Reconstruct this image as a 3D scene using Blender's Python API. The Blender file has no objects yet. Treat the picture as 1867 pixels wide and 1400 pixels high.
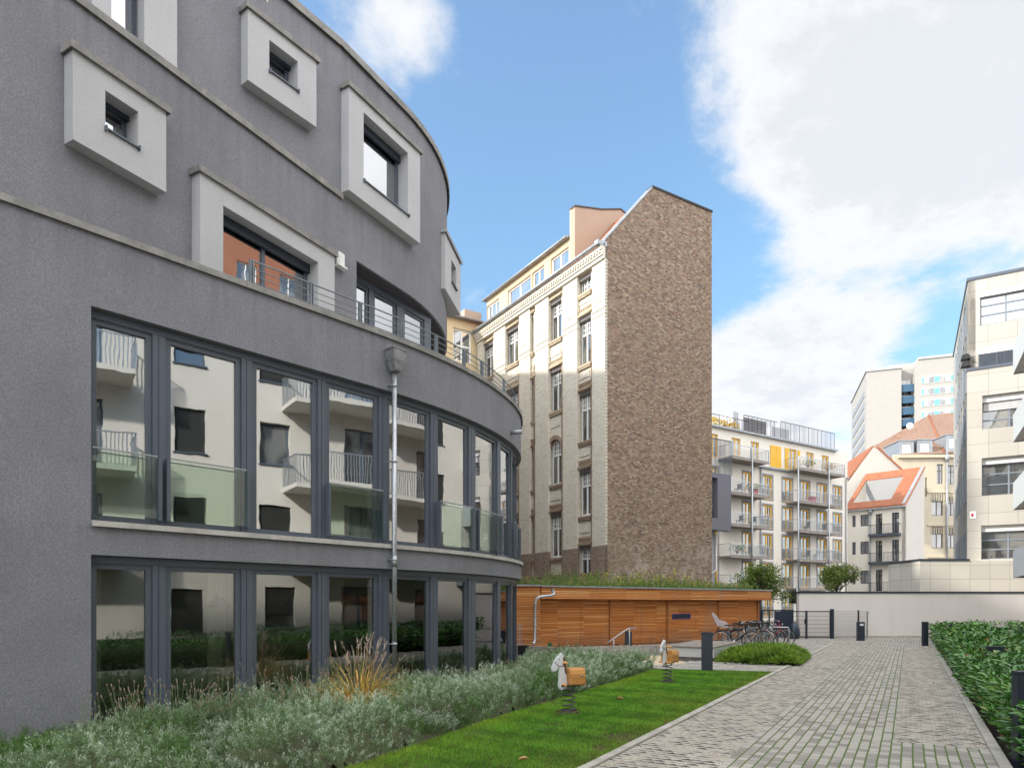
import bpy, bmesh, math, random
import numpy as np
from mathutils import Vector, Matrix
random.seed(7)
R = math.radians
sc = bpy.context.scene
col = sc.collection

# ------------------------------------------------------------------ camera
PX0, HOR, FPX, EYE = 933.5, 1102.0, 1245.0, 1.65      # measured on the photograph: centre column, eye-level row, focal length
cam_d = bpy.data.cameras.new("camera")
cam_d.sensor_width = 36.0
cam_d.lens = 36.0 * FPX / 1867.0
cam_d.shift_y = (HOR - 700.0) / 1867.0
cam_d.clip_end = 3000.0
cam = bpy.data.objects.new("camera", cam_d)
col.objects.link(cam)
cam.location = (0, 0, EYE)
cam.rotation_euler = (R(90), 0, 0)
sc.camera = cam

# ------------------------------------------------------------------ sun and sky
SUN = Vector((-0.955, -0.30, 0.0)).normalized()
ELEV = 26.0
sun_vec = Vector((SUN.x * math.cos(R(ELEV)), SUN.y * math.cos(R(ELEV)), math.sin(R(ELEV))))
sd = bpy.data.lights.new("sun", 'SUN')
sd.energy = 2.05
sd.angle = R(2.5)
sd.color = (1.0, 0.955, 0.88)
so = bpy.data.objects.new("sun", sd)
col.objects.link(so)
so.rotation_euler = sun_vec.to_track_quat('Z', 'Y').to_euler()
so.location = (-40, -12, 40)

SKY_STRENGTH = 0.15
EXPOSURE = 1.38
world = bpy.data.worlds.new("World")
sc.world = world
world.use_nodes = True
wn, wl = world.node_tree.nodes, world.node_tree.links
wn.clear()


def N(nodes, t, **kw):
    n = nodes.new(t)
    for k, v in kw.items():
        setattr(n, k, v)
    return n


def wmath(op, a, b=None, c=None, clamp=False):
    n = N(wn, 'ShaderNodeMath', operation=op, use_clamp=clamp)
    for i, x in enumerate((a, b, c)):
        if x is None:
            continue
        if isinstance(x, (int, float)):
            n.inputs[i].default_value = x
        else:
            wl.new(x, n.inputs[i])
    return n.outputs[0]


tc = N(wn, 'ShaderNodeTexCoord')
sky = N(wn, 'ShaderNodeTexSky', sky_type='NISHITA')
sky.sun_disc = False
sky.sun_elevation = R(ELEV)
sky.sun_rotation = math.atan2(SUN.x, SUN.y)
sky.air_density = 1.0
sky.dust_density = 0.6
sky.ozone_density = 1.6
sep = N(wn, 'ShaderNodeSeparateXYZ')
wl.new(tc.outputs['Generated'], sep.inputs[0])
# clouds on a flat layer overhead: direction.xy / direction.z
den = wmath('ADD', wmath('MAXIMUM', sep.outputs[2], 0.0), 0.22)
cx = wmath('DIVIDE', sep.outputs[0], den)
cy = wmath('DIVIDE', sep.outputs[1], den)
cb = N(wn, 'ShaderNodeCombineXYZ')
wl.new(cx, cb.inputs[0]); wl.new(cy, cb.inputs[1])
n1 = N(wn, 'ShaderNodeTexNoise'); n1.inputs['Scale'].default_value = 2.1
n1.inputs['Detail'].default_value = 9; n1.inputs['Roughness'].default_value = 0.62
n1.inputs['Distortion'].default_value = 0.25
wl.new(cb.outputs[0], n1.inputs['Vector'])
n2 = N(wn, 'ShaderNodeTexNoise'); n2.inputs['Scale'].default_value = 7.0
n2.inputs['Detail'].default_value = 6; n2.inputs['Roughness'].default_value = 0.7
wl.new(cb.outputs[0], n2.inputs['Vector'])
# where the banks of cloud lie (direction, tightness, amount)
BANKS = [((1760, 100), 30, .46), ((1640, 260), 50, .32), ((1820, 270), 60, .30), ((1520, 30), 90, .22), ((1480, 380), 120, .26), ((1560, 150), 90, .20), ((2150, 150), 10, .30),
         ((1400, 650), 190, .50), ((1560, 680), 190, .34), ((1640, 730), 160, .30), ((1330, 730), 190, .42), ((725, 40), 190, .42),
         ((850, 520), 260, .50), ((1180, 340), 16, -.36), ((1000, 250), 30, -.20), ((960, 420), 30, -.14),
         ((1420, 530), 160, -.40), ((1640, 560), 110, -.55), ((1820, 560), 110, -.50), ((1300, 200), 60, -.12), ((1230, 130), 200, .30), ((1120, 10), 160, .20), ((700, 60), 90, .16)]
acc = None
for pp_, k, amt in BANKS + [((.94, .34, .68), 7, .45)]:  # last bank lies out of view, added for pale reflections in the panes
    d = Vector(pp_).normalized() if len(pp_) == 3 else Vector(((pp_[0] - PX0) / FPX, 1.0, (HOR - pp_[1]) / FPX)).normalized()
    dp = N(wn, 'ShaderNodeVectorMath', operation='DOT_PRODUCT')
    wl.new(tc.outputs['Generated'], dp.inputs[0]); dp.inputs[1].default_value = d
    g = wmath('MULTIPLY', wmath('EXPONENT', wmath('MULTIPLY', wmath('SUBTRACT', dp.outputs['Value'], 1.0), float(k))), float(amt))
    acc = g if acc is None else wmath('ADD', acc, g)
dens = wmath('ADD', wmath('ADD', wmath('ADD', .47, wmath('MULTIPLY', wmath('SUBTRACT', n1.outputs[0], .5), 1.9)), wmath('MULTIPLY', wmath('SUBTRACT', n2.outputs[0], .5), .40)), acc)
mr = N(wn, 'ShaderNodeMapRange', interpolation_type='SMOOTHSTEP')
mr.inputs['From Min'].default_value = 0.52; mr.inputs['From Max'].default_value = 0.92
wl.new(dens, mr.inputs['Value'])
# cloud colour: bright rim, grey-lilac where thick
thick = N(wn, 'ShaderNodeMapRange', interpolation_type='SMOOTHSTEP')
thick.inputs['From Min'].default_value = 0.90; thick.inputs['From Max'].default_value = 1.60
wl.new(wmath('ADD', dens, wmath('MULTIPLY', wmath('SUBTRACT', n2.outputs[0], .5), 2.2)), thick.inputs['Value'])
cc = N(wn, 'ShaderNodeMix', data_type='RGBA')
cc.inputs[6].default_value = (2.58, 2.59, 2.62, 1)
cc.inputs[7].default_value = (2.22, 2.26, 2.36, 1)
wl.new(thick.outputs[0], cc.inputs[0])
mx = N(wn, 'ShaderNodeMix', data_type='RGBA')
wl.new(wmath('MULTIPLY', mr.outputs[0], 0.94), mx.inputs[0])
# the photograph's sky is a light, clear blue
tint = N(wn, 'ShaderNodeMix', data_type='RGBA', blend_type='MULTIPLY')
tint.inputs[0].default_value = 1.0
zr_ = N(wn, 'ShaderNodeValToRGB')
wl.new(sep.outputs[2], zr_.inputs[0])
for e_, (p_, c_) in zip([zr_.color_ramp.elements[0], zr_.color_ramp.elements[1], zr_.color_ramp.elements.new(.25), zr_.color_ramp.elements.new(.45)],
                        ((0.0, (.52, .60, .72)), (1.0, (.98, 1.10, .90)), (.25, (.58, .66, .70)), (.45, (.74, .84, .80)))):
    e_.position = p_; e_.color = (*c_, 1)
wl.new(zr_.outputs[0], tint.inputs[7])
wl.new(sky.outputs[0], tint.inputs[6])
wl.new(tint.outputs[2], mx.inputs[6]); wl.new(cc.outputs[2], mx.inputs[7])
# bright cloud added behind the viewer and overhead, out of view, as fill light
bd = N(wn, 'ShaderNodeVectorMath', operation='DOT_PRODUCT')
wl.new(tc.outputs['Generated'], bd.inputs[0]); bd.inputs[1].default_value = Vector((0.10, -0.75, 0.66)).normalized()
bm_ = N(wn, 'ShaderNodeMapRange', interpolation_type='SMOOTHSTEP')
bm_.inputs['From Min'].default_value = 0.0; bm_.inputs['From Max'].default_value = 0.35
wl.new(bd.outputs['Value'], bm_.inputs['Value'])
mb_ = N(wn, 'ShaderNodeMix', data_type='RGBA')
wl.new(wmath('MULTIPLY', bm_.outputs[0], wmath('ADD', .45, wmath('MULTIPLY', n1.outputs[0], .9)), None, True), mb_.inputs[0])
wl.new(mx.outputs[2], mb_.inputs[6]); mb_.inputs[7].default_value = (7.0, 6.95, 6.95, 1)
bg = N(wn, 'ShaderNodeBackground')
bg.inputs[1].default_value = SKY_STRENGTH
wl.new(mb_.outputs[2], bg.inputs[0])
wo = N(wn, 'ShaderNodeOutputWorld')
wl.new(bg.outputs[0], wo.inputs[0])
sc.view_settings.view_transform = 'Standard'
sc.view_settings.look = 'None'
sc.view_settings.exposure = EXPOSURE
sc.view_settings.gamma = 1.0
sc.render.film_transparent = False
sc.cycles.max_bounces = 7
sc.cycles.transparent_max_bounces = 14
sc.cycles.use_denoising = True


# ------------------------------------------------------------------ helpers: tags, meshes
def tag(o, label=None, cat=None, group=None, kind=None):
    if label: o["label"] = label
    if cat: o["category"] = cat
    if group: o["group"] = group
    if kind: o["kind"] = kind
    return o


def empty(name, loc, rz=0.0, **kw):
    o = bpy.data.objects.new(name, None)
    col.objects.link(o)
    o.location = loc
    o.rotation_euler = (0, 0, rz)
    o.empty_display_size = 0.3
    return tag(o, **kw)


def copy_tree(o, parent=None):
    c = o.copy(); col.objects.link(c)
    if parent is not None:
        c.parent = parent
        c.matrix_parent_inverse = o.matrix_parent_inverse
    for ch in [x for x in KIDS.get(o.name, [])]:
        copy_tree(ch, c)
    return c


KIDS = {}


def attach(o, parent):
    """parent whose parts were modelled in world coordinates"""
    if parent is None:
        return o
    o.parent = parent
    KIDS.setdefault(parent.name, []).append(o)
    if parent.type == 'EMPTY':
        o.matrix_parent_inverse = (Matrix.Translation(parent.location) @ parent.rotation_euler.to_matrix().to_4x4()).inverted()
    return o


class Frame:
    """plane of a wall: s runs left to right as seen from outside, d outwards, z up"""
    def __init__(f, x, y, heading):
        f.x, f.y = x, y
        a = R(heading)
        f.t = (math.sin(a), math.cos(a)); f.n = (math.cos(a), -math.sin(a))

    def __call__(f, s, d, z):
        return (f.x + f.t[0] * s + f.n[0] * d, f.y + f.t[1] * s + f.n[1] * d, z)

    def s(f, px, d=0.0):                      # wall coordinate of a photograph column
        k = (px - PX0) / FPX
        ox, oy = f.x + f.n[0] * d, f.y + f.n[1] * d
        return (k * oy - ox) / (f.t[0] - k * f.t[1])

    def z(f, px, py, d=0.0):                  # height of a photograph point on the wall
        Y = f(f.s(px, d), d, 0)[1]
        return EYE + (HOR - py) / FPX * Y


class Curve:
    """vertical wall following a plan curve given as (start, heading, [(length, heading change per metre)])"""
    def __init__(c, x, y, heading, runs, step=0.05):
        c.p = [(x, y)]; c.h = [heading]; h = heading
        for L, k in runs:
            n = int(round(L / step))
            for _ in range(n):
                h += k * step
                x += math.sin(R(h)) * step; y += math.cos(R(h)) * step
                c.p.append((x, y)); c.h.append(h)
        c.step = step; c.L = step * (len(c.p) - 1)

    def at(c, s):
        i = max(0, min(len(c.p) - 2, int(s / c.step)))
        f = s / c.step - i
        x = c.p[i][0] + (c.p[i + 1][0] - c.p[i][0]) * f
        y = c.p[i][1] + (c.p[i + 1][1] - c.p[i][1]) * f
        f = max(0, min(1, f))
        return x, y, c.h[i] + (c.h[i + 1] - c.h[i]) * f

    def __call__(c, s, d, z):
        x, y, h = c.at(s)
        return (x + math.cos(R(h)) * d, y - math.sin(R(h)) * d, z)

    def s(c, px, d=0.0):
        k = (px - PX0) / FPX
        prev = None
        i = 0.0
        while i <= c.L:
            p = c(i, d, 0)
            if p[1] > 2.0:
                v = p[0] - k * p[1]
                if prev is not None and prev[1] < 0 <= v:
                    return prev[0] + (i - prev[0]) * (-prev[1]) / (v - prev[1])
                prev = (i, v)
            i += c.step
        return c.L

    def z(c, px, py, d=0.0):
        return EYE + (HOR - py) / FPX * c(c.s(px, d), d, 0)[1]


def I3(x, y, z):
    return (x, y, z)


class MB:
    def __init__(m):
        m.v, m.f, m.m, m.sm = [], [], [], []

    def poly(m, pts, mat=0, sm=False):
        b = len(m.v)
        m.v.extend(tuple(p) for p in pts)
        m.f.append(tuple(range(b, b + len(pts)))); m.m.append(mat); m.sm.append(sm)

    def box(m, M, s0, s1, d0, d1, z0, z1, mat=0):
        b = len(m.v)
        for z in (z0, z1):
            for s, d in ((s0, d0), (s1, d0), (s1, d1), (s0, d1)):
                m.v.append(tuple(M(s, d, z)))
        for q in ((0, 1, 2, 3), (4, 5, 6, 7), (0, 1, 5, 4), (1, 2, 6, 5), (2, 3, 7, 6), (3, 0, 4, 7)):
            m.f.append(tuple(b + i for i in q)); m.m.append(mat); m.sm.append(False)

    def run(m, M, s0, s1, d0, d1, z0, z1, mat=0, step=0.25):
        """box following a curved wall"""
        n = max(1, int(math.ceil((s1 - s0) / step)))
        b = len(m.v)
        for i in range(n + 1):
            s = s0 + (s1 - s0) * i / n
            for d, z in ((d0, z0), (d1, z0), (d1, z1), (d0, z1)):
                m.v.append(tuple(M(s, d, z)))
        for i in range(n):
            for k in range(4):
                a, c = b + i * 4 + k, b + i * 4 + (k + 1) % 4
                m.f.append((a, c, c + 4, a + 4)); m.m.append(mat); m.sm.append(False)
        for e in (b, b + n * 4):
            m.f.append((e, e + 1, e + 2, e + 3)); m.m.append(mat); m.sm.append(False)

    def tube(m, pts, r, seg=8, mat=0, closed=False, sm=True):
        pts = [Vector(p) for p in pts]
        rs = r if isinstance(r, (list, tuple)) else [r] * len(pts)
        b = len(m.v); n = len(pts)
        up = None
        for i, p in enumerate(pts):
            if closed:
                t = pts[(i + 1) % n] - pts[i - 1]
            else:
                t = pts[min(i + 1, n - 1)] - pts[max(i - 1, 0)]
            t = t.normalized() if t.length > 1e-9 else Vector((0, 0, 1))
            if up is None:
                up = Vector((0, 0, 1)) if abs(t.z) < 0.9 else Vector((1, 0, 0))
            a = (up - t * up.dot(t))
            a = a.normalized() if a.length > 1e-6 else t.orthogonal().normalized()
            up = a
            c = t.cross(a)
            for k in range(seg):
                w = 2 * math.pi * k / seg
                m.v.append(tuple(p + (a * math.cos(w) + c * math.sin(w)) * rs[i]))
        for i in range(n if closed else n - 1):
            j = (i + 1) % n
            for k in range(seg):
                q = (b + i * seg + k, b + i * seg + (k + 1) % seg, b + j * seg + (k + 1) % seg, b + j * seg + k)
                m.f.append(q); m.m.append(mat); m.sm.append(sm)
        if not closed:
            for e in (0, n - 1):
                m.f.append(tuple(b + e * seg + k for k in range(seg))); m.m.append(mat); m.sm.append(False)

    def lathe(m, c, prof, seg=20, mat=0, sm=True, axis=None):
        """prof: (radius, height) pairs round a vertical axis through c"""
        b = len(m.v); c = Vector(c)
        for r, z in prof:
            for k in range(seg):
                w = 2 * math.pi * k / seg
                q = Vector((r * math.cos(w), r * math.sin(w), z))
                if axis == 'x': q = Vector((q.z, q.x, q.y))
                if axis == 'y': q = Vector((q.x, q.z, q.y))
                m.v.append(tuple(c + q))
        for i in range(len(prof) - 1):
            for k in range(seg):
                m.f.append((b + i * seg + k, b + i * seg + (k + 1) % seg, b + (i + 1) * seg + (k + 1) % seg, b + (i + 1) * seg + k))
                m.m.append(mat); m.sm.append(sm)
        for e in (0, len(prof) - 1):
            if prof[e][0] > 1e-4:
                m.f.append(tuple(b + e * seg + k for k in range(seg))); m.m.append(mat); m.sm.append(False)

    def prism(m, M, pts, d0, d1, mat=0):
        """(s,z) outline pushed from d0 to d1"""
        b = len(m.v); n = len(pts)
        for d in (d0, d1):
            for s, z in pts:
                m.v.append(tuple(M(s, d, z)))
        m.f.append(tuple(range(b, b + n))); m.f.append(tuple(range(b + n, b + 2 * n)))
        m.m += [mat, mat]; m.sm += [False, False]
        for i in range(n):
            j = (i + 1) % n
            m.f.append((b + i, b + j, b + n + j, b + n + i)); m.m.append(mat); m.sm.append(False)

    def slab(m, pts, z0, z1, mat=0):
        """(x,y) outline between two heights"""
        m.prism(lambda s, d, z: (s, z, d), pts, z0, z1, mat)

    def wall(m, M, S, Z, holes, d=0.0, t=0.3, mat=0):
        """wall with rectangular openings (sa, sb, za, zb) and real reveals"""
        S = sorted(set(round(x, 5) for x in list(S) + [h[0] for h in holes] + [h[1] for h in holes]))
        Z = sorted(set(round(x, 5) for x in list(Z) + [h[2] for h in holes] + [h[3] for h in holes]))

        def solid(i, j):
            if i < 0 or j < 0 or i >= len(S) - 1 or j >= len(Z) - 1:
                return False
            s, z = (S[i] + S[i + 1]) / 2, (Z[j] + Z[j + 1]) / 2
            return not any(h[0] < s < h[1] and h[2] < z < h[3] for h in holes)
        e = d - t
        for i in range(len(S) - 1):
            for j in range(len(Z) - 1):
                if not solid(i, j):
                    continue
                a, b, c, f = S[i], S[i + 1], Z[j], Z[j + 1]
                m.poly([M(a, d, c), M(b, d, c), M(b, d, f), M(a, d, f)], mat)
                m.poly([M(a, e, c), M(b, e, c), M(b, e, f), M(a, e, f)], mat)
                if not solid(i - 1, j): m.poly([M(a, d, c), M(a, e, c), M(a, e, f), M(a, d, f)], mat)
                if not solid(i + 1, j): m.poly([M(b, d, c), M(b, e, c), M(b, e, f), M(b, d, f)], mat)
                if not solid(i, j - 1): m.poly([M(a, d, c), M(b, d, c), M(b, e, c), M(a, e, c)], mat)
                if not solid(i, j + 1): m.poly([M(a, d, f), M(b, d, f), M(b, e, f), M(a, e, f)], mat)

    def build(m, name, mats, parent=None, bevel=0.0, weld=True, smooth_all=False):
        if not isinstance(mats, (list, tuple)):
            mats = [mats]
        me = bpy.data.meshes.new(name)
        me.from_pydata(m.v, [], m.f)
        me.polygons.foreach_set('material_index', m.m)
        me.polygons.foreach_set('use_smooth', [True] * len(m.f) if smooth_all else m.sm)
        for mt in mats:
            me.materials.append(mt)
        if len(m.f) < 30000:
            bm = bmesh.new(); bm.from_mesh(me)
            if weld:
                bmesh.ops.remove_doubles(bm, verts=bm.verts, dist=0.0004)
            if bevel:
                bmesh.ops.bevel(bm, geom=[e for e in bm.edges if len(e.link_faces) == 2 and e.calc_face_angle(0) > 0.6], offset=bevel, segments=2, affect='EDGES')
            bmesh.ops.recalc_face_normals(bm, faces=bm.faces)
            bm.to_mesh(me); bm.free()
        me.update()
        # metric box-projected UVs
        uv = me.uv_layers.new(name='UVMap')
        buf = np.empty(len(me.loops) * 2, dtype=np.float32)
        vs = me.vertices
        for p in me.polygons:
            n = p.normal
            h = math.hypot(n.x, n.y)
            if abs(n.z) > 0.92 or h < 1e-6:
                for li in p.loop_indices:
                    c = vs[me.loops[li].vertex_index].co
                    buf[li * 2] = c.x; buf[li * 2 + 1] = c.y
            else:
                tx, ty = -n.y / h, n.x / h
                if abs(n.z) > 0.2:
                    k = 1 / h
                else:
                    k = 1.0
                for li in p.loop_indices:
                    c = vs[me.loops[li].vertex_index].co
                    buf[li * 2] = c.x * tx + c.y * ty; buf[li * 2 + 1] = c.z * k
        uv.data.foreach_set('uv', buf)
        o = bpy.data.objects.new(name, me)
        col.objects.link(o)
        attach(o, parent)
        return o


# ------------------------------------------------------------------ materials
class NT:
    def __init__(s, name):
        s.mat = bpy.data.materials.new(name); s.mat.use_nodes = True
        s.n, s.l = s.mat.node_tree.nodes, s.mat.node_tree.links
        s.p = s.n['Principled BSDF']; s.out = s.n['Material Output']
        s.tc = s.n.new('ShaderNodeTexCoord')

    def set(s, sock, v):
        if hasattr(v, 'links') or isinstance(v, bpy.types.NodeSocket):
            s.l.new(v, sock)
        else:
            sock.default_value = v

    def math(s, op, a, b=None, c=None, clamp=False):
        n = s.n.new('ShaderNodeMath'); n.operation = op; n.use_clamp = clamp
        for i, x in enumerate((a, b, c)):
            if x is not None: s.set(n.inputs[i], x)
        return n.outputs[0]

    def noise(s, scale, detail=3, rough=.55, vec=None, dist=0.0, which=0):
        n = s.n.new('ShaderNodeTexNoise')
        n.inputs['Scale'].default_value = scale; n.inputs['Detail'].default_value = detail
        n.inputs['Roughness'].default_value = rough; n.inputs['Distortion'].default_value = dist
        s.l.new(vec if vec is not None else s.tc.outputs['Object'], n.inputs['Vector'])
        return n.outputs[which]

    def ramp(s, fac, stops, mode='LINEAR'):
        n = s.n.new('ShaderNodeValToRGB'); s.l.new(fac, n.inputs[0])
        r = n.color_ramp; r.interpolation = mode
        while len(r.elements) < len(stops): r.elements.new(0.5)
        for e, (p, c) in zip(r.elements, stops):
            e.position = p; e.color = (c[0], c[1], c[2], 1) if not isinstance(c, (int, float)) else (c, c, c, 1)
        return n.outputs[0]

    def mix(s, fac, a, b, mode='MIX'):
        n = s.n.new('ShaderNodeMix'); n.data_type = 'RGBA'; n.blend_type = mode
        s.set(n.inputs[0], fac)
        for k, x in ((6, a), (7, b)):
            if isinstance(x, (tuple, list)): n.inputs[k].default_value = (x[0], x[1], x[2], 1)
            else: s.l.new(x, n.inputs[k])
        return n.outputs[2]

    def vscale(s, v, sc3):
        n = s.n.new('ShaderNodeVectorMath'); n.operation = 'MULTIPLY'
        s.l.new(v, n.inputs[0]); n.inputs[1].default_value = sc3
        return n.outputs[0]

    def sep(s, v):
        n = s.n.new('ShaderNodeSeparateXYZ'); s.l.new(v, n.inputs[0]); return n.outputs

    def comb(s, x, y, z=0.0):
        n = s.n.new('ShaderNodeCombineXYZ')
        for i, q in enumerate((x, y, z)): s.set(n.inputs[i], q)
        return n.outputs[0]

    def white(s, v):
        n = s.n.new('ShaderNodeTexWhiteNoise'); n.noise_dimensions = '3D'; s.l.new(v, n.inputs['Vector']); return n.outputs

    def bump(s, h, strength=.3, dist=.01):
        n = s.n.new('ShaderNodeBump'); n.inputs['Strength'].default_value = strength; n.inputs['Distance'].default_value = dist
        s.l.new(h, n.inputs['Height']); s.l.new(n.outputs[0], s.p.inputs['Normal']); return n.outputs[0]

    def base(s, c): s.set(s.p.inputs['Base Color'], (c[0], c[1], c[2], 1) if isinstance(c, (tuple, list)) else c)
    def rough(s, r): s.set(s.p.inputs['Roughness'], r)
    def metal(s, r): s.set(s.p.inputs['Metallic'], r)
    def spec(s, r): s.set(s.p.inputs['Specular IOR Level'], r)


def mul(c, k): return tuple(x * k for x in c)


def stucco(name, c, grain=0.10, bump=.5, scale=90, var=.12, streak=.0, ledges=()):
    m = NT(name)
    big = m.noise(.9, 4, .6)
    cc = m.mix(m.ramp(big, [(.35, 0), (.65, 1)]), mul(c, 1 - var), mul(c, 1 + var * .6))
    gr = m.noise(scale, 2, .6)
    cc = m.mix(m.ramp(gr, [(.35, 0), (.7, 1)]), m.mix(.5, cc, mul(c, 1 - grain * 3)), cc)
    if streak:
        st = m.noise(1.0, 5, .65, m.vscale(m.tc.outputs['Object'], (2.2, 2.2, .12)))
        cc = m.mix(m.math('MULTIPLY', m.ramp(st, [(.5, 0), (.75, 1)]), streak), cc, mul(c, .6))
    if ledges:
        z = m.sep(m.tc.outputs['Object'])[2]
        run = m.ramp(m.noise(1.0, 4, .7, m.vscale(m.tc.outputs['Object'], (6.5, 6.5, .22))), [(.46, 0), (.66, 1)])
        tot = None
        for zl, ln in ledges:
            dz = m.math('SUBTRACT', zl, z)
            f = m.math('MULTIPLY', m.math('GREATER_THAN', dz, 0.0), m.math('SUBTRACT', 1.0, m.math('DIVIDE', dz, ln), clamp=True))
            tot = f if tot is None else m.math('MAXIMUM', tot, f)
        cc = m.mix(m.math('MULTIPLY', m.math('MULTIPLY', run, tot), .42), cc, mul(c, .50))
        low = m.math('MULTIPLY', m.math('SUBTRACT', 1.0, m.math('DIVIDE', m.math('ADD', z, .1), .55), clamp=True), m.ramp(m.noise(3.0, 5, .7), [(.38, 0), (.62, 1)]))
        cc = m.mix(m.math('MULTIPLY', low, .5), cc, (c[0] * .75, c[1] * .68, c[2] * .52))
    m.base(cc); m.rough(.92); m.spec(.25)
    m.bump(m.noise(scale * .8, 3, .6), bump, .006)
    return m.mat


def plain(name, c, rough=.5, metal=0.0, var=.08, scale=6, spec=.5, bump=0.0):
    m = NT(name)
    n = m.noise(scale, 4, .6)
    m.base(m.mix(m.ramp(n, [(.3, 0), (.7, 1)]), mul(c, 1 - var), mul(c, 1 + var)))
    m.rough(m.math('ADD', rough - .05, m.math('MULTIPLY', n, .1))); m.metal(metal); m.spec(spec)
    if bump: m.bump(m.noise(scale * 8, 3), bump, .004)
    return m.mat


def weathered(name, c, c2, scale=3.0, rough=.75, metal=0.0):
    m = NT(name)
    a = m.noise(scale, 6, .7, dist=.4)
    b = m.noise(scale * 6, 4, .7)
    f = m.math('ADD', m.math('MULTIPLY', a, .7), m.math('MULTIPLY', b, .3))
    m.base(m.mix(m.ramp(f, [(.40, 0), (.60, 1)]), c, c2)); m.rough(rough); m.metal(metal)
    m.bump(b, .25, .006)
    return m.mat


def bricks(name, cols, mortar, bw=.25, bh=.077, mw=.012, var=.25, rough=.85, offset=.5, bump=.5, wob=.0, stain=None, spec=.3, big=.15):
    """running bond with a colour of its own for each brick, in metres on the wall"""
    m = NT(name)
    uv = m.sep(m.tc.outputs['UV'])
    u, v = uv[0], uv[1]
    if wob:
        nz = m.noise(3.0, 2)
        v = m.math('ADD', v, m.math('MULTIPLY', m.math('SUBTRACT', nz, .5), wob))
    vr = m.math('DIVIDE', v, bh)
    row = m.math('FLOOR', vr)
    fv = m.math('MULTIPLY', m.math('SUBTRACT', vr, row), bh)
    ur = m.math('ADD', m.math('DIVIDE', u, bw), m.math('MULTIPLY', m.math('MODULO', m.math('ABSOLUTE', row), 2.0), offset))
    cl = m.math('FLOOR', ur)
    fu = m.math('MULTIPLY', m.math('SUBTRACT', ur, cl), bw)
    wnz = m.white(m.comb(cl, row, 3.7))
    c = m.ramp(wnz[0], [(i / max(1, len(cols) - 1), k) for i, k in enumerate(cols)], 'LINEAR')
    sepc = m.sep(wnz[1])
    c = m.mix(m.math('MULTIPLY', sepc[1], var), c, mul(cols[0], .55))
    nb = m.noise(.55, 5, .65)
    c = m.mix(m.math('MULTIPLY', m.ramp(nb, [(.4, 0), (.7, 1)]), big), c, mul(cols[len(cols) // 2], .55))
    fine = m.noise(40, 3, .7)
    c = m.mix(m.math('MULTIPLY', fine, .25), c, mul(cols[0], .7))
    e1 = m.math('MINIMUM', fv, m.math('SUBTRACT', bh, fv))
    e2 = m.math('MINIMUM', fu, m.math('SUBTRACT', bw, fu))
    e = m.math('MINIMUM', e1, e2)
    mk = m.math('DIVIDE', e, mw, clamp=True)
    mk = m.ramp(mk, [(.35, 0), (.65, 1)])
    if stain is not None:
        zc, c3 = stain
        st = m.noise(1.3, 5, .7)
        fz = m.math('SUBTRACT', 1.0, m.math('DIVIDE', m.math('SUBTRACT', m.sep(m.tc.outputs['Object'])[2], zc - 1.5), 2.5), clamp=True)
        f = m.math('MULTIPLY', fz, m.ramp(st, [(.5, 0), (.62, 1)]))
        c = m.mix(m.math('MULTIPLY', f, .6), c, c3)
    m.base(m.mix(mk, mortar, c)); m.rough(rough); m.spec(spec)
    m.bump(m.math('ADD', m.math('MULTIPLY', mk, 1.0), m.math('MULTIPLY', fine, .3)), bump, .012)
    return m.mat


def glass(name, refl=.35, tint=(.75, .8, .8), wave=.06, gloss=(.95, .97, 1.0), kf=1.0):
    m = NT(name)
    lw = m.n.new('ShaderNodeFresnel'); lw.inputs[0].default_value = 1.5
    f = m.math('MINIMUM', m.math('ADD', m.math('MULTIPLY', lw.outputs[0], kf * (1.0 - refl)), refl), 1.0)
    g = m.n.new('ShaderNodeBsdfGlossy'); g.inputs['Roughness'].default_value = 0.0
    g.inputs['Color'].default_value = (*gloss, 1)
    t = m.n.new('ShaderNodeBsdfTransparent'); t.inputs['Color'].default_value = (*tint, 1)
    b = m.n.new('ShaderNodeBump'); b.inputs['Strength'].default_value = wave; b.inputs['Distance'].default_value = .02
    m.l.new(m.noise(1.6, 2, .5), b.inputs['Height']); m.l.new(b.outputs[0], g.inputs['Normal'])
    mx = m.n.new('ShaderNodeMixShader')
    m.l.new(f, mx.inputs[0]); m.l.new(t.outputs[0], mx.inputs[1]); m.l.new(g.outputs[0], mx.inputs[2])
    m.l.new(mx.outputs[0], m.out.inputs[0])
    return m.mat


def farglass(name, c=(.05, .055, .06), refl=.22):
    """far window: dark room behind, curtains here and there, a sheen of sky"""
    m = NT(name)
    uvn = m.noise(.9, 2, .5, m.vscale(m.tc.outputs['Object'], (1.2, 1.2, .5)))
    cc = m.mix(m.ramp(uvn, [(.50, 0), (.60, 1)]), c, (.20, .20, .19))
    m.base(cc); m.rough(.08); m.spec(.8)
    g = m.n.new('ShaderNodeBsdfGlossy'); g.inputs['Roughness'].default_value = .02
    mx = m.n.new('ShaderNodeMixShader'); mx.inputs[0].default_value = refl
    m.l.new(m.p.outputs[0], mx.inputs[1]); m.l.new(g.outputs[0], mx.inputs[2]); m.l.new(mx.outputs[0], m.out.inputs[0])
    return m.mat


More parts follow.
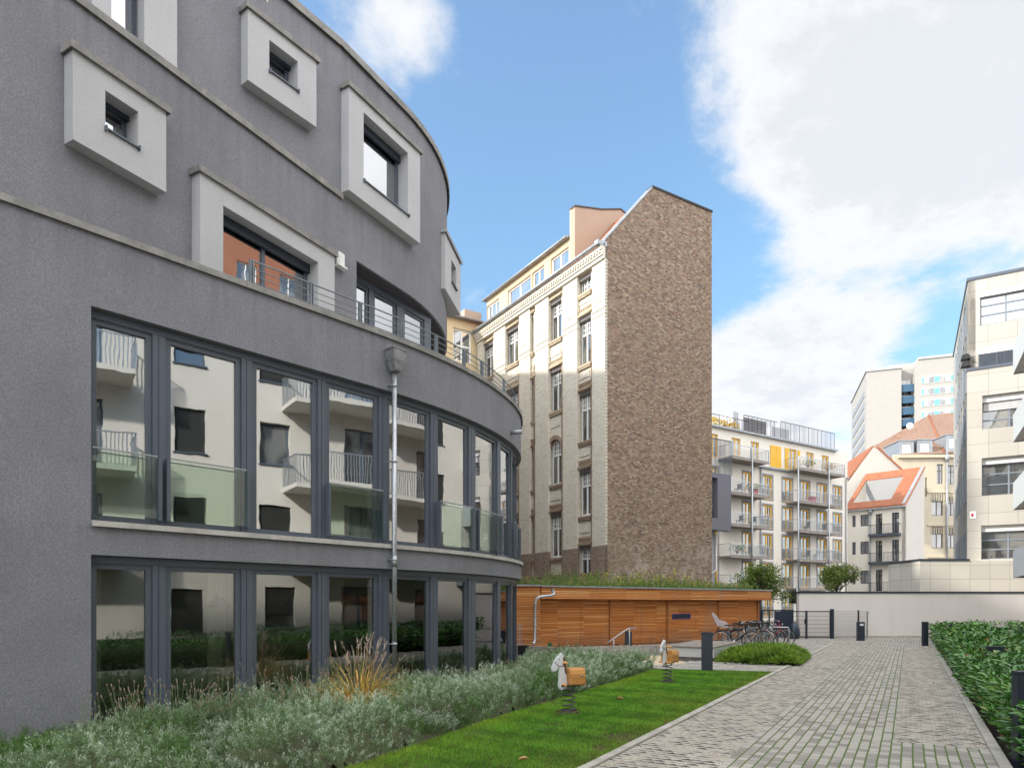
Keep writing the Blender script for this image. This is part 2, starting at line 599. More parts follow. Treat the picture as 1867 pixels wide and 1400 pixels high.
def planks(name, c1, c2, c3, h=.06, length=2.4, rough=.6, gap=.006, rot=0.0, knots=True):
    m = NT(name)
    uv = m.sep(m.tc.outputs['UV'])
    u, v = (uv[0], uv[1])
    if rot:
        a = rot
        u2 = m.math('ADD', m.math('MULTIPLY', u, math.cos(a)), m.math('MULTIPLY', v, math.sin(a)))
        v2 = m.math('SUBTRACT', m.math('MULTIPLY', v, math.cos(a)), m.math('MULTIPLY', u, math.sin(a)))
        u, v = u2, v2
    vr = m.math('DIVIDE', v, h); row = m.math('FLOOR', vr)
    fv = m.math('MULTIPLY', m.math('SUBTRACT', vr, row), h)
    ur = m.math('DIVIDE', u, length); cl = m.math('FLOOR', ur)
    w = m.white(m.comb(cl, row, 1.3))
    c = m.ramp(w[0], [(0, c1), (.3, c2), (.7, mul(c2, .85)), (1, c3)])
    gr = m.noise(1.0, 5, .7, m.comb(m.math('MULTIPLY', u, 2.0), m.math('MULTIPLY', v, 60.0), m.math('MULTIPLY', row, .37)))
    c = m.mix(m.math('MULTIPLY', m.ramp(gr, [(.35, 0), (.7, 1)]), .45), c, mul(c1, .5))
    bl = m.noise(.9, 4, .6)
    c = m.mix(m.math('MULTIPLY', m.ramp(bl, [(.45, 0), (.75, 1)]), .35), c, mul(c2, .6))
    if knots:
        vo = m.n.new('ShaderNodeTexVoronoi'); vo.inputs['Scale'].default_value = 1.0
        m.l.new(m.comb(m.math('MULTIPLY', u, 3.0), m.math('MULTIPLY', v, 9.0), 0.0), vo.inputs['Vector'])
        c = m.mix(m.math('MULTIPLY', m.ramp(vo.outputs['Distance'], [(.05, 1), (.12, 0)]), .7), c, mul(c1, .25))
    e = m.math('MINIMUM', fv, m.math('SUBTRACT', h, fv))
    mk = m.ramp(m.math('DIVIDE', e, gap, clamp=True), [(.5, 0), (.9, 1)])
    if h < .07:
        z = m.sep(m.tc.outputs['Object'])[2]
        f = m.math('MULTIPLY', m.math('SUBTRACT', 1.0, m.math('DIVIDE', z, .8), clamp=True), m.ramp(m.noise(2.0, 5, .7), [(.35, 0), (.6, 1)]))
        c = m.mix(m.math('MULTIPLY', f, .75), c, (.20, .13, .085))
        g = m.ramp(m.noise(1.0, 5, .7, m.vscale(m.tc.outputs['Object'], (.9, .9, .35))), [(.52, 0), (.68, 1)])
        c = m.mix(m.math('MULTIPLY', g, .35), c, (.36, .27, .20))
    m.base(m.mix(mk, mul(c1, .18), c)); m.rough(rough); m.spec(.3)
    m.bump(m.math('ADD', mk, m.math('MULTIPLY', gr, .2)), .6, .008)
    return m.mat


def foliage(name, trans=.25, rough=.5, spec=.35):
    m = NT(name)
    a = m.n.new('ShaderNodeAttribute'); a.attribute_name = 'Col'
    m.base(a.outputs['Color']); m.rough(rough); m.spec(spec)
    t = m.n.new('ShaderNodeBsdfTranslucent')
    m.l.new(m.mix(.5, a.outputs['Color'], m.mix(1.0, a.outputs['Color'], (.9, 1.2, .4), 'MULTIPLY')), t.inputs[0])
    mx = m.n.new('ShaderNodeMixShader'); mx.inputs[0].default_value = trans
    m.l.new(m.p.outputs[0], mx.inputs[1]); m.l.new(t.outputs[0], mx.inputs[2]); m.l.new(mx.outputs[0], m.out.inputs[0])
    return m.mat


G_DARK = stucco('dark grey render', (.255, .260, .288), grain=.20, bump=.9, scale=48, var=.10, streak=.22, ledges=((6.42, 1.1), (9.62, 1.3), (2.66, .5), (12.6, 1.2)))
G_LIGHT = stucco('light grey render', (.50, .505, .525), grain=.09, bump=.5, scale=55, var=.05, streak=.16)
COPING = weathered('weathered zinc coping', (.17, .17, .165), (.29, .28, .265), 2.2)
RAILM = weathered('grey painted rail', (.16, .19, .22), (.23, .26, .29), 5.0, .5, .3)
STONE_SILL = weathered('pale concrete sill', (.36, .35, .33), (.50, .49, .46), 4.0)
ANTHRA = plain('anthracite window metal', (.082, .100, .130), .38, 0.0, .06, 3)
ANTHRA_D = plain('dark blue-grey metal', (.022, .030, .048), .42, 0.0, .08, 3)
GALV = weathered('galvanised steel', (.34, .37, .40), (.48, .50, .52), 8.0, .42, .75)
ZINC = weathered('zinc sheet', (.26, .28, .30), (.38, .40, .42), 3.0, .5, .5)
GL_BIG = glass('courtyard window glass', .44, (.66, .72, .70), .05)
GL_LOW = glass('ground floor window glass', .15, (.80, .84, .80), .04)
GL_BAL = glass('balustrade glass', .04, (.88, .93, .88), .01, kf=.30)
GL_FAR = farglass('far window glass')
GL_SKY = farglass('sky reflecting window glass', (.10, .12, .14), .55)
WHITE_F = plain('white window paint', (.82, .82, .80), .45, 0, .04)
WHITE_P = plain('white metal', (.74, .75, .76), .5, 0, .04)
BLACK = plain('black plastic', (.012, .013, .015), .45, 0, .1)
ROOM = plain('plaster in the rooms', (.62, .58, .50), .9, 0, .05, 1)
ROOM_F = planks('room floorboards', (.10, .06, .035), (.16, .10, .06), (.20, .13, .08), .12, 1.6, .4)
CREAM_R = stucco('warm white render', (.60, .57, .52), grain=.03, bump=.25, scale=60, var=.03, streak=.06)

# ================================================================== generic windows
def window(parent, M, s0, s1, z0, z1, d, fr, gl, fw=.06, fd=.06, cols=1, rows=(), bars=None, name='window', bw=.04, sill=None, casing=None, tilt=0.0):
    """frame (a part) with its pane (a sub-part); rows are transom heights as fractions"""
    m = MB()
    m.box(M, s0, s0 + fw, d - fd, d, z0, z1); m.box(M, s1 - fw, s1, d - fd, d, z0, z1)
    m.box(M, s0 + fw, s1 - fw, d - fd, d, z1 - fw, z1); m.box(M, s0 + fw, s1 - fw, d - fd, d, z0, z0 + fw)
    w = s1 - s0
    for i in range(1, cols):
        c = s0 + w * i / cols
        m.box(M, c - fw * .55, c + fw * .55, d - fd + .002, d + .004, z0 + fw, z1 - fw)
    for r in rows:
        zz = z0 + (z1 - z0) * r
        m.box(M, s0 + fw, s1 - fw, d - fd + .004, d + .008, zz - fw * .5, zz + fw * .5)
    if bars:
        nv, nh, za = bars                    # glazing bars in each column of the top light
        zb0 = z0 + (z1 - z0) * za
        for i in range(cols):
            a, b = s0 + w * i / cols, s0 + w * (i + 1) / cols
            for k in range(1, nv):
                c = a + (b - a) * k / nv
                m.box(M, c - bw / 2, c + bw / 2, d - fd + .006, d - .006, zb0, z1 - fw)
            for k in range(1, nh):
                zz = zb0 + (z1 - zb0) * k / nh
                m.box(M, a, b, d - fd + .008, d - .008, zz - bw / 2, zz + bw / 2)
    o = m.build(name, fr, parent)
    if sill:
        m2 = MB(); m2.box(M, s0 - .05, s1 + .05, d - .01, sill[0], z0 - .05, z0 - .003); m2.build('sill', sill[1], o)
    if tilt:
        ts, tz, sm_, zm_, M0 = random.uniform(-tilt, tilt), random.uniform(-tilt, tilt), (s0 + s1) / 2, (z0 + z1) / 2, M
        M = lambda s, d, z: M0(s, d + ts * (s - sm_) + tz * (z - zm_), z)
    g = MB(); g.box(M, s0 + fw * .6, s1 - fw * .6, d - fd * .62, d - fd * .40, z0 + fw * .6, z1 - fw * .6)
    g.build('pane', gl, o)
    return o


# ================================================================== the curved grey building
C1 = Curve(-6.02 - 15 * math.sin(R(42.5)), 8.03 - 15 * math.cos(R(42.5)), 42.5,
           [(20.2, 0), (1.8, -4.2), (3.2, -5.8), (2.2, -9.0), (3, -14), (2, -16)])
C2 = Curve(-5.69 - 14 * math.sin(R(28.9)), 9.13 - 14 * math.cos(R(28.9)), 28.9,
           [(20.8, 0), (4.2, -10.2), (3, -14), (2, -16)])
# the attic storey leaves the line of the storey below and runs back at its own angle
_s = C2.s(621)
_j = C2(_s, 0, 0)
C4 = Frame(_j[0], _j[1], 36.0)
ZT, ZL, ZR = 6.45, 9.65, 12.62            # terrace parapet, attic ledge, roof
gb = empty('curved_apartment_building', (-7.0, 12.0, 0), label='dark grey rendered building with a curved front, tall window bands and pale projecting window frames', cat='building')
sA = C1.s(166)
sE = C1.L - 3.0
S1 = [i * .4 for i in range(0, 51)] + [20.2 + i * .2 for i in range(0, 60) if 20.2 + i * .2 < C1.L] + [C1.L]
m = MB()
m.wall(C1, S1, [-.6, -.12, 2.29, 2.73, 5.47, ZT], [(sA, sE, -.12, 2.29), (sA, sE, 2.73, 5.47)], 0, .26)
m.build('lower_wall', G_DARK, gb)
m = MB(); m.run(C1, 0, C1.L, -.40, .045, ZT, ZT + .035, step=.3)
m.run(C1, 0, C1.L, .022, .045, ZT - .055, ZT, step=.3)
s = 1.2
while s < C1.L:
    m.box(C1, s, s + .05, -.405, .052, ZT - .058, ZT + .04); s += 2.4
m.build('parapet_coping', COPING, gb)
m = MB(); m.run(C1, sA, sE, -.20, .055, 2.69, 2.728, step=.3); m.run(C1, sA, sE, .02, .055, 2.655, 2.69, step=.3)
m.build('stone_sill', STONE_SILL, gb)

# upper storeys
sL = C2.s(650)
s621 = C2.s(621)
S2 = [i * .5 for i in range(0, 42)] + [20.8 + i * .2 for i in range(60) if 20.8 + i * .2 < C2.L] + [C2.L]
def hole_on(c, a, b, yt, yb):
    P = c(c.s(a, .2), .2, 0); zt = EYE + (HOR - yt) / FPX * P[1]; zb = EYE + (HOR - yb) / FPX * P[1]
    return (c.s(a, .2) - .04, c.s(b, .2) + .06, zb - .03, zt + .03)
D_S0, D_S1 = C2.s(407, .2), C2.s(583, .2)
HA, HC = hole_on(C2, 192, 252, 165, 236), hole_on(C2, 663, 744, 205, 330)
m = MB()
m.wall(C2, [x for x in S2 if x < s621] + [s621], [5.9, ZL], [(D_S0, D_S1 + .1, 6.0, 8.1), HA], 0, .3)
m.wall(C2, [s621] + [x for x in S2 if x > s621], [5.9, 8.58, ZL, ZR], [(sL, C2.L - 1.5, 5.9, 8.58), HC], 0, .3)
m.build('upper_wall', G_DARK, gb)
m = MB(); m.run(C2, 0, s621 + .02, -.5, .05, ZL, ZL + .04, step=.5); m.run(C2, 0, s621 + .02, .03, .05, ZL - .07, ZL, step=.5)
m.run(C2, s621 - .02, s621 + .02, 0, .06, ZL - .08, ZL + .04)
m.build('ledge_coping', COPING, gb)
F_S0, F_S1 = C4.s(203, .2), C4.s(263, .2)
m = MB(); m.wall(C4, [-18, 0], [ZL - .2, ZR], [(F_S0, F_S1, ZL + .1, 11.9), hole_on(C4, 491, 543, 73, 131)], 0, .3)
m.build('attic_wall', G_DARK, gb)
m = MB()
m.run(C2, s621 - .05, C2.L, -.40, .07, ZR, ZR + .05, step=.3); m.run(C2, s621 - .05, C2.L, .05, .07, ZR - .09, ZR, step=.3)
m.box(C4, -18, 0.03, -.40, .07, ZR + .001, ZR + .051); m.box(C4, -18, 0.03, .05, .07, ZR - .09, ZR + .001)
m.build('roof_coping', COPING, gb)
# soffit over the terrace, roof decks and party walls that close the volume
def ring(c, s0, s1, d, n=24):
    return [c(s0 + (s1 - s0) * i / n, d, 0)[:2] for i in range(n + 1)]
m = MB()
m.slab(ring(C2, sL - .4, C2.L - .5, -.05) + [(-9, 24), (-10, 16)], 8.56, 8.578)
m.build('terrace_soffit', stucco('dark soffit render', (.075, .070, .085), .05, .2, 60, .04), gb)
m = MB()
m.slab(ring(C2, 0, C2.L - .2, -.2, 40) + [(-14, 25), (-20, 10), (-20, -4)], ZR - .35, ZR - .2)
m.slab(ring(C1, 0, C1.L - .2, -.15, 60) + [(-8, 25), (-20, 14), (-24, -2)], ZT - .5, ZT - .35)
m.slab(ring(C1, 0, C1.L - .2, -.30, 60) + [(-8, 25), (-20, 14), (-24, -2)], 2.50, 2.62)
m.build('floor_slab', ROOM, gb)
m = MB()
for (xa_, ya_), (xb_, yb_), zt_ in (((-20.3, -5), (-24, -2), ZR), ((-24, -2), (-20, 14), ZR), ((-20, 14), (-8, 25), ZR), ((-15.5, -4.0), (-20.3, -5), ZR)):
    L_ = math.hypot(xb_ - xa_, yb_ - ya_)
    m.box(Frame(xa_, ya_, math.degrees(math.atan2(xb_ - xa_, yb_ - ya_))), 0, L_, -.3, 0, -.5, zt_)
m.build('rear_wall', G_DARK, gb)
# unseen wing added behind the curve to shade the brick front and boundary wall
m = MB()
m.wall(Frame(-4.8, 22.4, 0), [0, 19.8], [0, 16.9], [(2 + 3.2 * i, 3.4 + 3.2 * i, .9 + 3 * k, 2.6 + 3 * k) for i in range(5) for k in range(5)], 0, .3)
m.wall(Frame(-15, 22.4, 90), [0, 10.2], [0, 16.9], [], 0, .3)
m.slab([(-15, 22.5), (-5, 22.5), (-5, 42), (-15, 42)], 16.6, 16.8)
m.box(Frame(-15, 42.2, 90), 0, 10.2, -.3, 0, 0, 16.9)
m.build('rear_shade_block', G_DARK, gb)
wf = Frame(-4.8, 22.4, 0)
for i in range(5):
    for k in range(5):
        window(gb, wf, 2 + 3.2 * i, 3.4 + 3.2 * i, .9 + 3 * k, 2.6 + 3 * k, -.15, ANTHRA, GL_FAR)

# --- window bands: mullions, frames, panes
DG = -.15
PANES = [(172, 270), (308, 433), (465, 573), (598, 685), (708, 780), (797, 850), (866, 903), (912, 929)]
sp = [(C1.s(a, DG), C1.s(b, DG)) for a, b in PANES]
# continue the rhythm round the bend
last = sp[-1][1] if sp[-1][1] < C1.L - 1 else 24.4
sp[-1] = (sp[-1][0], min(sp[-1][1], sp[-1][0] + 1.25))
q = sp[-1][1] + .25
while q + 1.2 < sE:
    sp.append((q, q + 1.2)); q += 1.45
BAL = {0: 1, 1: 1, 3: 1, 5: 1, 6: 1, 8: 1}
for lvl, (z0, z1, gl) in enumerate(((-.12, 2.29, GL_LOW), (2.73, 5.47, GL_BIG))):
    for i, (a, b) in enumerate(sp):
        o = window(gb, C1, a - .045, b + .045, z0 + .02, z1 - .10, DG, ANTHRA, gl, fw=.07, fd=.08, tilt=.007)
        if i + 1 < len(sp):
            c0, c1 = b + .047, sp[i + 1][0] - .047
            if c1 - c0 > .02:
                mm = MB(); w = (c1 - c0)
                mm.box(C1, c0, c0 + w * .40, DG - .12, DG + .035, z0 + .01, z1 - .10)
                mm.box(C1, c0 + w * .40, c0 + w * .44, DG - .12, DG + .022, z0 + .01, z1 - .10)
                mm.box(C1, c0 + w * .44, c1, DG - .12, DG + .03, z0 + .01, z1 - .10)
                mm.build('mullion', ANTHRA, gb, bevel=.004)
    mm = MB(); mm.run(C1, sA, sE, DG - .1, DG + .03, z1 - .098, z1 - .004, step=.3)
    mm.run(C1, sA, sE, DG - .06, DG + .012, z1 - .115, z1 - .099, step=.3)
    mm.box(C1, sA + .002, sp[0][0] - .047, DG - .1, DG + .02, z0 + .01, z1 - .1)
    mm.build('head_rail', ANTHRA, gb)
for i in BAL:
    if i >= len(sp):
        continue
    a, b = sp[i]
    a -= .02; b += .10
    if i == 0: a = sA + .03
    zt = 3.68
    g = MB(); g.box(C1, a, b - .014, DG + .095, DG + .107, 2.83, zt - .012); o = g.build('glass_balustrade', GL_BAL, gb)
    bb = MB(); bb.box(C1, b - .012, b + .032, DG + .06, DG + .15, 2.80, zt - .02); bb.build('bracket', ANTHRA, o, bevel=.003)
    bb = MB()
    if i: bb.box(C1, a - .06, a - .016, DG + .06, DG + .15, 2.80, zt - .02)
    else: bb.box(C1, a - .028, a - .006, DG + .08, DG + .13, 2.80, zt - .02)
    bb.build('bracket', ANTHRA, o, bevel=.003)
    g = MB(); g.box(C1, a, b - .014, DG + .088, DG + .114, zt - .010, zt + .006); g.build('top_rail', GALV, o)


# --- projecting pale window frames; all edges read off the photograph on the frame's own front plane
def face_plane(px, Y, heading):
    return Frame((px - PX0) / FPX * Y, Y, heading)


def box_frame(base, proj, pxl, pxr, pyt, pyb, hole, heading, zb=None, zt=None, blind=False, cols=1, name='window_frame_box', noback=0):
    s0 = base.s(pxl, proj)
    P = base(s0, proj, 0)
    F = Frame(P[0], P[1], heading)
    W = F.s(pxr); ztop = zt if zt else F.z(pxl, pyt); zbot = zb if zb else F.z(pxl, pyb)
    ha, hb = F.s(hole[0]), F.s(hole[1])
    hz0 = hole[3] if hole[3] < 50 else F.z(hole[0], hole[3])
    hz1 = F.z(hole[0], hole[2])
    m = MB(); m.wall(F, [0, W], [zbot, ztop], [(ha, hb, hz0, hz1)], 0, proj + .35)
    o = m.build(name, G_LIGHT, gb)
    m = MB(); m.box(F, -.05, W + .05, -proj - .01, .05, ztop + .002, ztop + .045); m.box(F, -.05, W + .05, .03, .05, ztop - .05, ztop + .002)
    m.box(F, -.05, -.03, -proj, .03, ztop - .05, ztop + .002)
    m.box(F, W + .03, W + .05, -proj, .03, ztop - .05, ztop + .002)
    m.build('cap', COPING, o)
    wdw = window(o, F, ha + .004, hb - .004, hz0 + .03, hz1 - .004, -.27, ANTHRA, GL_UP, fw=.06, fd=.07, cols=cols, tilt=.004)
    m = MB(); m.box(F, ha - .0, hb + .0, -.27, .035, hz0 - .0, hz0 + .022); m.box(F, ha - .012, ha + .006, -.0, .05, hz0 - .03, hz0 + .04); m.box(F, hb - .006, hb + .012, .0, .05, hz0 - .03, hz0 + .04)
    m.build('sill', ANTHRA, o)
    # shutter housing in the head of the opening and the room behind it
    m = MB(); m.box(F, ha + .005, hb - .005, -.26, -.20, hz1 - (.16 if hb - ha > .8 else .07), hz1 - .005); m.build('shutter_box', ANTHRA_D, o)
    if blind:
        m = MB(); m.box(F, ha, hb, -.5, -.48, hz0, hz1); m.build('net_curtain', CURTAIN, o)
    else:
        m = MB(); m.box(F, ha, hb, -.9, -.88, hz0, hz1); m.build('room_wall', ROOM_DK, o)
    return F


GL_UP = glass('upper window glass', .42, (.5, .55, .55), .03)
CURTAIN = plain('white net curtain', (.55, .54, .52), .9, 0, .03, 20)
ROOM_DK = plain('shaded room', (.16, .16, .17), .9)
box_frame(C2, .20, 133, 303, 84, 254, (192, 252, 165, 236), 28.9)
box_frame(C4, .20, 452, 577, 11, 146, (491, 543, 73, 131), 36.0)
Bc = box_frame(C2, .20, 636, 766, 154, 346, (663, 744, 205, 330), 29.5)
Bd = box_frame(C2, .20, 365, 610, 309, 600, (407, 580, 375, 6.56), 29.0, zb=6.50, cols=2)
box_frame(C4, .20, 168, 323, 0, 300, (203, 263, -100, ZL + .12), 36.0, zb=ZL + .05, zt=12.3)
# narrow frame on the bend, seen almost edge on
_Ys = 17.0
Fe = Frame((811.5 - PX0) / FPX * _Ys, _Ys, 9.5)
_zt, _zb = 10.95, 9.52
m = MB(); m.wall(Fe, [0, 1.62], [_zb, _zt], [(.62, 1.12, 9.98, 10.55)], 0, .34)
o = m.build('window_frame_box', G_LIGHT, gb)
m = MB(); m.box(Fe, -.05, 1.67, -.35, .05, _zt + .002, _zt + .045); m.box(Fe, -.05, 1.67, .03, .05, _zt - .05, _zt + .002); m.box(Fe, -.05, -.03, -.3, .03, _zt - .05, _zt + .002); m.build('cap', ZINC, o)
window(o, Fe, .62, 1.12, 9.98, 10.55, -.2, ANTHRA, GL_UP)
m = MB(); m.box(Fe, .60, 1.14, -.2, .05, 9.955, 9.98); m.build('sill', ANTHRA, o)

# terrace glazing under the overhang
G3 = Frame(*face_plane(650, 14.35, 31.0)(0, 0, 0)[:2], 31.0)
m = MB()
bays = [(646, 671), (680, 722), (735, 772)]
for k, (a, b) in enumerate(bays):
    window(gb, G3, G3.s(a), G3.s(b), 6.1, 8.42, 0, ANTHRA, GL_UP, fw=.06, fd=.07, name='terrace_door')
    m.box(G3, G3.s(b) + .003, G3.s(bays[k + 1][0]) - .003 if k < 2 else G3.s(b) + .25, -.1, .03, 6.1, 8.42)
m.box(G3, -.9, G3.s(772) + .25, -.12, .035, 8.423, 8.555)
m.box(G3, G3.s(772) + .25, G3.s(772) + .26, -3.5, -.0, 5.95, 8.555)
m.build('terrace_mullion', ANTHRA, gb)
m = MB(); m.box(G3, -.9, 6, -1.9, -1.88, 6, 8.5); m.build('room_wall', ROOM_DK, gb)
m = MB(); m.box(G3, .3, 1.7, -.35, -.33, 6.05, 7.3); m.build('net_curtain', CURTAIN, gb)
m = MB(); m.slab(ring(C2, sL - 4, C2.L - .5, .02) + [(-9, 24), (-11, 12)], 5.95, 6.0); m.build('terrace_floor', STONE_SILL, gb)

# round-cornered wall lamp beside the big frame
s = C2.s(617.5)
zl = C2.z(617, 474)
m = MB(); m.box(C2, s - .09, s + .09, 0.0, .10, zl - .17, zl + .13); m.build('wall_lamp', plain('white lamp glass', (.75, .75, .73), .4), gb, bevel=.03)

# terrace railing on the parapet
DR = -.12
posts = [C1.s(x, DR) for x in (456, 566, 655, 731, 794, 845, 878)]
posts += [posts[-1] + 1.3, posts[-1] + 2.6]
rl = empty('terrace_railing', C1(posts[0], DR, ZT)); rl.location = (0, 0, 0); attach(rl, gb)
for s in posts:
    m = MB(); m.box(C1, s - .008, s + .008, DR - .03, DR + .03, ZT + .03, ZT + .46)
    m.box(C1, s + .030, s + .046, DR - .03, DR + .03, ZT + .03, ZT + .46)
    m.box(C1, s - .04, s + .08, DR - .04, DR + .04, ZT + .036, ZT + .042)
    m.build('post', RAILM, rl)
for k, zz in enumerate((.455, .34, .235, .13)):
    n = int((posts[-1] - posts[0]) / .2)
    m = MB(); m.tube([C1(posts[0] + (posts[-1] - posts[0]) * i / n, DR, ZT + zz) for i in range(n + 1)], .014 if k == 0 else .008, 6); m.build('rail', RAILM, rl)

# downpipe with its hopper
sd_ = C1.s(719, .1)
m = MB()
m.tube([C1(sd_, .10, 5.75), C1(sd_, .10, -.2)], .044, 12)
for zz in (5.55, 4.2, 2.45, .95):
    m.tube([C1(sd_, .10, zz - .02), C1(sd_, .10, zz + .02)], .052, 12)
    m.box(C1, sd_ - .075, sd_ - .03, -.0, .10, zz - .01, zz + .01)
m.tube([C1(sd_, .10, 2.32), C1(sd_, .10, 2.52)], .050, 12)
dp = m.build('downpipe', GALV, gb)
m = MB()
b_ = []
for w, dd, zz in ((.145, .13, 6.19), (.145, .13, 6.165), (.13, .12, 6.165), (.125, .115, 5.98), (.075, .075, 5.80), (.05, .05, 5.78)):
    b_.append([C1(sd_ - w, .13 - dd, zz), C1(sd_ + w, .13 - dd, zz), C1(sd_ + w, .13 + dd, zz), C1(sd_ - w, .13 + dd, zz)])
for a, b in zip(b_, b_[1:]):
    for k in range(4): m.poly([a[k], a[(k + 1) % 4], b[(k + 1) % 4], b[k]])
m.poly(b_[0]); m.poly(b_[-1])
m.build('hopper', weathered('stained zinc hopper', (.15, .16, .165), (.30, .31, .32), 6.0, .55, .4), dp)
s = C1.s(932)
m = MB(); m.tube([C1(s, -.05, 5.72), C1(s, .28, 5.70)], .055, 12); m.build('water_spout', ZINC, gb)

# rooms behind the glass
m = MB()
for zf, zc in ((-.35, 2.5), (2.62, 5.9)):
    m.run(C1, sA - 1.0, sE, -5.2, -5.05, zf, zc, step=1.0)
    m.box(C1, sA - 1.1, sA - 1.0, -5.2, -.3, zf, zc)
    m.box(C1, 21.3, 21.4, -5.2, -2.2, zf, zc)
m.build('room_wall', ROOM, gb)
m = MB(); m.slab(ring(C1, sA - 1, C1.L - .2, -.28, 50) + [(-8, 25), (-16, 12)], -.30, -.16); m.build('room_floor', ROOM_F, gb)
m = MB(); m.slab(ring(C1, 0, C1.L - .2, -.30, 60) + [(-8, 25), (-20, 14), (-24, -2)], 5.86, 5.90); m.build('ceiling', ROOM, gb)
CURT = plain('linen curtain', (.50, .48, .40), .9, 0, .05, 30)
def curtain(s0, s1, d, z0, z1, mat):
    m = MB(); n = int((s1 - s0) / .03)
    for i in range(n):
        a, b = s0 + (s1 - s0) * i / n, s0 + (s1 - s0) * (i + 1) / n
        m.poly([C1(a, d + .03 * math.sin(i * 1.1), z0), C1(b, d + .03 * math.sin(i * 1.1 + 1.1), z0), C1(b, d + .03 * math.sin(i * 1.1 + 1.1), z1), C1(a, d + .03 * math.sin(i * 1.1), z1)], 0, True)
    m.build('curtain', mat, gb)
curtain(sp[1][1] - .35, sp[1][1] - .02, -.4, -.1, 2.35, CURT)
curtain(sp[2][0] + .02, sp[2][0] + .12, -.4, -.1, 2.35, CURT)
curtain(sp[4][1] - .75, sp[4][1] - .35, -.6, -.1, 2.35, CREAM_R)
curtain(sp[0][0] + .02, sp[0][0] + .16, -.4, -.1, 2.35, CURT)

# pendant lamps hanging in the ground floor room
BLUEL = plain('dark blue enamel', (.025, .07, .17), .35)
def pendant(s, d, zb, label):
    p = C1(s, d, 0)
    e = empty('pendant_lamp', (p[0], p[1], zb), label=label, cat='ceiling lamp', group='lamps hanging behind the ground floor windows')
    m = MB(); m.lathe((p[0], p[1], zb), [(.19, 0), (.185, .01), (.17, .05), (.12, .11), (.06, .16), (.035, .22), (.03, .26), (.0, .27)], 24)
    m.build('lamp_shade', BLUEL, e)
    m = MB(); m.tube([(p[0], p[1], zb + .26), (p[0], p[1], 2.5)], .006, 6); m.build('cord', BLACK, e)
s_l = C1.s(396, -.45)
pendant(s_l, -.45, 1.62, 'blue metal pendant lamp hanging behind the second ground floor window from the left')
pendant(s_l + 1.55, -.9, 1.62, 'blue pendant lamp behind the third ground floor window from the left')
pendant(s_l + 4.6, -.6, 1.62, 'blue pendant lamp behind the window at the downpipe')
# low furniture just inside
p = C1(sp[0][0] + .5, -.7, 0)
e = empty('table_fan', (p[0], p[1], .30), label='small round fan on a dark cabinet behind the leftmost ground floor window', cat='fan')
m = MB(); m.tube([(p[0] + .10 * math.cos(w) * .74, p[1] + .10 * math.cos(w) * .67, .55 + .10 * math.sin(w)) for w in [i * math.pi / 10 for i in range(20)]], .006, 5, closed=True)
for i in range(10):
    w = i * math.pi / 10
    m.tube([(p[0] + .1 * math.cos(w) * .74, p[1] + .1 * math.cos(w) * .67, .55 + .1 * math.sin(w)), (p[0] - .1 * math.cos(w) * .74, p[1] - .1 * math.cos(w) * .67, .55 - .1 * math.sin(w))], .002, 4)
m.build('guard', GALV, e)
m = MB(); m.lathe((p[0], p[1], .30), [(.07, 0), (.07, .02), (.015, .04), (.012, .16), (.0, .17)], 12); m.build('stand', BLACK, e)
m = MB()
F = Frame(*C1(sp[0][0] - .1, -.55, 0)[:2], 42.5)
m.box(F, 0, 1.25, -.45, 0, -.1, .27); m.box(F, -.02, 1.27, -.47, .02, .271, .30)
tag(m.build('low_cabinet', plain('dark lacquer', (.03, .03, .035), .3)), 'low dark cabinet standing behind the leftmost ground floor window', 'cabinet')
p = C1(sp[1][1] - .12, -.22 - .3, 0)
m = MB(); m.lathe((p[0], p[1], .1), [(.05, 0), (.09, .1), (.11, .25), (.08, .38), (.035, .46), (.04, .52), (.055, .56)], 20)
tag(m.build('floor_vase', plain('brown ceramic', (.05, .03, .02), .3)), 'dark tall vase behind the second ground floor window', 'vase')
m = MB()
F = Frame(*C1(sp[1][1] - .6, -.35, 0)[:2], 42.5)
m.box(F, 0, 1.0, -.4, 0, .06, .098); m.box(F, .03, .07, -.37, -.03, -.16, .06); m.box(F, .93, .97, -.37, -.03, -.16, .06)
tag(m.build('low_bench', plain('dark lacquer bench', (.05, .04, .035), .4)), 'low dark bench carrying a vase behind the second ground floor window', 'bench')

# ================================================================== ground, path, lawn
PF = Frame(5.5, 7.66, 30.2)               # right kerb of the path: s along it, d to the right of it
PA = (math.cos(R(30.2)), -math.sin(R(30.2)))
PL = (math.sin(R(30.2)), math.cos(R(30.2)))


def path_coords(m):
    o = m.sep(m.tc.outputs['Object'])
    a = m.math('ADD', m.math('MULTIPLY', m.math('SUBTRACT', o[0], 5.5), PA[0]), m.math('MULTIPLY', m.math('SUBTRACT', o[1], 7.66), PA[1]))
    l = m.math('ADD', m.math('MULTIPLY', m.math('SUBTRACT', o[0], 5.5), PL[0]), m.math('MULTIPLY', m.math('SUBTRACT', o[1], 7.66), PL[1]))
    return a, l


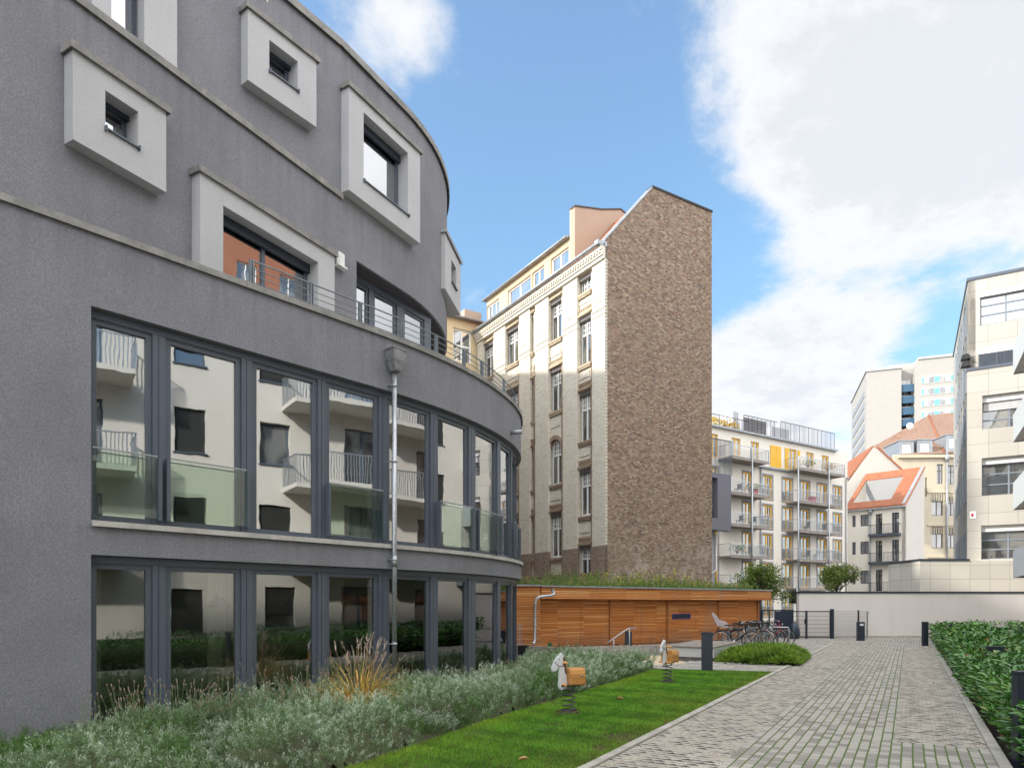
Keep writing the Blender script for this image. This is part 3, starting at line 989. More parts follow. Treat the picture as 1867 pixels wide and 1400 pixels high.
def grass_joint_pavers(name, along=True, moss=True, w=.1085, ln=.16):
    m = NT(name)
    a, l = path_coords(m)
    if not along: a, l = l, a
    wob = m.math('MULTIPLY', m.math('SUBTRACT', m.noise(1.7, 2), .5), .012)
    ar = m.math('DIVIDE', m.math('ADD', a, wob), w); ca = m.math('FLOOR', ar)
    fa = m.math('MULTIPLY', m.math('SUBTRACT', ar, ca), w)
    sh = m.math('MULTIPLY', m.white(m.comb(ca, 0.0, 9.0))[0], 1.0)
    lr = m.math('ADD', m.math('DIVIDE', l, ln), sh); cl = m.math('FLOOR', lr)
    fl = m.math('MULTIPLY', m.math('SUBTRACT', lr, cl), ln)
    ea = m.math('MINIMUM', fa, m.math('SUBTRACT', w, fa)); el = m.math('MINIMUM', fl, m.math('SUBTRACT', ln, fl))
    wn_ = m.white(m.comb(ca, cl, 5.0))
    patch = m.noise(.55, 4, .7, m.comb(m.math('MULTIPLY', a, 1.0), m.math('MULTIPLY', l, 1.5), 0.0))
    dk = m.ramp(m.math('ADD', m.math('MULTIPLY', wn_[0], .55), m.math('MULTIPLY', patch, .9)), [(.74, 0), (.80, 1)])
    c = m.mix(dk, (.385, .37, .33), (.20, .19, .17))
    c = m.mix(m.math('MULTIPLY', m.sep(wn_[1])[1], .35), c, (.50, .48, .44))
    c = m.mix(m.math('MULTIPLY', m.noise(28, 3, .7), .30), c, (.30, .28, .25))
    c = m.mix(m.math('MULTIPLY', m.ramp(m.noise(1.3, 5, .7), [(.45, 0), (.7, 1)]), .25), c, (.27, .25, .21))
    n2 = m.noise(22, 3, .6)
    grn = m.mix(m.noise(60, 2), (.05, .095, .014), (.13, .20, .035))
    grn = m.mix(m.ramp(m.noise(1.1, 3), [(.45, 0), (.6, 1)]), (.16, .15, .10), grn) if moss != 'full' else grn
    ma = m.ramp(m.math('ADD', m.math('DIVIDE', ea, .011), m.math('MULTIPLY', m.math('SUBTRACT', n2, .5), 1.1)), [(.55, 0), (.85, 1)])
    ml = m.ramp(m.math('ADD', m.math('DIVIDE', el, .005), m.math('MULTIPLY', m.math('SUBTRACT', n2, .5), .5)), [(.5, 0), (.9, 1)])
    c = m.mix(ml, (.13, .12, .10), c)
    c = m.mix(ma, grn if moss else (.12, .115, .10), c)
    m.base(c); m.rough(.85); m.spec(.3)
    m.bump(m.math('ADD', m.math('MULTIPLY', ma, ml), m.math('MULTIPLY', n2, .15)), .7, .010)
    return m.mat


def wave_pavers(name):
    """seepage pavers: zigzag rows with grit-filled pockets"""
    m = NT(name)
    a, l = path_coords(m)
    a2 = m.math('DIVIDE', a, .108); ca = m.math('FLOOR', a2); fa = m.math('SUBTRACT', a2, ca)
    tri = m.math('ABSOLUTE', m.math('SUBTRACT', fa, .5))           # 0 centre .. .5 edges
    wz = m.math('MULTIPLY', m.math('SUBTRACT', m.noise(5.0, 2), .5), .03)
    lr = m.math('DIVIDE', m.math('ADD', m.math('ADD', l, wz), m.math('MULTIPLY', tri, .075)), .150)
    cl = m.math('FLOOR', lr); fl = m.math('SUBTRACT', lr, cl)
    w = m.white(m.comb(ca, cl, 2.0))
    c = m.mix(w[0], (.37, .355, .32), (.50, .48, .43))
    fine = m.noise(45, 3, .7)
    c = m.mix(m.math('MULTIPLY', fine, .4), c, (.32, .30, .26))
    # lens shaped pockets in staggered rows, filled with grit or painted dark as recess shade
    v2 = m.math('DIVIDE', m.math('ADD', l, wz), .105); rv = m.math('FLOOR', v2); fv = m.math('SUBTRACT', v2, rv)
    u2 = m.math('ADD', m.math('DIVIDE', a, .118), m.math('MULTIPLY', m.math('MODULO', m.math('ABSOLUTE', rv), 2.0), .5))
    cu = m.math('FLOOR', u2); fu = m.math('SUBTRACT', u2, cu)
    wp = m.white(m.comb(cu, rv, 8.0)); wps = m.sep(wp[1])
    ax = m.math('MULTIPLY', m.math('ABSOLUTE', m.math('SUBTRACT', fu, .5)), 2.0)
    hv = m.math('ABSOLUTE', m.math('SUBTRACT', fv, m.math('SUBTRACT', .62, m.math('MULTIPLY', ax, .22))))
    th = m.math('MULTIPLY', m.math('SUBTRACT', 1.05, m.math('POWER', ax, 1.6)), m.math('ADD', .12, m.math('MULTIPLY', wps[0], .22)))
    th = m.math('ADD', m.math('MAXIMUM', th, .045), m.math('MULTIPLY', m.math('SUBTRACT', fine, .5), .12))
    e = m.math('SUBTRACT', hv, th)
    mk = m.ramp(m.math('MULTIPLY', e, 10.0), [(.0, 0), (.5, 1)])
    mb = m.ramp(m.math('DIVIDE', m.math('MULTIPLY', m.math('SUBTRACT', 1.0, ax), .5), .06, clamp=True), [(.2, .55), (.8, 1)])
    grit = m.n.new('ShaderNodeTexVoronoi'); grit.inputs['Scale'].default_value = 95
    m.l.new(m.tc.outputs['Object'], grit.inputs['Vector'])
    gc = m.ramp(m.sep(grit.outputs['Color'])[0], [(0, (.05, .045, .035)), (.3, (.24, .20, .14)), (.7, (.55, .46, .34)), (1, (.60, .56, .48))])
    hole = m.ramp(m.math('ADD', m.math('MULTIPLY', wps[1], .7), m.math('MULTIPLY', m.noise(1.6, 3), .6)), [(.60, 0), (.72, 1)])
    gc = m.mix(m.math('MULTIPLY', hole, .92), gc, (.035, .03, .024))
    c = m.mix(m.math('MULTIPLY', mk, mb), gc, c)
    c = m.mix(m.math('MULTIPLY', m.ramp(m.noise(.8, 5, .7), [(.45, 0), (.7, 1)]), .25), c, (.28, .26, .21))
    m.base(c); m.rough(.9); m.spec(.25)
    m.bump(m.math('ADD', m.math('MULTIPLY', mk, mb), m.math('MULTIPLY', fine, .2)), .9, .014)
    return m.mat


def structure(o):
    return tag(o, kind='structure')


ASPH = weathered('old asphalt', (.06, .06, .06), (.10, .10, .095), 2.0, .9)
SOIL = weathered('garden soil', (.045, .032, .022), (.10, .075, .05), 9.0, .95)
m = MB()
m.box(I3, -320, 320, -120, 520, -1.2, -.42)
structure(m.build('ground', ASPH))
# lawn: gently uneven sheet
def pt(px, py, z=0.0):
    Y = (EYE - z) * FPX / (py - HOR)
    return ((px - PX0) / FPX * Y, Y)
def inside(px, py, poly):
    r = np.zeros(px.shape, bool); n = len(poly); j = n - 1
    for i in range(n):
        xi, yi = poly[i]; xj, yj = poly[j]
        c = ((yi > py) != (yj > py)) & (px < (xj - xi) * (py - yi) / (yj - yi + 1e-12) + xi)
        r ^= c; j = i
    return r
lawnedge = [(-5.2, 1.2), (-3.0, 4.6), (-1.62, 6.95), (-.27, 9.87), (1.3, 12.8), (2.55, 15.2), (3.55, 17.25)]
kl = lambda s, d=-3.77: PF(s, d, 0)[:2]
lawn_poly = [kl(-14), kl(8.15), (4.02, 17.27), (3.2, 17.5)] + lawnedge[::-1] + [(-9, -4)]
LAWNM = NT('lawn soil and moss')
lc = LAWNM.ramp(LAWNM.noise(1.1, 5, .65), [(.3, (.055, .065, .022)), (.55, (.10, .085, .045)), (.75, (.15, .115, .07))])
LAWNM.base(LAWNM.mix(LAWNM.ramp(LAWNM.noise(30, 3), [(.4, 0), (.7, 1)]), lc, (.05, .045, .02))); LAWNM.rough(.95); LAWNM.spec(.1)
LAWNM.bump(LAWNM.noise(40, 3), .6, .02)
def sheet(name, poly, z, mat, th=.41):
    m = MB(); m.slab(poly, z - th, z, 0)
    return structure(m.build(name, mat))
sheet('lawn', lawn_poly, 0.0, LAWNM.mat)
bed_poly = [C1(s, .02, 0)[:2] for s in [2 + .5 * i for i in range(0, 50)]]
bed_poly = [p for p in bed_poly if p[1] < 19.3] + [(.9, 19.2), (3.3, 19.1), (3.7, 17.6)] + lawnedge[::-1]
sheet('flower_bed', bed_poly, 0.004, SOIL)
sheet('hedge_bed', [kl(-10, .14), kl(30.4, .14), (36, 33.6), (36, -6), kl(-10, 6.0)], -.012, SOIL)
yard = [kl(8.15), kl(8.15, -3.67), kl(9, -3.67), kl(31, -3.67), (18, 36), (-3.5, 36), (-3.5, 26), (-2.5, 19.2), (3.3, 19.1), (4.02, 17.27)]
YARDM = grass_joint_pavers('yard pavers', True, False, .20, .10)
sheet('yard', yard, -.006, YARDM)
sheet('street', [(-3, 36.02), (40, 36.02), (120, 90), (60, 140), (-30, 100)], -.02, ASPH)
P_WAVE = wave_pavers('seepage pavers'); P_GJ = grass_joint_pavers('pavers with mossy joints', True, 'full')
P_CR = grass_joint_pavers('cross laid pavers', False, True); P_CR2 = grass_joint_pavers('plain pavers', True, False, .105, .21)
def strip(name, d0, d1, s0, s1, mat, z=0.0):
    sheet(name, [kl(s0, d0), kl(s1, d0), kl(s1, d1), kl(s0, d1)], z, mat, .40)
strip('path', -3.665, -2.585, -14, 9.6, P_WAVE)
strip('path', -2.585, -1.06, -14, 23.5, P_GJ)
strip('path', -1.06, -.115, .05, 23.5, P_WAVE)
strip('path', -1.06, -.115, -14, .05, P_GJ)
strip('path', -3.665, -2.585, 9.6, 10.7, P_CR2)
strip('path', -3.665, -2.585, 10.7, 23.5, P_WAVE)
strip('path', -3.665, .14, 23.5, 30.4, P_CR2)
KERBM = weathered('kerb stone', (.31, .30, .26), (.47, .45, .40), 3.0, .85)
for d0, d1, n0, n1, z in ((-3.775, -3.667, -14, 23, .022), (-.113, .0, -14, 30, .018)):
    m = MB(); s = float(n0)
    while s < n1:
        m.box(PF, s + .004, s + .994, d0, d1, -.35, z + random.uniform(-.002, .003)); s += 1.0
    structure(m.build('kerb', KERBM, bevel=.004))
# pale slab walk in front of the deck
wk = [(4.02, 17.29), (6.42, 16.62), (7.52, 18.28), (4.9, 19.28)]
SLABM = grass_joint_pavers('pale walkway slabs', False, False, .16, .42)
sheet('walkway', wk, .012, SLABM)
m = MB()
a, b = Vector((3.3, 17.42, 0)), Vector((6.44, 16.56, 0))
F = Frame(a.x, a.y, math.degrees(math.atan2((b - a).x, (b - a).y)))
m.box(F, 0, (b - a).length, -.03, .03, -.3, .03)
structure(m.build('lawn_edging', weathered('grey edging', (.16, .16, .16), (.26, .25, .24), 5)))
SAND = weathered('play sand', (.50, .40, .27), (.60, .50, .36), 12, .95)
sheet('sand_pit', [(3.25, 18.4), (4.9, 19.3), (5.3, 21.6), (3.2, 23.2), (3.1, 19.4)], .0, SAND)
m = MB()
rng = np.random.default_rng(3)
for i in range(420):
    u = rng.random(); v = rng.random()
    x = 4.95 + 2.3 * u + .2 * v; y = 19.35 - .55 * u + .55 * v - .1
    r = rng.uniform(.012, .03); a = rng.uniform(0, 6)
    m.poly([(x + r * math.cos(a + k * 1.57) * (.6 + .4 * (k % 2)), y + r * math.sin(a + k * 1.57), .012) for k in range(4)]
           ) if False else m.lathe((x, y, .01), [(0, -.5 * r), (r, 0), (.6 * r, .6 * r), (0, .75 * r)], 5)
tag(m.build('gravel', weathered('white gravel', (.45, .43, .40), (.60, .58, .54), 30)), 'pale gravel strip at the foot of the low wooden deck', 'gravel', kind='stuff')


# ================================================================== leaves, numpy
def leaves(name, base, dirv, length, width, colr, mat, parent=None, fold=False, up=None, droop=.0):
    base = np.asarray(base, float); n = len(base)
    dirv = dirv / (np.linalg.norm(dirv, axis=1, keepdims=True) + 1e-9)
    rv = rng.normal(size=(n, 3)) if up is None else up + rng.normal(size=(n, 3)) * .35
    side = np.cross(dirv, rv); side /= (np.linalg.norm(side, axis=1, keepdims=True) + 1e-9)
    nrm = np.cross(side, dirv)
    L = np.asarray(length).reshape(-1, 1) * np.ones((n, 1)); W = np.asarray(width).reshape(-1, 1) * np.ones((n, 1))
    tip = base + dirv * L - np.array([0, 0, 1]) * droop * L
    if not fold:
        mid = base + dirv * L * .45
        V = np.stack([base, mid + side * W * .5, tip, mid - side * W * .5], 1)
        k = 4; loops = np.arange(n * 4); starts = np.arange(0, n * 4, 4); tot = np.full(n, 4)
    else:
        m1, m2 = base + dirv * L * .28, base + dirv * L * .68 - np.array([0, 0, 1]) * droop * L * .3
        V = np.stack([base, m1 + side * W * .5 + nrm * W * .12, m2 + side * W * .42 + nrm * W * .10, tip,
                      m2 - side * W * .42 + nrm * W * .10, m1 - side * W * .5 + nrm * W * .12], 1)
        k = 6
        o = np.arange(n)[:, None] * 6
        loops = np.concatenate([o + np.array([0, 1, 2, 3]), o + np.array([0, 3, 4, 5])], 1).reshape(-1)
        starts = np.arange(0, n * 8, 4); tot = np.full(n * 2, 4)
    me = bpy.data.meshes.new(name)
    me.vertices.add(n * k); me.vertices.foreach_set('co', V.reshape(-1).astype(np.float32))
    me.loops.add(len(loops)); me.loops.foreach_set('vertex_index', loops.astype(np.int32))
    me.polygons.add(len(starts)); me.polygons.foreach_set('loop_start', starts.astype(np.int32))
    me.polygons.foreach_set('loop_total', tot.astype(np.int32))
    ca = me.color_attributes.new(name='Col', type='FLOAT_COLOR', domain='POINT')
    cc = np.ones((n, k, 4)); cc[:, :, :3] = np.asarray(colr)[:, None, :]
    ca.data.foreach_set('color', cc.reshape(-1).astype(np.float32))
    me.materials.append(mat); me.update(calc_edges=True)
    o = bpy.data.objects.new(name, me); col.objects.link(o); attach(o, parent)
    return o


def snoise(x, y, f=1.0, seed=0):
    r = np.random.default_rng(seed); v = 0
    for k in range(7):
        a = r.uniform(0, 6.28); w = f * (1.35 ** k) * r.uniform(.7, 1.3)
        v = v + np.sin((x * math.cos(a) + y * math.sin(a)) * w + r.uniform(0, 6.28)) * (.85 ** k)
    return v / 3.0


def lerp(a, b, t):
    t = np.clip(t, 0, 1)[:, None]
    return np.asarray(a) * (1 - t) + np.asarray(b) * t


def sample_poly(poly, n):
    P = np.array(poly); lo, hi = P.min(0), P.max(0)
    xs, ys = [], []
    c = 0
    while c < n:
        x = rng.uniform(lo[0], hi[0], n * 2); y = rng.uniform(lo[1], hi[1], n * 2)
        k = inside(x, y, poly); xs.append(x[k]); ys.append(y[k]); c += k.sum()
    return np.concatenate(xs)[:n], np.concatenate(ys)[:n]


F_GRASS = foliage('grass blades', .35, .55, .25)
F_LAV = foliage('lavender foliage', .15, .7, .15)
F_LAUREL = foliage('laurel leaves', .12, .26, .6)
F_TREE = foliage('tree leaves', .25, .55, .3)

# --- lawn blades
x, y = sample_poly(lawn_poly, 330000)
dist = np.hypot(x, y)
vis = (y > 5.2) & (x / np.maximum(y, .1) > -.42) & (rng.random(len(x)) < np.clip((11.0 / dist) ** 1.3, .28, 1))
kd = (x - 5.5) * PA[0] + (y - 7.66) * PA[1] + 3.77           # distance from the kerb (negative)
bare = snoise(x, y, 2.2, 5) + .9 * np.exp(kd / .35) > 1.15
bare |= (np.hypot(x - 1.45, (y - 8.35) * .8) < .28 + .1 * snoise(x, y, 9, 8)) | (np.hypot(x - 1.0, (y - 7.75)) < .13 + .08 * snoise(x, y, 9, 9))
bare |= (np.hypot(x - .85, y - 10.4) < .22 + .05 * snoise(x, y, 9, 3)) | (np.hypot(x - 3.3, y - 14.5) < .24 + .05 * snoise(x, y, 9, 4)) | (snoise(x, y, 1.1, 66) + .5 * snoise(x, y, 4, 67) > 1.15) & (rng.random(len(x)) < .6)
k = vis & ~(bare & (rng.random(len(x)) < .85))
x, y, dist = x[k], y[k], dist[k]
n = len(x)
t1, t2 = snoise(x, y, 1.3, 1), snoise(x, y, 5.0, 2)
kd = (x - 5.5) * PA[0] + (y - 7.66) * PA[1] + 3.77
cg = lerp((.050, .21, .022), (.20, .46, .055), .5 + .6 * t2 + .35 * snoise(x, y, 14, 44))
weed = np.clip(snoise(x, y, 2.4, 71) - .55, 0, 1)[:, None] * 1.6
cg = cg * (1 - np.clip(weed, 0, .7)) + np.array((.13, .30, .10)) * np.clip(weed, 0, .7)
cg = lerp(cg[0] * 0, cg[0] * 0, np.zeros(1)) if False else cg
edge = np.clip(.55 * np.exp(kd / .5) + .35 * (t1 > .45) * (t1 - .45) * 2 + np.clip(1.0 - np.abs(dist - 8.0) / 6, 0, 1) * .0, 0, .8)
cg = cg * (1 - edge[:, None]) + np.array((.28, .33, .06)) * edge[:, None]
# a lighter, yellower band along the shrubs
le = np.array(lawnedge)
dl = np.min([np.abs((x - a[0]) * (b[1] - a[1]) - (y - a[1]) * (b[0] - a[0])) / np.hypot(*(b - a)) + 5 * ((y < min(a[1], b[1])) | (y > max(a[1], b[1]))) for a, b in zip(le[:-1], le[1:])], axis=0)
f = np.clip(np.exp(-dl / .55) * 1.1, 0, .85) * (.65 + .5 * t1)
f = np.clip(f, 0, .8)
cg = cg * (1 - f[:, None]) + np.array((.36, .50, .06)) * f[:, None]
dry = rng.random(n) < .05 + .25 * np.clip(snoise(x, y, 1.9, 73) - .6, 0, 1)
cg[dry] = (.26, .22, .09)
cg *= rng.uniform(.55, 1.45, (n, 1))
d3 = np.stack([rng.normal(0, .38, n), rng.normal(0, .38, n), np.ones(n)], 1)
leaves('grass', np.stack([x, y, np.zeros(n)], 1), d3, rng.uniform(.03, .06, n) * (1 + .25 * t2), .0058 * np.clip(dist / 8, .9, 2.0), cg, F_GRASS)
tag(bpy.data.objects['grass'], 'short green grass of the lawn between the lavender and the path', 'grass', kind='stuff')

# --- fallen leaves
LEAFM = weathered('dry leaf', (.42, .20, .07), (.60, .38, .18), 30)
LEAFR = weathered('red leaf', (.30, .05, .02), (.45, .10, .03), 30)
spots = [((1130, 1278), .15, 'long pale brown fallen leaf on the lawn, between the two spring rockers', LEAFM),
         ((955, 1391), .12, 'curled beige fallen leaf on the lawn at the lower edge of the photo', LEAFM),
         ((1227, 1273), .03, 'small brown fallen leaf on the lawn nearest the farther rocker', LEAFM),
         ((1214, 1322), .06, 'reddish fallen leaf on the lawn close to the kerb, above the bare patch', LEAFR),
         ((1072, 1360), .03, 'tiny orange fallen leaf on the lawn left of the bare patch', LEAFR),
         ((1460, 1335), .03, 'tiny red leaf lying on the mossy pavers', LEAFR),
         ((1702, 1248), .05, 'small dark red leaf lying on the seepage pavers', LEAFR)]
for (p, sz, lb, mt) in spots:
    x0, y0 = pt(*p)
    a = rng.uniform(0, 6)
    m = MB()
    pr = [(0, 0), (.3, .22), (.65, .24), (1, 0), (.65, -.2), (.3, -.22)]
    pts = []
    for u, v in pr:
        uu, vv = (u - .5) * sz, v * sz
        pts.append((x0 + uu * math.cos(a) - vv * math.sin(a), y0 + uu * math.sin(a) + vv * math.cos(a), .035 + .25 * sz * abs(v) * 4 + .012 * u))
    m.poly([pts[0], pts[1], pts[2], pts[3]]); m.poly([pts[0], pts[3], pts[4], pts[5]])
    tag(m.build('fallen_leaf', mt), lb, 'leaf', 'fallen leaves')
m = MB()
for i in range(13):
    x0, y0 = pt(1838 + rng.normal(0, 9), 1352 + rng.normal(0, 5)); a = rng.uniform(0, 6); sz = rng.uniform(.06, .10)
    zz = .03 + rng.uniform(0, .06)
    P = [(x0 + (u - .5) * sz * math.cos(a) - v * sz * math.sin(a), y0 + (u - .5) * sz * math.sin(a) + v * sz * math.cos(a), zz + w * sz) for u, v, w in ((0, 0, 0), (.3, .22, .12), (.7, .22, .15), (1, 0, .3), (.7, -.2, .15), (.3, -.22, .12))]
    m.poly(P[:4]); m.poly([P[0], P[3], P[4], P[5]])
tag(m.build('withered_leaves', LEAFM), 'bunch of withered brown laurel leaves on the kerb at the right', 'leaves', kind='stuff')

# --- lavender bed
lav_poly = [p for p in bed_poly]
CLX, CLY = sample_poly(lav_poly, 230)
CLT = rng.random(230); CLR = rng.uniform(.28, .52, 230)
def clump(x, y):
    best = np.full(x.shape, -9.0); idx = np.zeros(x.shape, int)
    for i in range(len(CLX)):
        v = 1 - np.hypot(x - CLX[i], y - CLY[i]) / CLR[i]
        k = v > best; best[k] = v[k]; idx[k] = i
    return best, idx
def lav_h(x, y):
    dC = np.full(x.shape, 9.0)
    for s in np.arange(8, 26, .5):
        c = C1(min(s, C1.L), 0, 0); dC = np.minimum(dC, np.hypot(x - c[0], y - c[1]))
    le_ = np.full(x.shape, 9.0)
    for a, b in zip(le[:-1], le[1:]):
        t = np.clip(((x - a[0]) * (b[0] - a[0]) + (y - a[1]) * (b[1] - a[1])) / ((b - a) ** 2).sum(), 0, 1)
        le_ = np.minimum(le_, np.hypot(x - a[0] - t * (b[0] - a[0]), y - a[1] - t * (b[1] - a[1])))
    farend = np.clip((19.3 - y) / .5, 0, 1)
    edge = np.clip(le_ / .40, 0, 1) ** .45
    wall = .45 + .55 * np.clip(dC / 1.1, 0, 1)
    left = np.clip((x + 5.9) / 2.2, .12, 1.0)
    cb_, ci_ = clump(x, y)
    left = left * (.50 + .62 * np.clip(cb_ * 2.2, 0, 1) ** .5) * (.85 + .3 * CLT[ci_])
    h = (.37 + .10 * snoise(x, y, 3.1, 21) + .06 * snoise(x, y, 8, 22)) * edge * wall * (.35 + .65 * farend) * left
    return np.clip(h * np.where(y > 13, .88, 1.0), .04, .6)
x, y = sample_poly(lav_poly, 30000)
G_X, G_Y = (655 - PX0) / FPX * 10.1, 10.1
dist = np.hypot(x, y)
vis = (y > 4.4) & (x / y > -.80) & (x / y < .35) & (np.hypot(x - G_X, (y - G_Y)) > .36) & (np.hypot((x - G_X - .10) / 1.15, (y - G_Y + .42)) > .42)
x, y, dist = x[vis], y[vis], dist[vis]
keep = rng.random(len(x)) < np.clip((9.0 / dist) ** 1.4, .20, 1)
x, y, dist = x[keep], y[keep], dist[keep]
h = lav_h(x, y)
ns = len(x)
u = rng.random(ns) ** .55
px_, py_ = x, y
pz = h * (.25 + .75 * u) - .05
K = 30
# each sprig leans out of its clump
cbest, cidx = clump(x, y)
cx_, cy_ = CLX[cidx], CLY[cidx]
lean = np.stack([(x - cx_) * 1.3 + rng.normal(0, .35, ns), (y - cy_) * 1.3 + rng.normal(0, .35, ns) - .15, np.ones(ns)], 1)
lean /= np.linalg.norm(lean, axis=1, keepdims=True)
sl = rng.uniform(.08, .22, ns) * np.clip(dist / 9, .9, 1.4)
tone = snoise(x, y, 1.7, 31); tone2 = snoise(x, y, 6.0, 32)
silver = np.clip(.10 + .75 * CLT[cidx] + .35 * tone + .3 * tone2 + .5 * (u - .6), 0, 1)
silver = np.where(x < -3.6, silver * .6, silver)
B, D, Ln, Wd, Cl = [], [], [], [], []
for k_ in range(K):
    f = (k_ + .5) / K
    ang = k_ * 2.4 + rng.uniform(0, 6.28, ns)
    A = np.cross(lean, rng.normal(size=(ns, 3))); A /= np.linalg.norm(A, axis=1, keepdims=True)
    Bv = np.cross(lean, A)
    rad = A * np.cos(ang)[:, None] + Bv * np.sin(ang)[:, None]
    B.append(np.stack([px_, py_, pz], 1) + lean * (sl * f)[:, None] + rad * .006)
    D.append(lean * (.55 + .5 * f) + rad * (1.0 - .45 * f))
    sc_ = np.clip(dist / 9, .85, 1.8)
    Ln.append(rng.uniform(.024, .056, ns) * sc_ * (1.1 - .3 * f)); Wd.append(rng.uniform(.0045, .008, ns) * sc_ * 1.05)
    c = lerp((.070, .175, .025), (.21, .30, .165), silver * .9) * (.55 + .6 * np.clip(cbest * 2.5, 0, 1))[:, None] ** .6  # colour darkens towards clump edges: painted shade between the clumps
    c = c + (np.array((.66, .75, .64)) - c) * np.clip((f - .5) * 2.0 * silver, 0, .9)[:, None]
    c *= (rng.uniform(.75, 1.25, ns))[:, None]
    Cl.append(c)
o = leaves('lavender_foliage', np.concatenate(B), np.concatenate(D), np.concatenate(Ln), np.concatenate(Wd), np.concatenate(Cl), F_LAV)
tag(o, 'grey-green lavender bed along the foot of the curved grey building', 'lavender', kind='stuff')
# woody mass inside the clumps
gx = np.arange(-9, 4.2, .09); gy = np.arange(3.0, 19.6, .09)
X, Y = np.meshgrid(gx, gy); ins = inside(X.ravel(), Y.ravel(), lav_poly).reshape(X.shape)
H = (lav_h(X.ravel(), Y.ravel()).reshape(X.shape) * .95 - .19).clip(-.02, .4) + rng.normal(0, .008, X.shape)
m = MB(); idx = {}
for i in range(X.shape[0] - 1):
    for j in range(X.shape[1] - 1):
        if ins[i, j] and ins[i + 1, j] and ins[i, j + 1] and ins[i + 1, j + 1]:
            q = []
            for a, b in ((i, j), (i, j + 1), (i + 1, j + 1), (i + 1, j)):
                if (a, b) not in idx:
                    idx[(a, b)] = len(m.v); m.v.append((X[a, b], Y[a, b], H[a, b]))
                q.append(idx[(a, b)])
            m.f.append(tuple(q)); m.m.append(0); m.sm.append(True)
TW = weathered('twiggy lavender stems', (.035, .045, .02), (.09, .10, .05), 35, .95)
w_ = m.build('woody_stems', TW, o, weld=False)
# spent flower stalks
def stalks(n, region, hmin, hmax, label, name):
    m = MB()
    for i in range(n):
        while True:
            x0, y0 = region()
            if inside(np.array([x0]), np.array([y0]), lav_poly)[0]: break
        hh = rng.uniform(hmin, hmax); a, b = rng.normal(0, .16), rng.normal(0, .16)
        z0 = float(lav_h(np.array([x0]), np.array([y0]))[0]) * .7
        P = [(x0, y0, z0), (x0 + a * hh * .5, y0 + b * hh * .5, z0 + hh * .55), (x0 + a * hh, y0 + b * hh, z0 + hh)]
        m.tube(P, .0022, 4, 0)
        t = Vector(P[2]); dv = (Vector(P[2]) - Vector(P[1])).normalized()
        m.tube([t - dv * .002, t + dv * .012, t + dv * .035, t + dv * .05], [.002, .006, .0065, .002], 5, 1)
    q = m.build(name, [plain(name + ' stem', (.13, .17, .07), .8), plain(name + ' head', (.26, .20, .16), .9)], weld=False)
    return tag(q, label, 'lavender stalks', kind='stuff')
def near_wall():
    s = rng.uniform(C1.s(120), C1.s(640)); return C1(s, rng.uniform(.5, 1.7), 0)[:2]
stalks(420, near_wall, .16, .50, 'thin spent lavender flower stalks in front of the left ground floor windows', 'lavender_stalks')
def farther():
    s = rng.uniform(C1.s(640), C1.s(930)); return C1(s, rng.uniform(.3, 1.3), 0)[:2]
stalks(260, farther, .12, .32, 'low spent lavender stalks in front of the right ground floor windows', 'lavender_stalks')

# --- ornamental grass with plumes
gx0, gy0 = G_X, G_Y
e = empty('ornamental_grass', (gx0, gy0, 0), label='yellow ornamental grass tuft with silvery plumes beside the downpipe', cat='grass tuft')
m = MB(); 
B, D, Ln, Wd, Cl = [], [], [], [], []
def blade_path(m, p0, dirv, L, w, bend, segs=6):
    d = Vector(dirv).normalized(); p = Vector(p0)
    sidev = d.cross(Vector((0, 0, 1)))
    sidev = sidev.normalized() if sidev.length > .05 else Vector((1, 0, 0))
    b = len(m.v)
    for i in range(segs + 1):
        f = i / segs; ww = w * (1 - f) ** .6 * .5 + .0004
        m.v.append(tuple(p - sidev * ww)); m.v.append(tuple(p + sidev * ww))
        p = p + d * (L / segs); d = (d + Vector((0, 0, -bend / segs))).normalized()
    for i in range(segs):
        m.f.append((b + 2 * i, b + 2 * i + 1, b + 2 * i + 3, b + 2 * i + 2)); m.m.append(0); m.sm.append(True)
mats = [plain('straw yellow blade', (.80, .52, .12), .6, var=.3, scale=4), plain('green blade', (.34, .42, .09), .6, var=.3, scale=4), plain('russet blade', (.58, .28, .09), .6, var=.3, scale=4)]
ms = [MB(), MB(), MB()]
for i in range(1700):
    a = rng.uniform(0, 6.28); r = rng.uniform(0, .30); t = rng.uniform(.15, 1.9) ** 1.0
    k = 0 if rng.random() < .62 else (1 if rng.random() < .6 else 2)
    blade_path(ms[k], (gx0 + r * math.cos(a), gy0 + r * math.sin(a), .05), (math.cos(a) * t, math.sin(a) * t, 1), rng.uniform(.6, 1.05), rng.uniform(.009, .016), rng.uniform(1.4, 3.6))
for q, mt in zip(ms, mats): q.build('blades', mt, e, weld=False)
m = MB()
pl = [MB(), MB()]
for i in range(42):
    a = rng.uniform(0, 6.28); t = abs(rng.normal(0, .33)); L = rng.uniform(.65, .98)
    d = Vector((math.cos(a) * t + .04, math.sin(a) * t * .6, 1)).normalized()
    p0 = Vector((gx0 + .1 * math.cos(a), gy0 + .1 * math.sin(a), .1))
    p1 = p0 + d * L; m.tube([p0, p0 + d * L * .5 , p1], .0024, 4)
    dd = Vector((d.x + rng.normal(.15, .3), d.y + rng.normal(0, .3), .8)).normalized()
    kk = 0 if rng.random() < .75 else 1
    for j in range(34):
        f = rng.random(); q = p1 + dd * (.17 * f)
        v = (dd + Vector(rng.normal(0, .38, 3))).normalized()
        blade_path(pl[kk], q, v, rng.uniform(.03, .07) * (1.15 - .6 * f), .0045, .8, 2)
m.build('stalks', plain('plume stalk', (.28, .20, .09), .7), e, weld=False)
pl[0].build('plumes', plain('silvery plume', (.60, .50, .42), .8, var=.25, scale=30), e, weld=False)
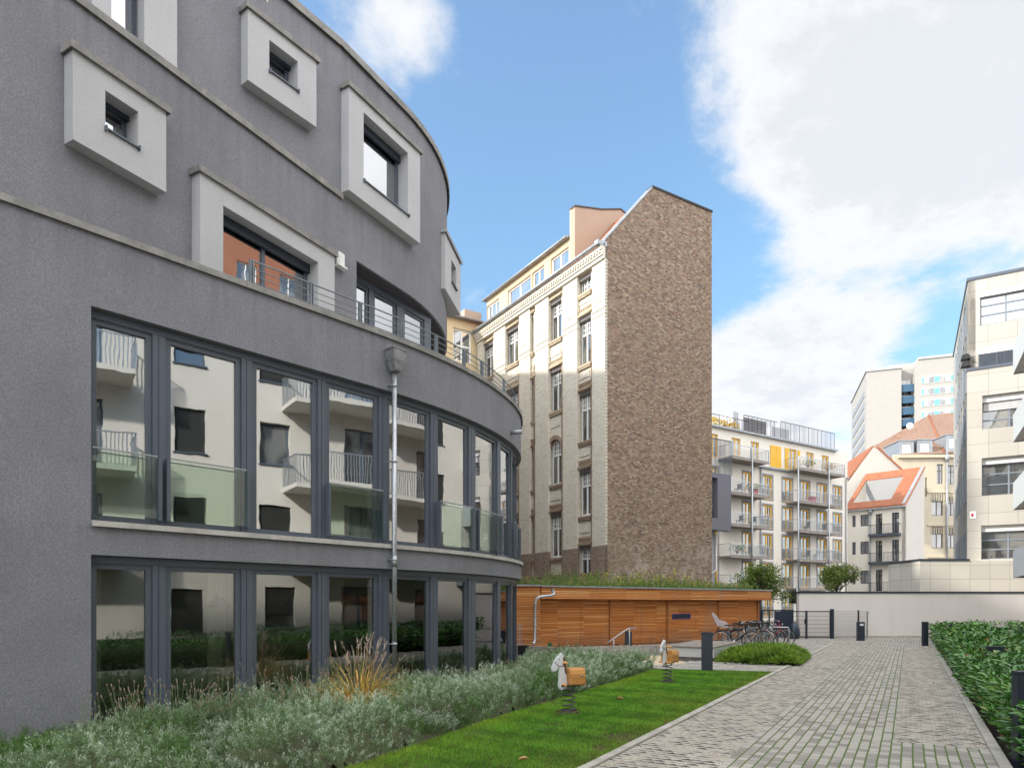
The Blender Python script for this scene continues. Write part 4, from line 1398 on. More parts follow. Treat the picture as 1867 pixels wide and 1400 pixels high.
pl[1].build('plumes', plain('purple-brown plume', (.30, .17, .15), .8, var=.25, scale=30), e, weld=False)

# ================================================================== hedges, juniper, trees
def hedge_leaves(parent, fr, s0, s1, d0, d1, h, dens, lean_out=.6, Lm=.115, name='leaves', far=False, seed=40):
    """laurel leaves over the top and both flanks of a clipped strip"""
    A_top = (s1 - s0) * (d1 - d0); A_side = (s1 - s0) * h
    n = int((A_top + 2 * A_side) * dens)
    s = rng.uniform(s0, s1, n); which = rng.random(n) * (A_top + 2 * A_side)
    top = which < A_top; left = (~top) & (which < A_top + A_side)
    wv = snoise(s, s * 0, 1.7, seed) * .10
    hh = h + .05 * snoise(s, rng.uniform(0, 1, n), 2.6, seed + 1)
    d = np.where(top, rng.uniform(d0, d1, n), np.where(left, d0 + .04 + rng.normal(0, .05, n) + wv * .6, d1 - .05 + rng.normal(0, .05, n)))
    zz = np.where(top, hh + rng.normal(0, .05, n), hh * rng.uniform(.08, 1.0, n))
    # rounded shoulders
    ed = np.minimum(d - d0, d1 - d); zz = np.where(top, zz - .16 * np.clip(1 - ed / .25, 0, 1) ** 2, zz)
    P = np.array([fr(a, b, c) for a, b, c in zip(s, d, zz)])
    dist = np.hypot(P[:, 0], P[:, 1])
    keep = (rng.random(n) < np.clip((11 / dist) ** 1.3, .16, 1)) & (P[:, 1] > 3.5)
    P, s, d, top, left, dist = P[keep], s[keep], d[keep], top[keep], left[keep], dist[keep]
    n = len(P)
    out = np.where(top, 0, np.where(left, -1.0, 1.0))
    az = rng.uniform(0, 6.28, n)
    D = np.stack([np.cos(az) * .8 + out * fr.n[0] * lean_out, np.sin(az) * .8 + out * fr.n[1] * lean_out, rng.uniform(-.1, .95, n)], 1)
    up = np.stack([out * fr.n[0] * .5, out * fr.n[1] * .5, np.ones(n)], 1)
    k = np.clip(dist / 11, 1, 2.2)
    c = lerp((.035, .12, .025), (.11, .27, .045), .5 + .4 * snoise(P[:, 0], P[:, 1], 2.2, seed + 2) + rng.normal(0, .25, n))
    y = rng.random(n) < .04
    c[y] = (.20, .27, .04)
    br = rng.random(n) < .006
    c[br] = (.30, .13, .04)
    return leaves(name, P, D, rng.uniform(.7, 1.25, n) * Lm * k, rng.uniform(.24, .33, n) * Lm * k, c, F_LAUREL, parent, fold=True, up=np.cross(up, D) * 0 + up, droop=.12)


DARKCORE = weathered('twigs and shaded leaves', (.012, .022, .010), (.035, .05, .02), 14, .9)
def hedge(fr, s0, s1, d0, d1, h, dens, label, **k):
    e = empty('laurel_hedge', fr(s0, d0, 0), label=label, cat='hedge')
    hedge_leaves(e, fr, s0, s1, d0, d1, h, dens, **k)
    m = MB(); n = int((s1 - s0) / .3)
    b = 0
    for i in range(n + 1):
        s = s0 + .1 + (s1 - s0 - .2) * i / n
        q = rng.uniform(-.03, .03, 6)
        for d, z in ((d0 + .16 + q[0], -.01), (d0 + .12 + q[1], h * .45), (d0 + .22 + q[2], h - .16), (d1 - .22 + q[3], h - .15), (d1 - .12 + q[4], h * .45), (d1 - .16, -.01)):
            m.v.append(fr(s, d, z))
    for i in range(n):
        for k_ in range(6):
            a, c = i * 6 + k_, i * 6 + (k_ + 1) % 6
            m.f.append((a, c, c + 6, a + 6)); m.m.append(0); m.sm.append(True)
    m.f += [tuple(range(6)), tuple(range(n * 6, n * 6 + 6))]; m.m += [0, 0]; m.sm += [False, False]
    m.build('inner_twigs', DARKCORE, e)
    return e


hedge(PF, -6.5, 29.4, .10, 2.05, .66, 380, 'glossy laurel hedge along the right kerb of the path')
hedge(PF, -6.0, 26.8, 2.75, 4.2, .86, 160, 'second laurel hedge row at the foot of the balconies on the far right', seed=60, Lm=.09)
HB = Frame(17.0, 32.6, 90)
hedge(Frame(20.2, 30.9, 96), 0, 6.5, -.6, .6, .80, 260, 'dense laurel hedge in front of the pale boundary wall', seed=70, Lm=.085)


def shrub_leaves(name, P, D, L, W, c1, c2, mat, parent=None, **k):
    n = len(P)
    c = lerp(c1, c2, .5 + .45 * snoise(P[:, 0] * 3, P[:, 1] * 3 + P[:, 2] * 3, 1.5, 77) + rng.normal(0, .22, n))
    return leaves(name, P, D, L, W, c, mat, parent, **k)


# juniper cushion
jp = [(5.85, 19.35), (7.62, 18.32), (8.35, 19.6), (9.15, 21.2), (8.6, 22.2), (7.6, 22.5), (6.7, 21.0)]
x, y = sample_poly(jp, 5200)
jc = np.array((7.55, 20.3))
ed = np.ones(len(x))
le2 = np.full(len(x), 9.)
for a, b in zip(jp, jp[1:] + jp[:1]):
    a, b = np.array(a), np.array(b)
    t = np.clip(((x - a[0]) * (b[0] - a[0]) + (y - a[1]) * (b[1] - a[1])) / ((b - a) ** 2).sum(), 0, 1)
    le2 = np.minimum(le2, np.hypot(x - a[0] - t * (b[0] - a[0]), y - a[1] - t * (b[1] - a[1])))
hz = .40 * np.clip(le2 / .6, 0, 1) ** .5 + .09 * snoise(x, y, 4.5, 81)
e = empty('juniper_shrub', (7.5, 20.3, 0), label='low spreading green juniper cushion beside the wooden deck and the bicycles', cat='shrub')
Bs, Ds, Ls = [], [], []
for k_ in range(12):
    az = rng.uniform(0, 6.28, len(x))
    d = np.stack([np.cos(az) + (x - jc[0]) * .5, np.sin(az) + (y - jc[1]) * .3 - .2, rng.uniform(.2, 1.0, len(x))], 1)
    Bs.append(np.stack([x + rng.normal(0, .05, len(x)), y + rng.normal(0, .05, len(x)), hz * rng.uniform(.2, 1, len(x)) ** .6], 1)); Ds.append(d)
P = np.concatenate(Bs); D = np.concatenate(Ds)
shrub_leaves('foliage', P, D, rng.uniform(.06, .20, len(P)), rng.uniform(.012, .028, len(P)), (.035, .10, .012), (.30, .44, .06), F_TREE, e)
m = MB()
m.slab([(jc[0] + (a[0] - jc[0]) * .86, jc[1] + (a[1] - jc[1]) * .86) for a in jp], 0, .2)
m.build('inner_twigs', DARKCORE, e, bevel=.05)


def tree(x0, y0, h, crown, label, n=9000, leaf=.10, c1=(.050, .10, .015), c2=(.22, .30, .05), trunk=.09, zc=None, seed=1):
    r = random.Random(seed)
    e = empty('small_tree', (x0, y0, 0), label=label, cat='tree')
    rx, ry, rz = crown; zc = zc or h - rz
    m = MB()
    m.tube([(x0, y0, -.1), (x0 + .03, y0, zc * .4), (x0 - .02, y0 + .03, zc - rz * .5), (x0, y0, zc + rz * .5)], [trunk, trunk * .85, trunk * .6, trunk * .2], 9)
    ends = []
    for i in range(22):
        az = r.uniform(0, 6.28); el = r.uniform(.0, 1.3)
        z0 = zc - rz * r.uniform(.1, .75)
        k = r.uniform(.60, 1.28)
        p2 = Vector((x0 + rx * k * math.cos(az) * math.cos(el), y0 + ry * k * math.sin(az) * math.cos(el), zc + rz * k * (math.sin(el) * 1.4 - .5)))
        p0 = Vector((x0, y0, z0)); mid = (p0 + p2) / 2 + Vector((r.uniform(-.1, .1), r.uniform(-.1, .1), -.08 * rz))
        m.tube([p0, mid, p2], [trunk * .4, trunk * .22, .008], 6)
        ends += [p2, mid * .4 + p2 * .6]
        for j in range(3):
            q = mid.lerp(p2, r.uniform(.2, .9)); w = q + Vector((r.uniform(-1, 1) * rx, r.uniform(-1, 1) * ry, r.uniform(-.3, 1) * rz)) * .38
            m.tube([q, w], [trunk * .12, .005], 4); ends.append(w)
    m.build('trunk', weathered('bark', (.06, .05, .04), (.12, .10, .08), 12), e, weld=False)
    E = np.array([tuple(v) for v in ends])
    i = rng.integers(0, len(E), n)
    P = E[i] + rng.normal(0, 1, (n, 3)) * np.array((rx, ry, rz)) * .12
    D = rng.normal(0, 1, (n, 3)); D[:, 2] += .1
    shrub_leaves('crown', P, D, rng.uniform(.7, 1.3, n) * leaf, rng.uniform(.45, .6, n) * leaf, c1, c2, F_TREE, e)
    return e


x0 = (1386 - PX0) / FPX * 38
tree(x0, 38, 4.2, (1.45, 1.3, 1.35), 'bushy green tree behind the gate at the right end of the wooden shed', 7000, .12, zc=2.75, seed=3, trunk=.12)
x0 = (1526 - PX0) / FPX * 37
tree(x0, 37, 3.75, (1.05, 1.0, .95), 'round olive-green tree rising behind the pale boundary wall', 5000, .11, (.07, .11, .025), (.24, .29, .07), zc=2.85, seed=5)

# ================================================================== boundary wall, gate, fence
BW = Frame((1457 - PX0) / FPX * 34.2, 34.2, 90)
e = empty('boundary_wall', BW(0, 0, 0), label='long pale pinkish rendered boundary wall with a dark coping', cat='wall')
PINKW = stucco('pale pinkish render', (.74, .695, .66), grain=.02, bump=.3, scale=50, var=.05, streak=.10)
m = MB(); m.box(BW, 0, 24, -.25, 0, -.4, 2.22); m.build('rendered_wall', PINKW, e)
m = MB(); m.box(BW, 0, 24, .002, .014, -.3, .10); m.build('splash_zone', weathered('splashed base render', (.40, .36, .31), (.56, .52, .47), 2.5, .95), e)
m = MB(); m.box(BW, -.03, 24, -.29, .04, 2.222, 2.31); m.build('coping', ANTHRA_D, e, bevel=.005)

GY = 33.3
GF = Frame(0, GY, 90)
gx_ = lambda px: (px - PX0) / FPX * GY


def mesh_panel(m, x0, x1, z0, z1, rows, cols_, r=.004):
    for i in range(rows + 1):
        z = z0 + (z1 - z0) * i / rows
        m.box(GF, x0, x1, -.006, .006, z - r * 1.6, z + r * 1.6)
    for i in range(cols_ + 1):
        x = x0 + (x1 - x0) * i / cols_
        m.box(GF, x - r * .6, x + r * .6, .0065, .011, z0, z1)


a, b, c, d, f = gx_(1457), gx_(1470), gx_(1517), gx_(1565), gx_(1581)
e = empty('mesh_gate', (a, GY, 0), label='black framed wire mesh gate between the dark panel and the thick post', cat='gate')
m = MB()
m.box(GF, a - .9, c - .08, -.02, .02, 1.30, 1.345); m.box(GF, a - .9, c - .08, -.02, .02, .05, .09); m.box(GF, c - .12, c - .08, -.02, .02, .09, 1.30); m.box(GF, a - .9, a - .86, -.02, .02, .09, 1.3)
m.build('frame', ANTHRA_D, e)
m = MB(); m.box(GF, b - .04, b + .05, -.03, .03, -.1, 1.36); m.build('lock_post', ANTHRA_D, e)
m = MB(); m.box(GF, b - .10, b - .045, .0, .05, .72, .95); m.build('lock_box', BLACK, e)
m = MB(); mesh_panel(m, a - .86, c - .12, .10, 1.30, 6, 44, .004); m.build('wire_mesh', ANTHRA_D, e)
m = MB(); m.box(GF, c - .07, c + .07, -.07, .07, -.2, 1.42); m.box(GF, c - .08, c + .08, -.08, .08, 1.42, 1.44)
tag(m.build('gate_post', ANTHRA_D), 'thick dark steel gate post at the right end of the mesh gate', 'post')
e = empty('mesh_fence', (c, GY, 0), label='grey wire mesh fence panel joining the thick gate post to the boundary wall', cat='fence')
m = MB(); mesh_panel(m, c + .08, f, .10, 1.33, 10, 34, .004); m.build('wire_mesh', GALV, e)
m = MB(); m.box(GF, d - .035, d + .035, -.03, .03, -.1, 1.38); m.build('post', ANTHRA_D, e)
m = MB(); m.box(GF, f - .02, f + .03, -.03, .03, -.1, 1.33)
for z in (.35, 1.25): m.box(GF, f - .01, f + .10, -.02, .02, z - .02, z + .02)
m.build('post', GALV, e)
# dark panel fence beside the shed
PF2 = Frame(gx_(1387), 33.9, 90)
e = empty('panel_fence', PF2(0, 0, 0), label='dark blue panel fence with slits between the shed and the mesh gate', cat='fence')
w = (1455 - 1387) / FPX * 33.9
m = MB(); m.box(PF2, 0, w, -.04, .02, 1.34, 1.40); m.box(PF2, 0, w, -.04, .02, .02, .06)
for x in (0, .27, .62, .90, w - .06): m.box(PF2, x, x + .05, -.045, .03, -.1, 1.34)
m.build('frame', ANTHRA_D, e)
for x0, x1 in ((.05, .27), (.95, w - .06)):
    m = MB(); m.box(PF2, x0 + .003, x1 - .003, -.01, .01, .07, 1.33); m.build('panel', plain('navy panel', (.018, .028, .055), .45), e)
m = MB()
for z in [.15 + .12 * i for i in range(10)]: m.box(PF2, .32, .62, -.006, .006, z - .005, z + .005); m.box(PF2, .67, .9, -.006, .006, z - .005, z + .005)
m.build('wire_mesh', ANTHRA_D, e)

# street signal on its pole beyond the gate
tx, ty = (1447 - PX0) / FPX * 44, 44.0
e = empty('traffic_light', (tx, ty, 0), label='black traffic signal head seen above the dark panel fence', cat='traffic light')
m = MB(); m.tube([(tx + .22, ty, -.1), (tx + .22, ty, 2.9)], .05, 10); m.build('pole', GALV, e)
TF = Frame(tx, ty, 90)
m = MB(); m.box(TF, -.13, .15, -.12, .08, 1.72, 2.55)
for z in (1.87, 2.13, 2.39):
    m.tube([TF(-.10, -.02, z), TF(-.24, .02, z - .02)], [.10, .11], 10); m.tube([TF(0, .08, z), TF(0, .2, z - .01)], .10, 10)
m.build('signal_head', BLACK, e, weld=False)

# ================================================================== bollards
def bollard(name, w=.27, d=.13, h=.97, plate=False, slot=True):
    e = empty(name, (0, 0, 0))
    m = MB(); m.box(I3, -w / 2, w / 2, -d / 2, d / 2, -.05, h - .03); m.build('post', ANTHRA_D, e, bevel=.006)
    m = MB(); m.box(I3, -w / 2 - .003, w / 2 + .003, -d / 2 - .003, d / 2 + .003, h - .026, h)
    m.build('cap', ANTHRA_D, e, bevel=.004)
    m = MB()
    for z in (h * .46, h * .86): m.lathe((w * .1 if z > h * .5 else 0, -d / 2 - .001, z), [(0, -.003), (.006, -.003), (.006, .003), (0, .004)], 8, axis='y')
    m.build('screw', GALV, e)
    if plate:
        m = MB(); m.box(I3, -w * .22, w * .3, -d / 2 - .006, -d / 2 - .001, h - .17, h - .08); m.build('label_plate', WHITE_P, e)
    return e


b0 = bollard('light_bollard')
X, Y = pt(1289, 1223.5); b0.location = (X, Y, 0); b0.rotation_euler.z = R(-14)
tag(b0, 'broad dark blue light bollard standing between the lawn and the deck', 'bollard', 'dark light bollards')
def bcopy(px, Y, z, label, rz=-25, sc_=(1, 1, 1)):
    o = copy_tree(b0); o.location = ((px - PX0) / FPX * Y, Y, z); o.rotation_euler.z = R(rz); o.scale = sc_
    o['label'] = label
    return o
bcopy(1686.5, 27.4, 0, 'dark light bollard standing at the left corner of the laurel hedge', 8, (.8, 1, 1))
bcopy(1866, 7.15, 0, 'dark light bollard nearest the camera, at the right edge beside the hedge', -8, (.62, 1, .985))
bcopy(1814, 13.0, -.06, 'bollard top showing in the middle of the laurel hedge, with a worn pale rim', -12, (1, 1, .95))
bcopy(1762.5, 19.6, -.04, 'bollard top showing in the hedge, second one beyond the worn-rimmed top', -12, (.75, 1, .95))
bcopy(1733.5, 25.5, -.02, 'farthest bollard top showing in the laurel hedge', -12, (.7, 1, .95))
bcopy(1145.5, 22.6, 0, 'dark bollard standing behind the steel handrail by the shed', 0, (.8, 1, .80))
b1 = bollard('entry_bollard', .30, .22, .86, plate=True)
b1.location = ((1569 - PX0) / FPX * 31.4, 31.4, 0); b1.rotation_euler.z = R(-8)
tag(b1, 'dark bollard with a small white plate in front of the mesh fence', 'bollard', 'dark light bollards')
X, Y = (953.5 - PX0) / FPX * 18.6, 18.6
m = MB(); m.box(Frame(X, Y, 100), -.13, .13, -.16, .10, -.05, .515); m.box(Frame(X, Y, 100), -.135, .135, -.165, .105, .517, .54)
tag(m.build('bed_light', BLACK, bevel=.006), 'low black box light at the end of the lavender by the concrete edging', 'bollard')

# ================================================================== concrete palisade edging and handrail
PALI = weathered('concrete palisades', (.26, .24, .22), (.42, .39, .36), 6.0, .9)
def palisade(points, z0, z1, label, w=.12):
    m = MB(); P = [Vector((p[0], p[1], 0)) for p in points]
    for a, b in zip(P, P[1:]):
        L = (b - a).length; n = max(1, int(L / w)); hd = math.degrees(math.atan2((b - a).x, (b - a).y))
        F = Frame(a.x, a.y, hd)
        for i in range(n):
            q = L * i / n
            m.box(F, q + .002, q + L / n - .002, -.06, .06 + rng.uniform(-.004, .004), -.2, z0 + (z1 - z0) * 0 + z0 * 0 + z1 + rng.uniform(-.004, .004))
    return tag(m.build('palisade_edging', PALI), label, 'edging')
palisade([(-2.2, 22.6), (-.05, 23.0), (.75, 22.0), (1.45, 21.4), (2.4, 21.7), (3.3, 22.3), (4.7, 22.9), (5.2, 22.5)], 0, .31, 'curving row of upright concrete palisades in front of the wooden shed')
palisade([(-1.8, 18.95), (-.05, 19.0), (.9, 19.15), (1.9, 19.5)], 0, .28, 'lower short run of concrete palisades behind the black box light')
e = empty('handrail', (3.3, 21.6, 0), label='bent galvanised steel handrail rising in front of the wooden shed', cat='handrail')
hp = lambda px, py, Y: ((px - PX0) / FPX * Y, Y, EYE + (HOR - py) / FPX * Y)
p1, p2, p3 = hp(1107, 1171.5, 21.2), hp(1146, 1144.8, 21.8), hp(1160, 1144.2, 22.1)
m = MB(); m.tube([p1, Vector(p1).lerp(Vector(p2), .93), p2, p3], .020, 10); m.build('rail', GALV, e)
for f_, q in ((.30, 0), (1.04, 1)):
    P = Vector(p1).lerp(Vector(p2), f_); 
    m = MB(); m.tube([(P.x, P.y, -.1), (P.x, P.y, P.z)], .017, 10); m.build('post', GALV, e)

# railing in front of the shed's left part
e = empty('bar_railing', (-.3, 23.2, .3), label='short row of upright galvanised bars left of the shed corner', cat='railing')
for i in range(7):
    px = 932 + i * 3.15
    x = (px - PX0) / FPX * 22.8
    m = MB(); m.box(I3, x - .008, x + .008, 22.79, 22.82, .3, .99); m.build('bar', GALV, e)
m = MB(); m.box(I3, (925 - PX0) / FPX * 22.8, (953 - PX0) / FPX * 22.8, 22.795, 22.815, .992, 1.01); m.build('top_bar', GALV, e)
m = MB(); m.box(I3, (925 - PX0) / FPX * 22.8, (953 - PX0) / FPX * 22.8, 22.795, 22.815, .34, .36); m.build('bottom_bar', GALV, e)

# ================================================================== wooden shed with a planted roof
LARCH = planks('oiled larch battens', (.46, .15, .035), (.70, .28, .08), (.86, .45, .18), .062, 1.9, .62, gap=.009)
LARCH_D = planks('larch door battens', (.42, .12, .025), (.66, .245, .06), (.84, .42, .15), .062, 1.32, .62, gap=.009)
SH = Frame(1.03, 25.0, 56.0)
SL_ = Frame(-5.2, 23.9, 80.0)
sh = empty('wooden_bicycle_shed', (1.03, 25, 0), label='low wooden shed clad in orange larch boards with a planted flat roof', cat='shed')
WL = 13.1
m = MB(); m.box(SH, -.05, WL, -3.6, -.30, -.2, 1.86); m.build('wall', LARCH, sh)
seams = [0, .02, (SH.s(1058, -.28)), SH.s(1112, -.28), SH.s(1168, -.28), SH.s(1217, -.28), SH.s(1268, -.28), SH.s(1310, -.28), SH.s(1355, -.28), WL - .12]
for k, (a, b) in enumerate(zip(seams[1:], seams[2:])):
    m = MB(); m.box(SH, a + .012, b - .012, -.298, -.262 - .012 * (k % 2), .06, 1.80); m.build('sliding_door' if k not in (0, 8) else 'cladding_panel', LARCH_D, sh)
POSTM = planks('reddish larch post', (.30, .10, .03), (.38, .15, .05), (.42, .18, .07), .3, 3, .6)
for a, b in [(SH.s(px, -.25) - .035, SH.s(px, -.25) + .035) for px in (1112, 1217, 1310)] + [(WL - .10, WL + .02), (-.06, .08)]:
    m = MB(); m.box(SH, a, b, -.2595, -.215, .02, 1.82); m.build('door_post', POSTM, sh)
m = MB(); m.box(SH, -.02, WL + .45, -3.9, .12, 1.862, 2.30); m.build('fascia', LARCH, sh)
m = MB(); m.box(SH, -.04, WL + .50, -3.95, .17, 2.303, 2.36); m.build('roof_edge', ZINC, sh, bevel=.006)
m = MB(); L_ = math.hypot(1.03 + 5.2, 1.1); m.box(SL_, 0, L_ - .02, -.10, .10, -.2, 2.32); m.build('wall', LARCH, sh)
m = MB(); m.box(SL_, -.1, L_ + .02, -.3, .15, 2.325, 2.382); m.build('roof_edge', ZINC, sh, bevel=.006)
# blue framed slot
sa, sb = SH.s(1226.5, -.23), SH.s(1259, -.23)
m = MB(); z0, z1 = SH.z(1240, 1127.5, -.23), SH.z(1240, 1118.5, -.23)
for q in ((sa, sb, z0, z0 + .035), (sa, sb, z1 - .035, z1), (sa, sa + .05, z0 + .035, z1 - .035), (sb - .05, sb, z0 + .035, z1 - .035)): m.box(SH, q[0], q[1], -.272, -.225, q[2], q[3])
o = m.build('slot_frame', plain('blue frame', (.015, .02, .20), .4), sh)
m = MB(); m.box(SH, sa + .052, sb - .052, -.272, -.245, z0 + .037, z1 - .037); m.build('slot', BLACK, o)
# shed downpipe
m = MB()
pp = [hp(1008.5, 1078, 24.85), hp(1010.5, 1083, 24.75), hp(1004, 1085.5, 24.7), hp(984, 1087.5, 24.55), hp(977.5, 1092, 24.5), hp(975.5, 1100, 24.5), hp(975, 1165, 24.5), hp(974, 1171, 24.4), hp(971, 1173.5, 24.3)]
m.tube(pp, .05, 10); o = m.build('downpipe', GALV, sh)
m = MB(); m.tube([hp(975.4, 1138, 24.5), hp(975.4, 1141, 24.5)], .060, 10); m.tube([hp(975.5, 1099, 24.5), hp(975.5, 1101, 24.5)], .060, 10); m.build('pipe_clamp', GALV, o)
m = MB(); q = hp(1008.5, 1076.5, 24.9); m.box(Frame(q[0], q[1], 56), -.06, .06, -.05, .02, q[2] - .06, q[2] + .07); m.build('pipe_outlet', ZINC, o)
q = hp(1002.5, 1174, 23.8)
m = MB(); m.box(Frame(q[0], q[1], 70), -.05, .05, -.05, .05, 0, q[2] + .05); tag(m.build('garden_tap_box', plain('green plastic', (.01, .10, .03), .5), bevel=.005), 'small green box on the ground against the wooden shed', 'box')

# planted roof
n = 1500
s = rng.uniform(-.0, 13.2, n); d = -rng.uniform(.12, 3.2, n)
hgt = .20 + .62 * np.clip(snoise(s, d, 1.6, 91) * .5 + .45, 0, 1) * np.where((s > 1), 1, .5) * np.where(s > 10.5, .55, 1)
B, D, Ln, Wd, Cl = [], [], [], [], []
m = MB()
for i in range(n):
    p0 = np.array(SH(s[i], d[i], 2.33)); hh = hgt[i] * rng.uniform(.5, 1.2)
    a, b = rng.normal(0, .12, 2)
    p1 = p0 + np.array((a * hh, b * hh, hh))
    if i % 3 == 0: m.tube([tuple(p0), tuple(p1)], .003, 3)
    kk = int(10 + 30 * hh)
    f = rng.random(kk) ** .8
    B.append(p0 + (p1 - p0) * f[:, None]); az = rng.uniform(0, 6.28, kk)
    D.append(np.stack([np.cos(az), np.sin(az), rng.uniform(.1, 1.2, kk)], 1)); Ln.append(rng.uniform(.04, .09, kk)); Wd.append(rng.uniform(.012, .03, kk))
    yl = 3.5 < s[i] < 11 and rng.random() < .30
    c = np.array((.10, .20, .035)) if not yl else np.array((.16, .25, .04))
    c = np.tile(c, (kk, 1)) * rng.uniform(.6, 1.5, (kk, 1))
    if yl: c[f > .75] = (.60, .52, .04)
    elif rng.random() < .35: c[f > .4] = (.32, .26, .12)
    Cl.append(c)
o = leaves('roof_plants', np.concatenate(B), np.concatenate(D), np.concatenate(Ln), np.concatenate(Wd), np.concatenate(Cl), F_TREE)
tag(o, 'wild green and yellow plants growing on the roof of the wooden shed', 'plants', kind='stuff')
m.build('stems', plain('herb stems', (.15, .15, .06), .8), o, weld=False)
m = MB(); m.box(SH, 0, WL + .4, -3.9, .08, 2.305, 2.345); m.box(Frame(-4.7, 24.3, 76), 0, 5.5, -2.5, 0, 2.30, 2.34)
structure(m.build('roof_soil', SOIL))

# ================================================================== low deck
dk = [(4.58, 20.4), (5.74, 19.56), (7.48, 22.5), (6.32, 23.34)]
e = empty('wooden_deck', (5.7, 21.3, 0), label='low square deck of weathered boards with white side panels', cat='deck')
cen = (sum(p[0] for p in dk) / 4, sum(p[1] for p in dk) / 4)
scl = lambda k: [(cen[0] + (p[0] - cen[0]) * k, cen[1] + (p[1] - cen[1]) * k) for p in dk]
hd = math.degrees(math.atan2(7.48 - 5.74, 22.5 - 19.56))
DF = Frame(4.58, 20.4, hd + 90 if False else math.degrees(math.atan2(5.74 - 4.58, 19.56 - 20.4)))
Lx = math.hypot(1.16, .84); u_ = Vector((1.74, 2.94, 0)); 
m = MB()
nb = 12
def DM(s, d, z):      # skewed outline of the deck
    return (4.58 + 1.16 * s + 1.74 * d, 20.4 - .84 * s + 2.94 * d, z)
for i in range(nb):
    a, b = -.03 + 1.06 * i / nb, -.03 + 1.06 * (i + 1) / nb
    m.box(DM, a + .004, b - .004, -.015, 1.015, .405, .436 + rng.uniform(-.002, .002))
m.build('deck_boards', weathered('weathered deck boards', (.17, .155, .14), (.30, .27, .24), 5, .85), e)
m = MB(); m.box(DM, -.0, 1.0, 0, .012, .125, .395); m.box(DM, 1.0, 1.03, -.0, 1, .125, .395); m.box(DM, 0, .03, .013, 1, .125, .395); m.box(DM, .03, 1.0, .985, 1.0, .125, .395)
m.build('side_panel', plain('white side panel', (.52, .54, .53), .5, var=.04), e)
m = MB(); m.box(DM, .03, .97, .02, .98, .0, .124); m.build('plinth', weathered('grey plinth', (.14, .14, .14), (.24, .23, .22), 5), e)
m = MB(); m.box(DM, -.02, 1.02, -.012, 1.012, .396, .404); m.build('edge_strip', BLACK, e)

# ================================================================== brick factory building: cream glazed front, dark brick gable
CREAMB = bricks('cream glazed brick', [(.66, .61, .50), (.76, .71, .60), (.80, .76, .66), (.72, .67, .56)], (.34, .29, .23), .25, .077, .011, .12, .5, .5, .4, spec=.5, big=.08)
BROWNB = bricks('brown trim brick', [(.27, .19, .13), (.36, .27, .19), (.42, .32, .24)], (.20, .16, .13), .25, .077, .010, .2, .8)
BASEB = bricks('mauve brown base brick', [(.24, .18, .14), (.32, .25, .20), (.36, .29, .23)], (.16, .13, .11), .25, .077, .010, .2, .8)
GABLEB = bricks('dark stock brick', [(.10, .070, .055), (.21, .135, .10), (.29, .205, .145), (.37, .28, .19), (.25, .13, .095), (.47, .38, .29), (.17, .135, .115)], (.25, .205, .17), .165, .077, .015, .30, .9,
                wob=.012, stain=(4.3, (.55, .50, .43)), spec=.2, big=.30)
YELLOW = stucco('pale yellow render', (.64, .51, .32), grain=.02, bump=.2, scale=50, var=.04, streak=.08)
TERRA = stucco('pinkish brown render', (.44, .335, .26), grain=.02, bump=.2, scale=50, var=.05, streak=.12)


TANB = bricks('tan trim brick', [(.46, .37, .25), (.55, .45, .32), (.60, .50, .37)], (.25, .20, .15), .25, .077, .010, .15, .7)
def tiles(name, c, bw=.22, bh=.30):
    return bricks(name, [mul(c, .8), c, mul(c, 1.15), mul(c, .95)], mul(c, .35), bw, bh, .035, .2, .75, 0.0, .8, spec=.3, big=.15)


TILE_O = tiles('orange clay tile', (.40, .15, .075))
TILE_B = tiles('old brown clay tile', (.32, .20, .145))

Kx, Ky = (1103 - PX0) / FPX * 31.0, 31.0
_h = 148.0
W_ = 11.9
BF = Frame(Kx - W_ * math.sin(R(_h)), Ky - W_ * math.cos(R(_h)), _h)     # s = W_ at the corner with the gable
GB = Frame(Kx, Ky, 58.0)
bb = empty('brick_building', (Kx, Ky, 0), label='tall old building with a cream glazed brick front and a windowless dark brick gable', cat='building')
S = lambda px, d=-.16: BF.s(px, d)
EAVE = 17.95
cols = {'a': (1054, 1077.5), 'b': (1001, 1024), 'c': (967.5, 973), 'd': (922, 945), 'e': (881, 899)}
zl_std = [(15.0, 17.05), (11.4, 13.6), (7.7, 10.0), (4.0, 6.3)]
zl_a = [(16.45, 17.30), (13.05, 15.35), (9.4, 11.80), (5.85, 8.1), (2.7, 4.45)]
holes, wins = [], []
for k, (a, b) in cols.items():
    for j, (z0, z1) in enumerate(zl_a if k == 'a' else zl_std):
        holes.append((S(a), S(b), z0, z1)); wins.append((k, j, S(a), S(b), z0, z1))
m = MB()
m.wall(BF, [0, W_ - .05], [0, 4.35, EAVE], holes, -.16, .40, 0)
m.build('front_wall', CREAMB, bb)
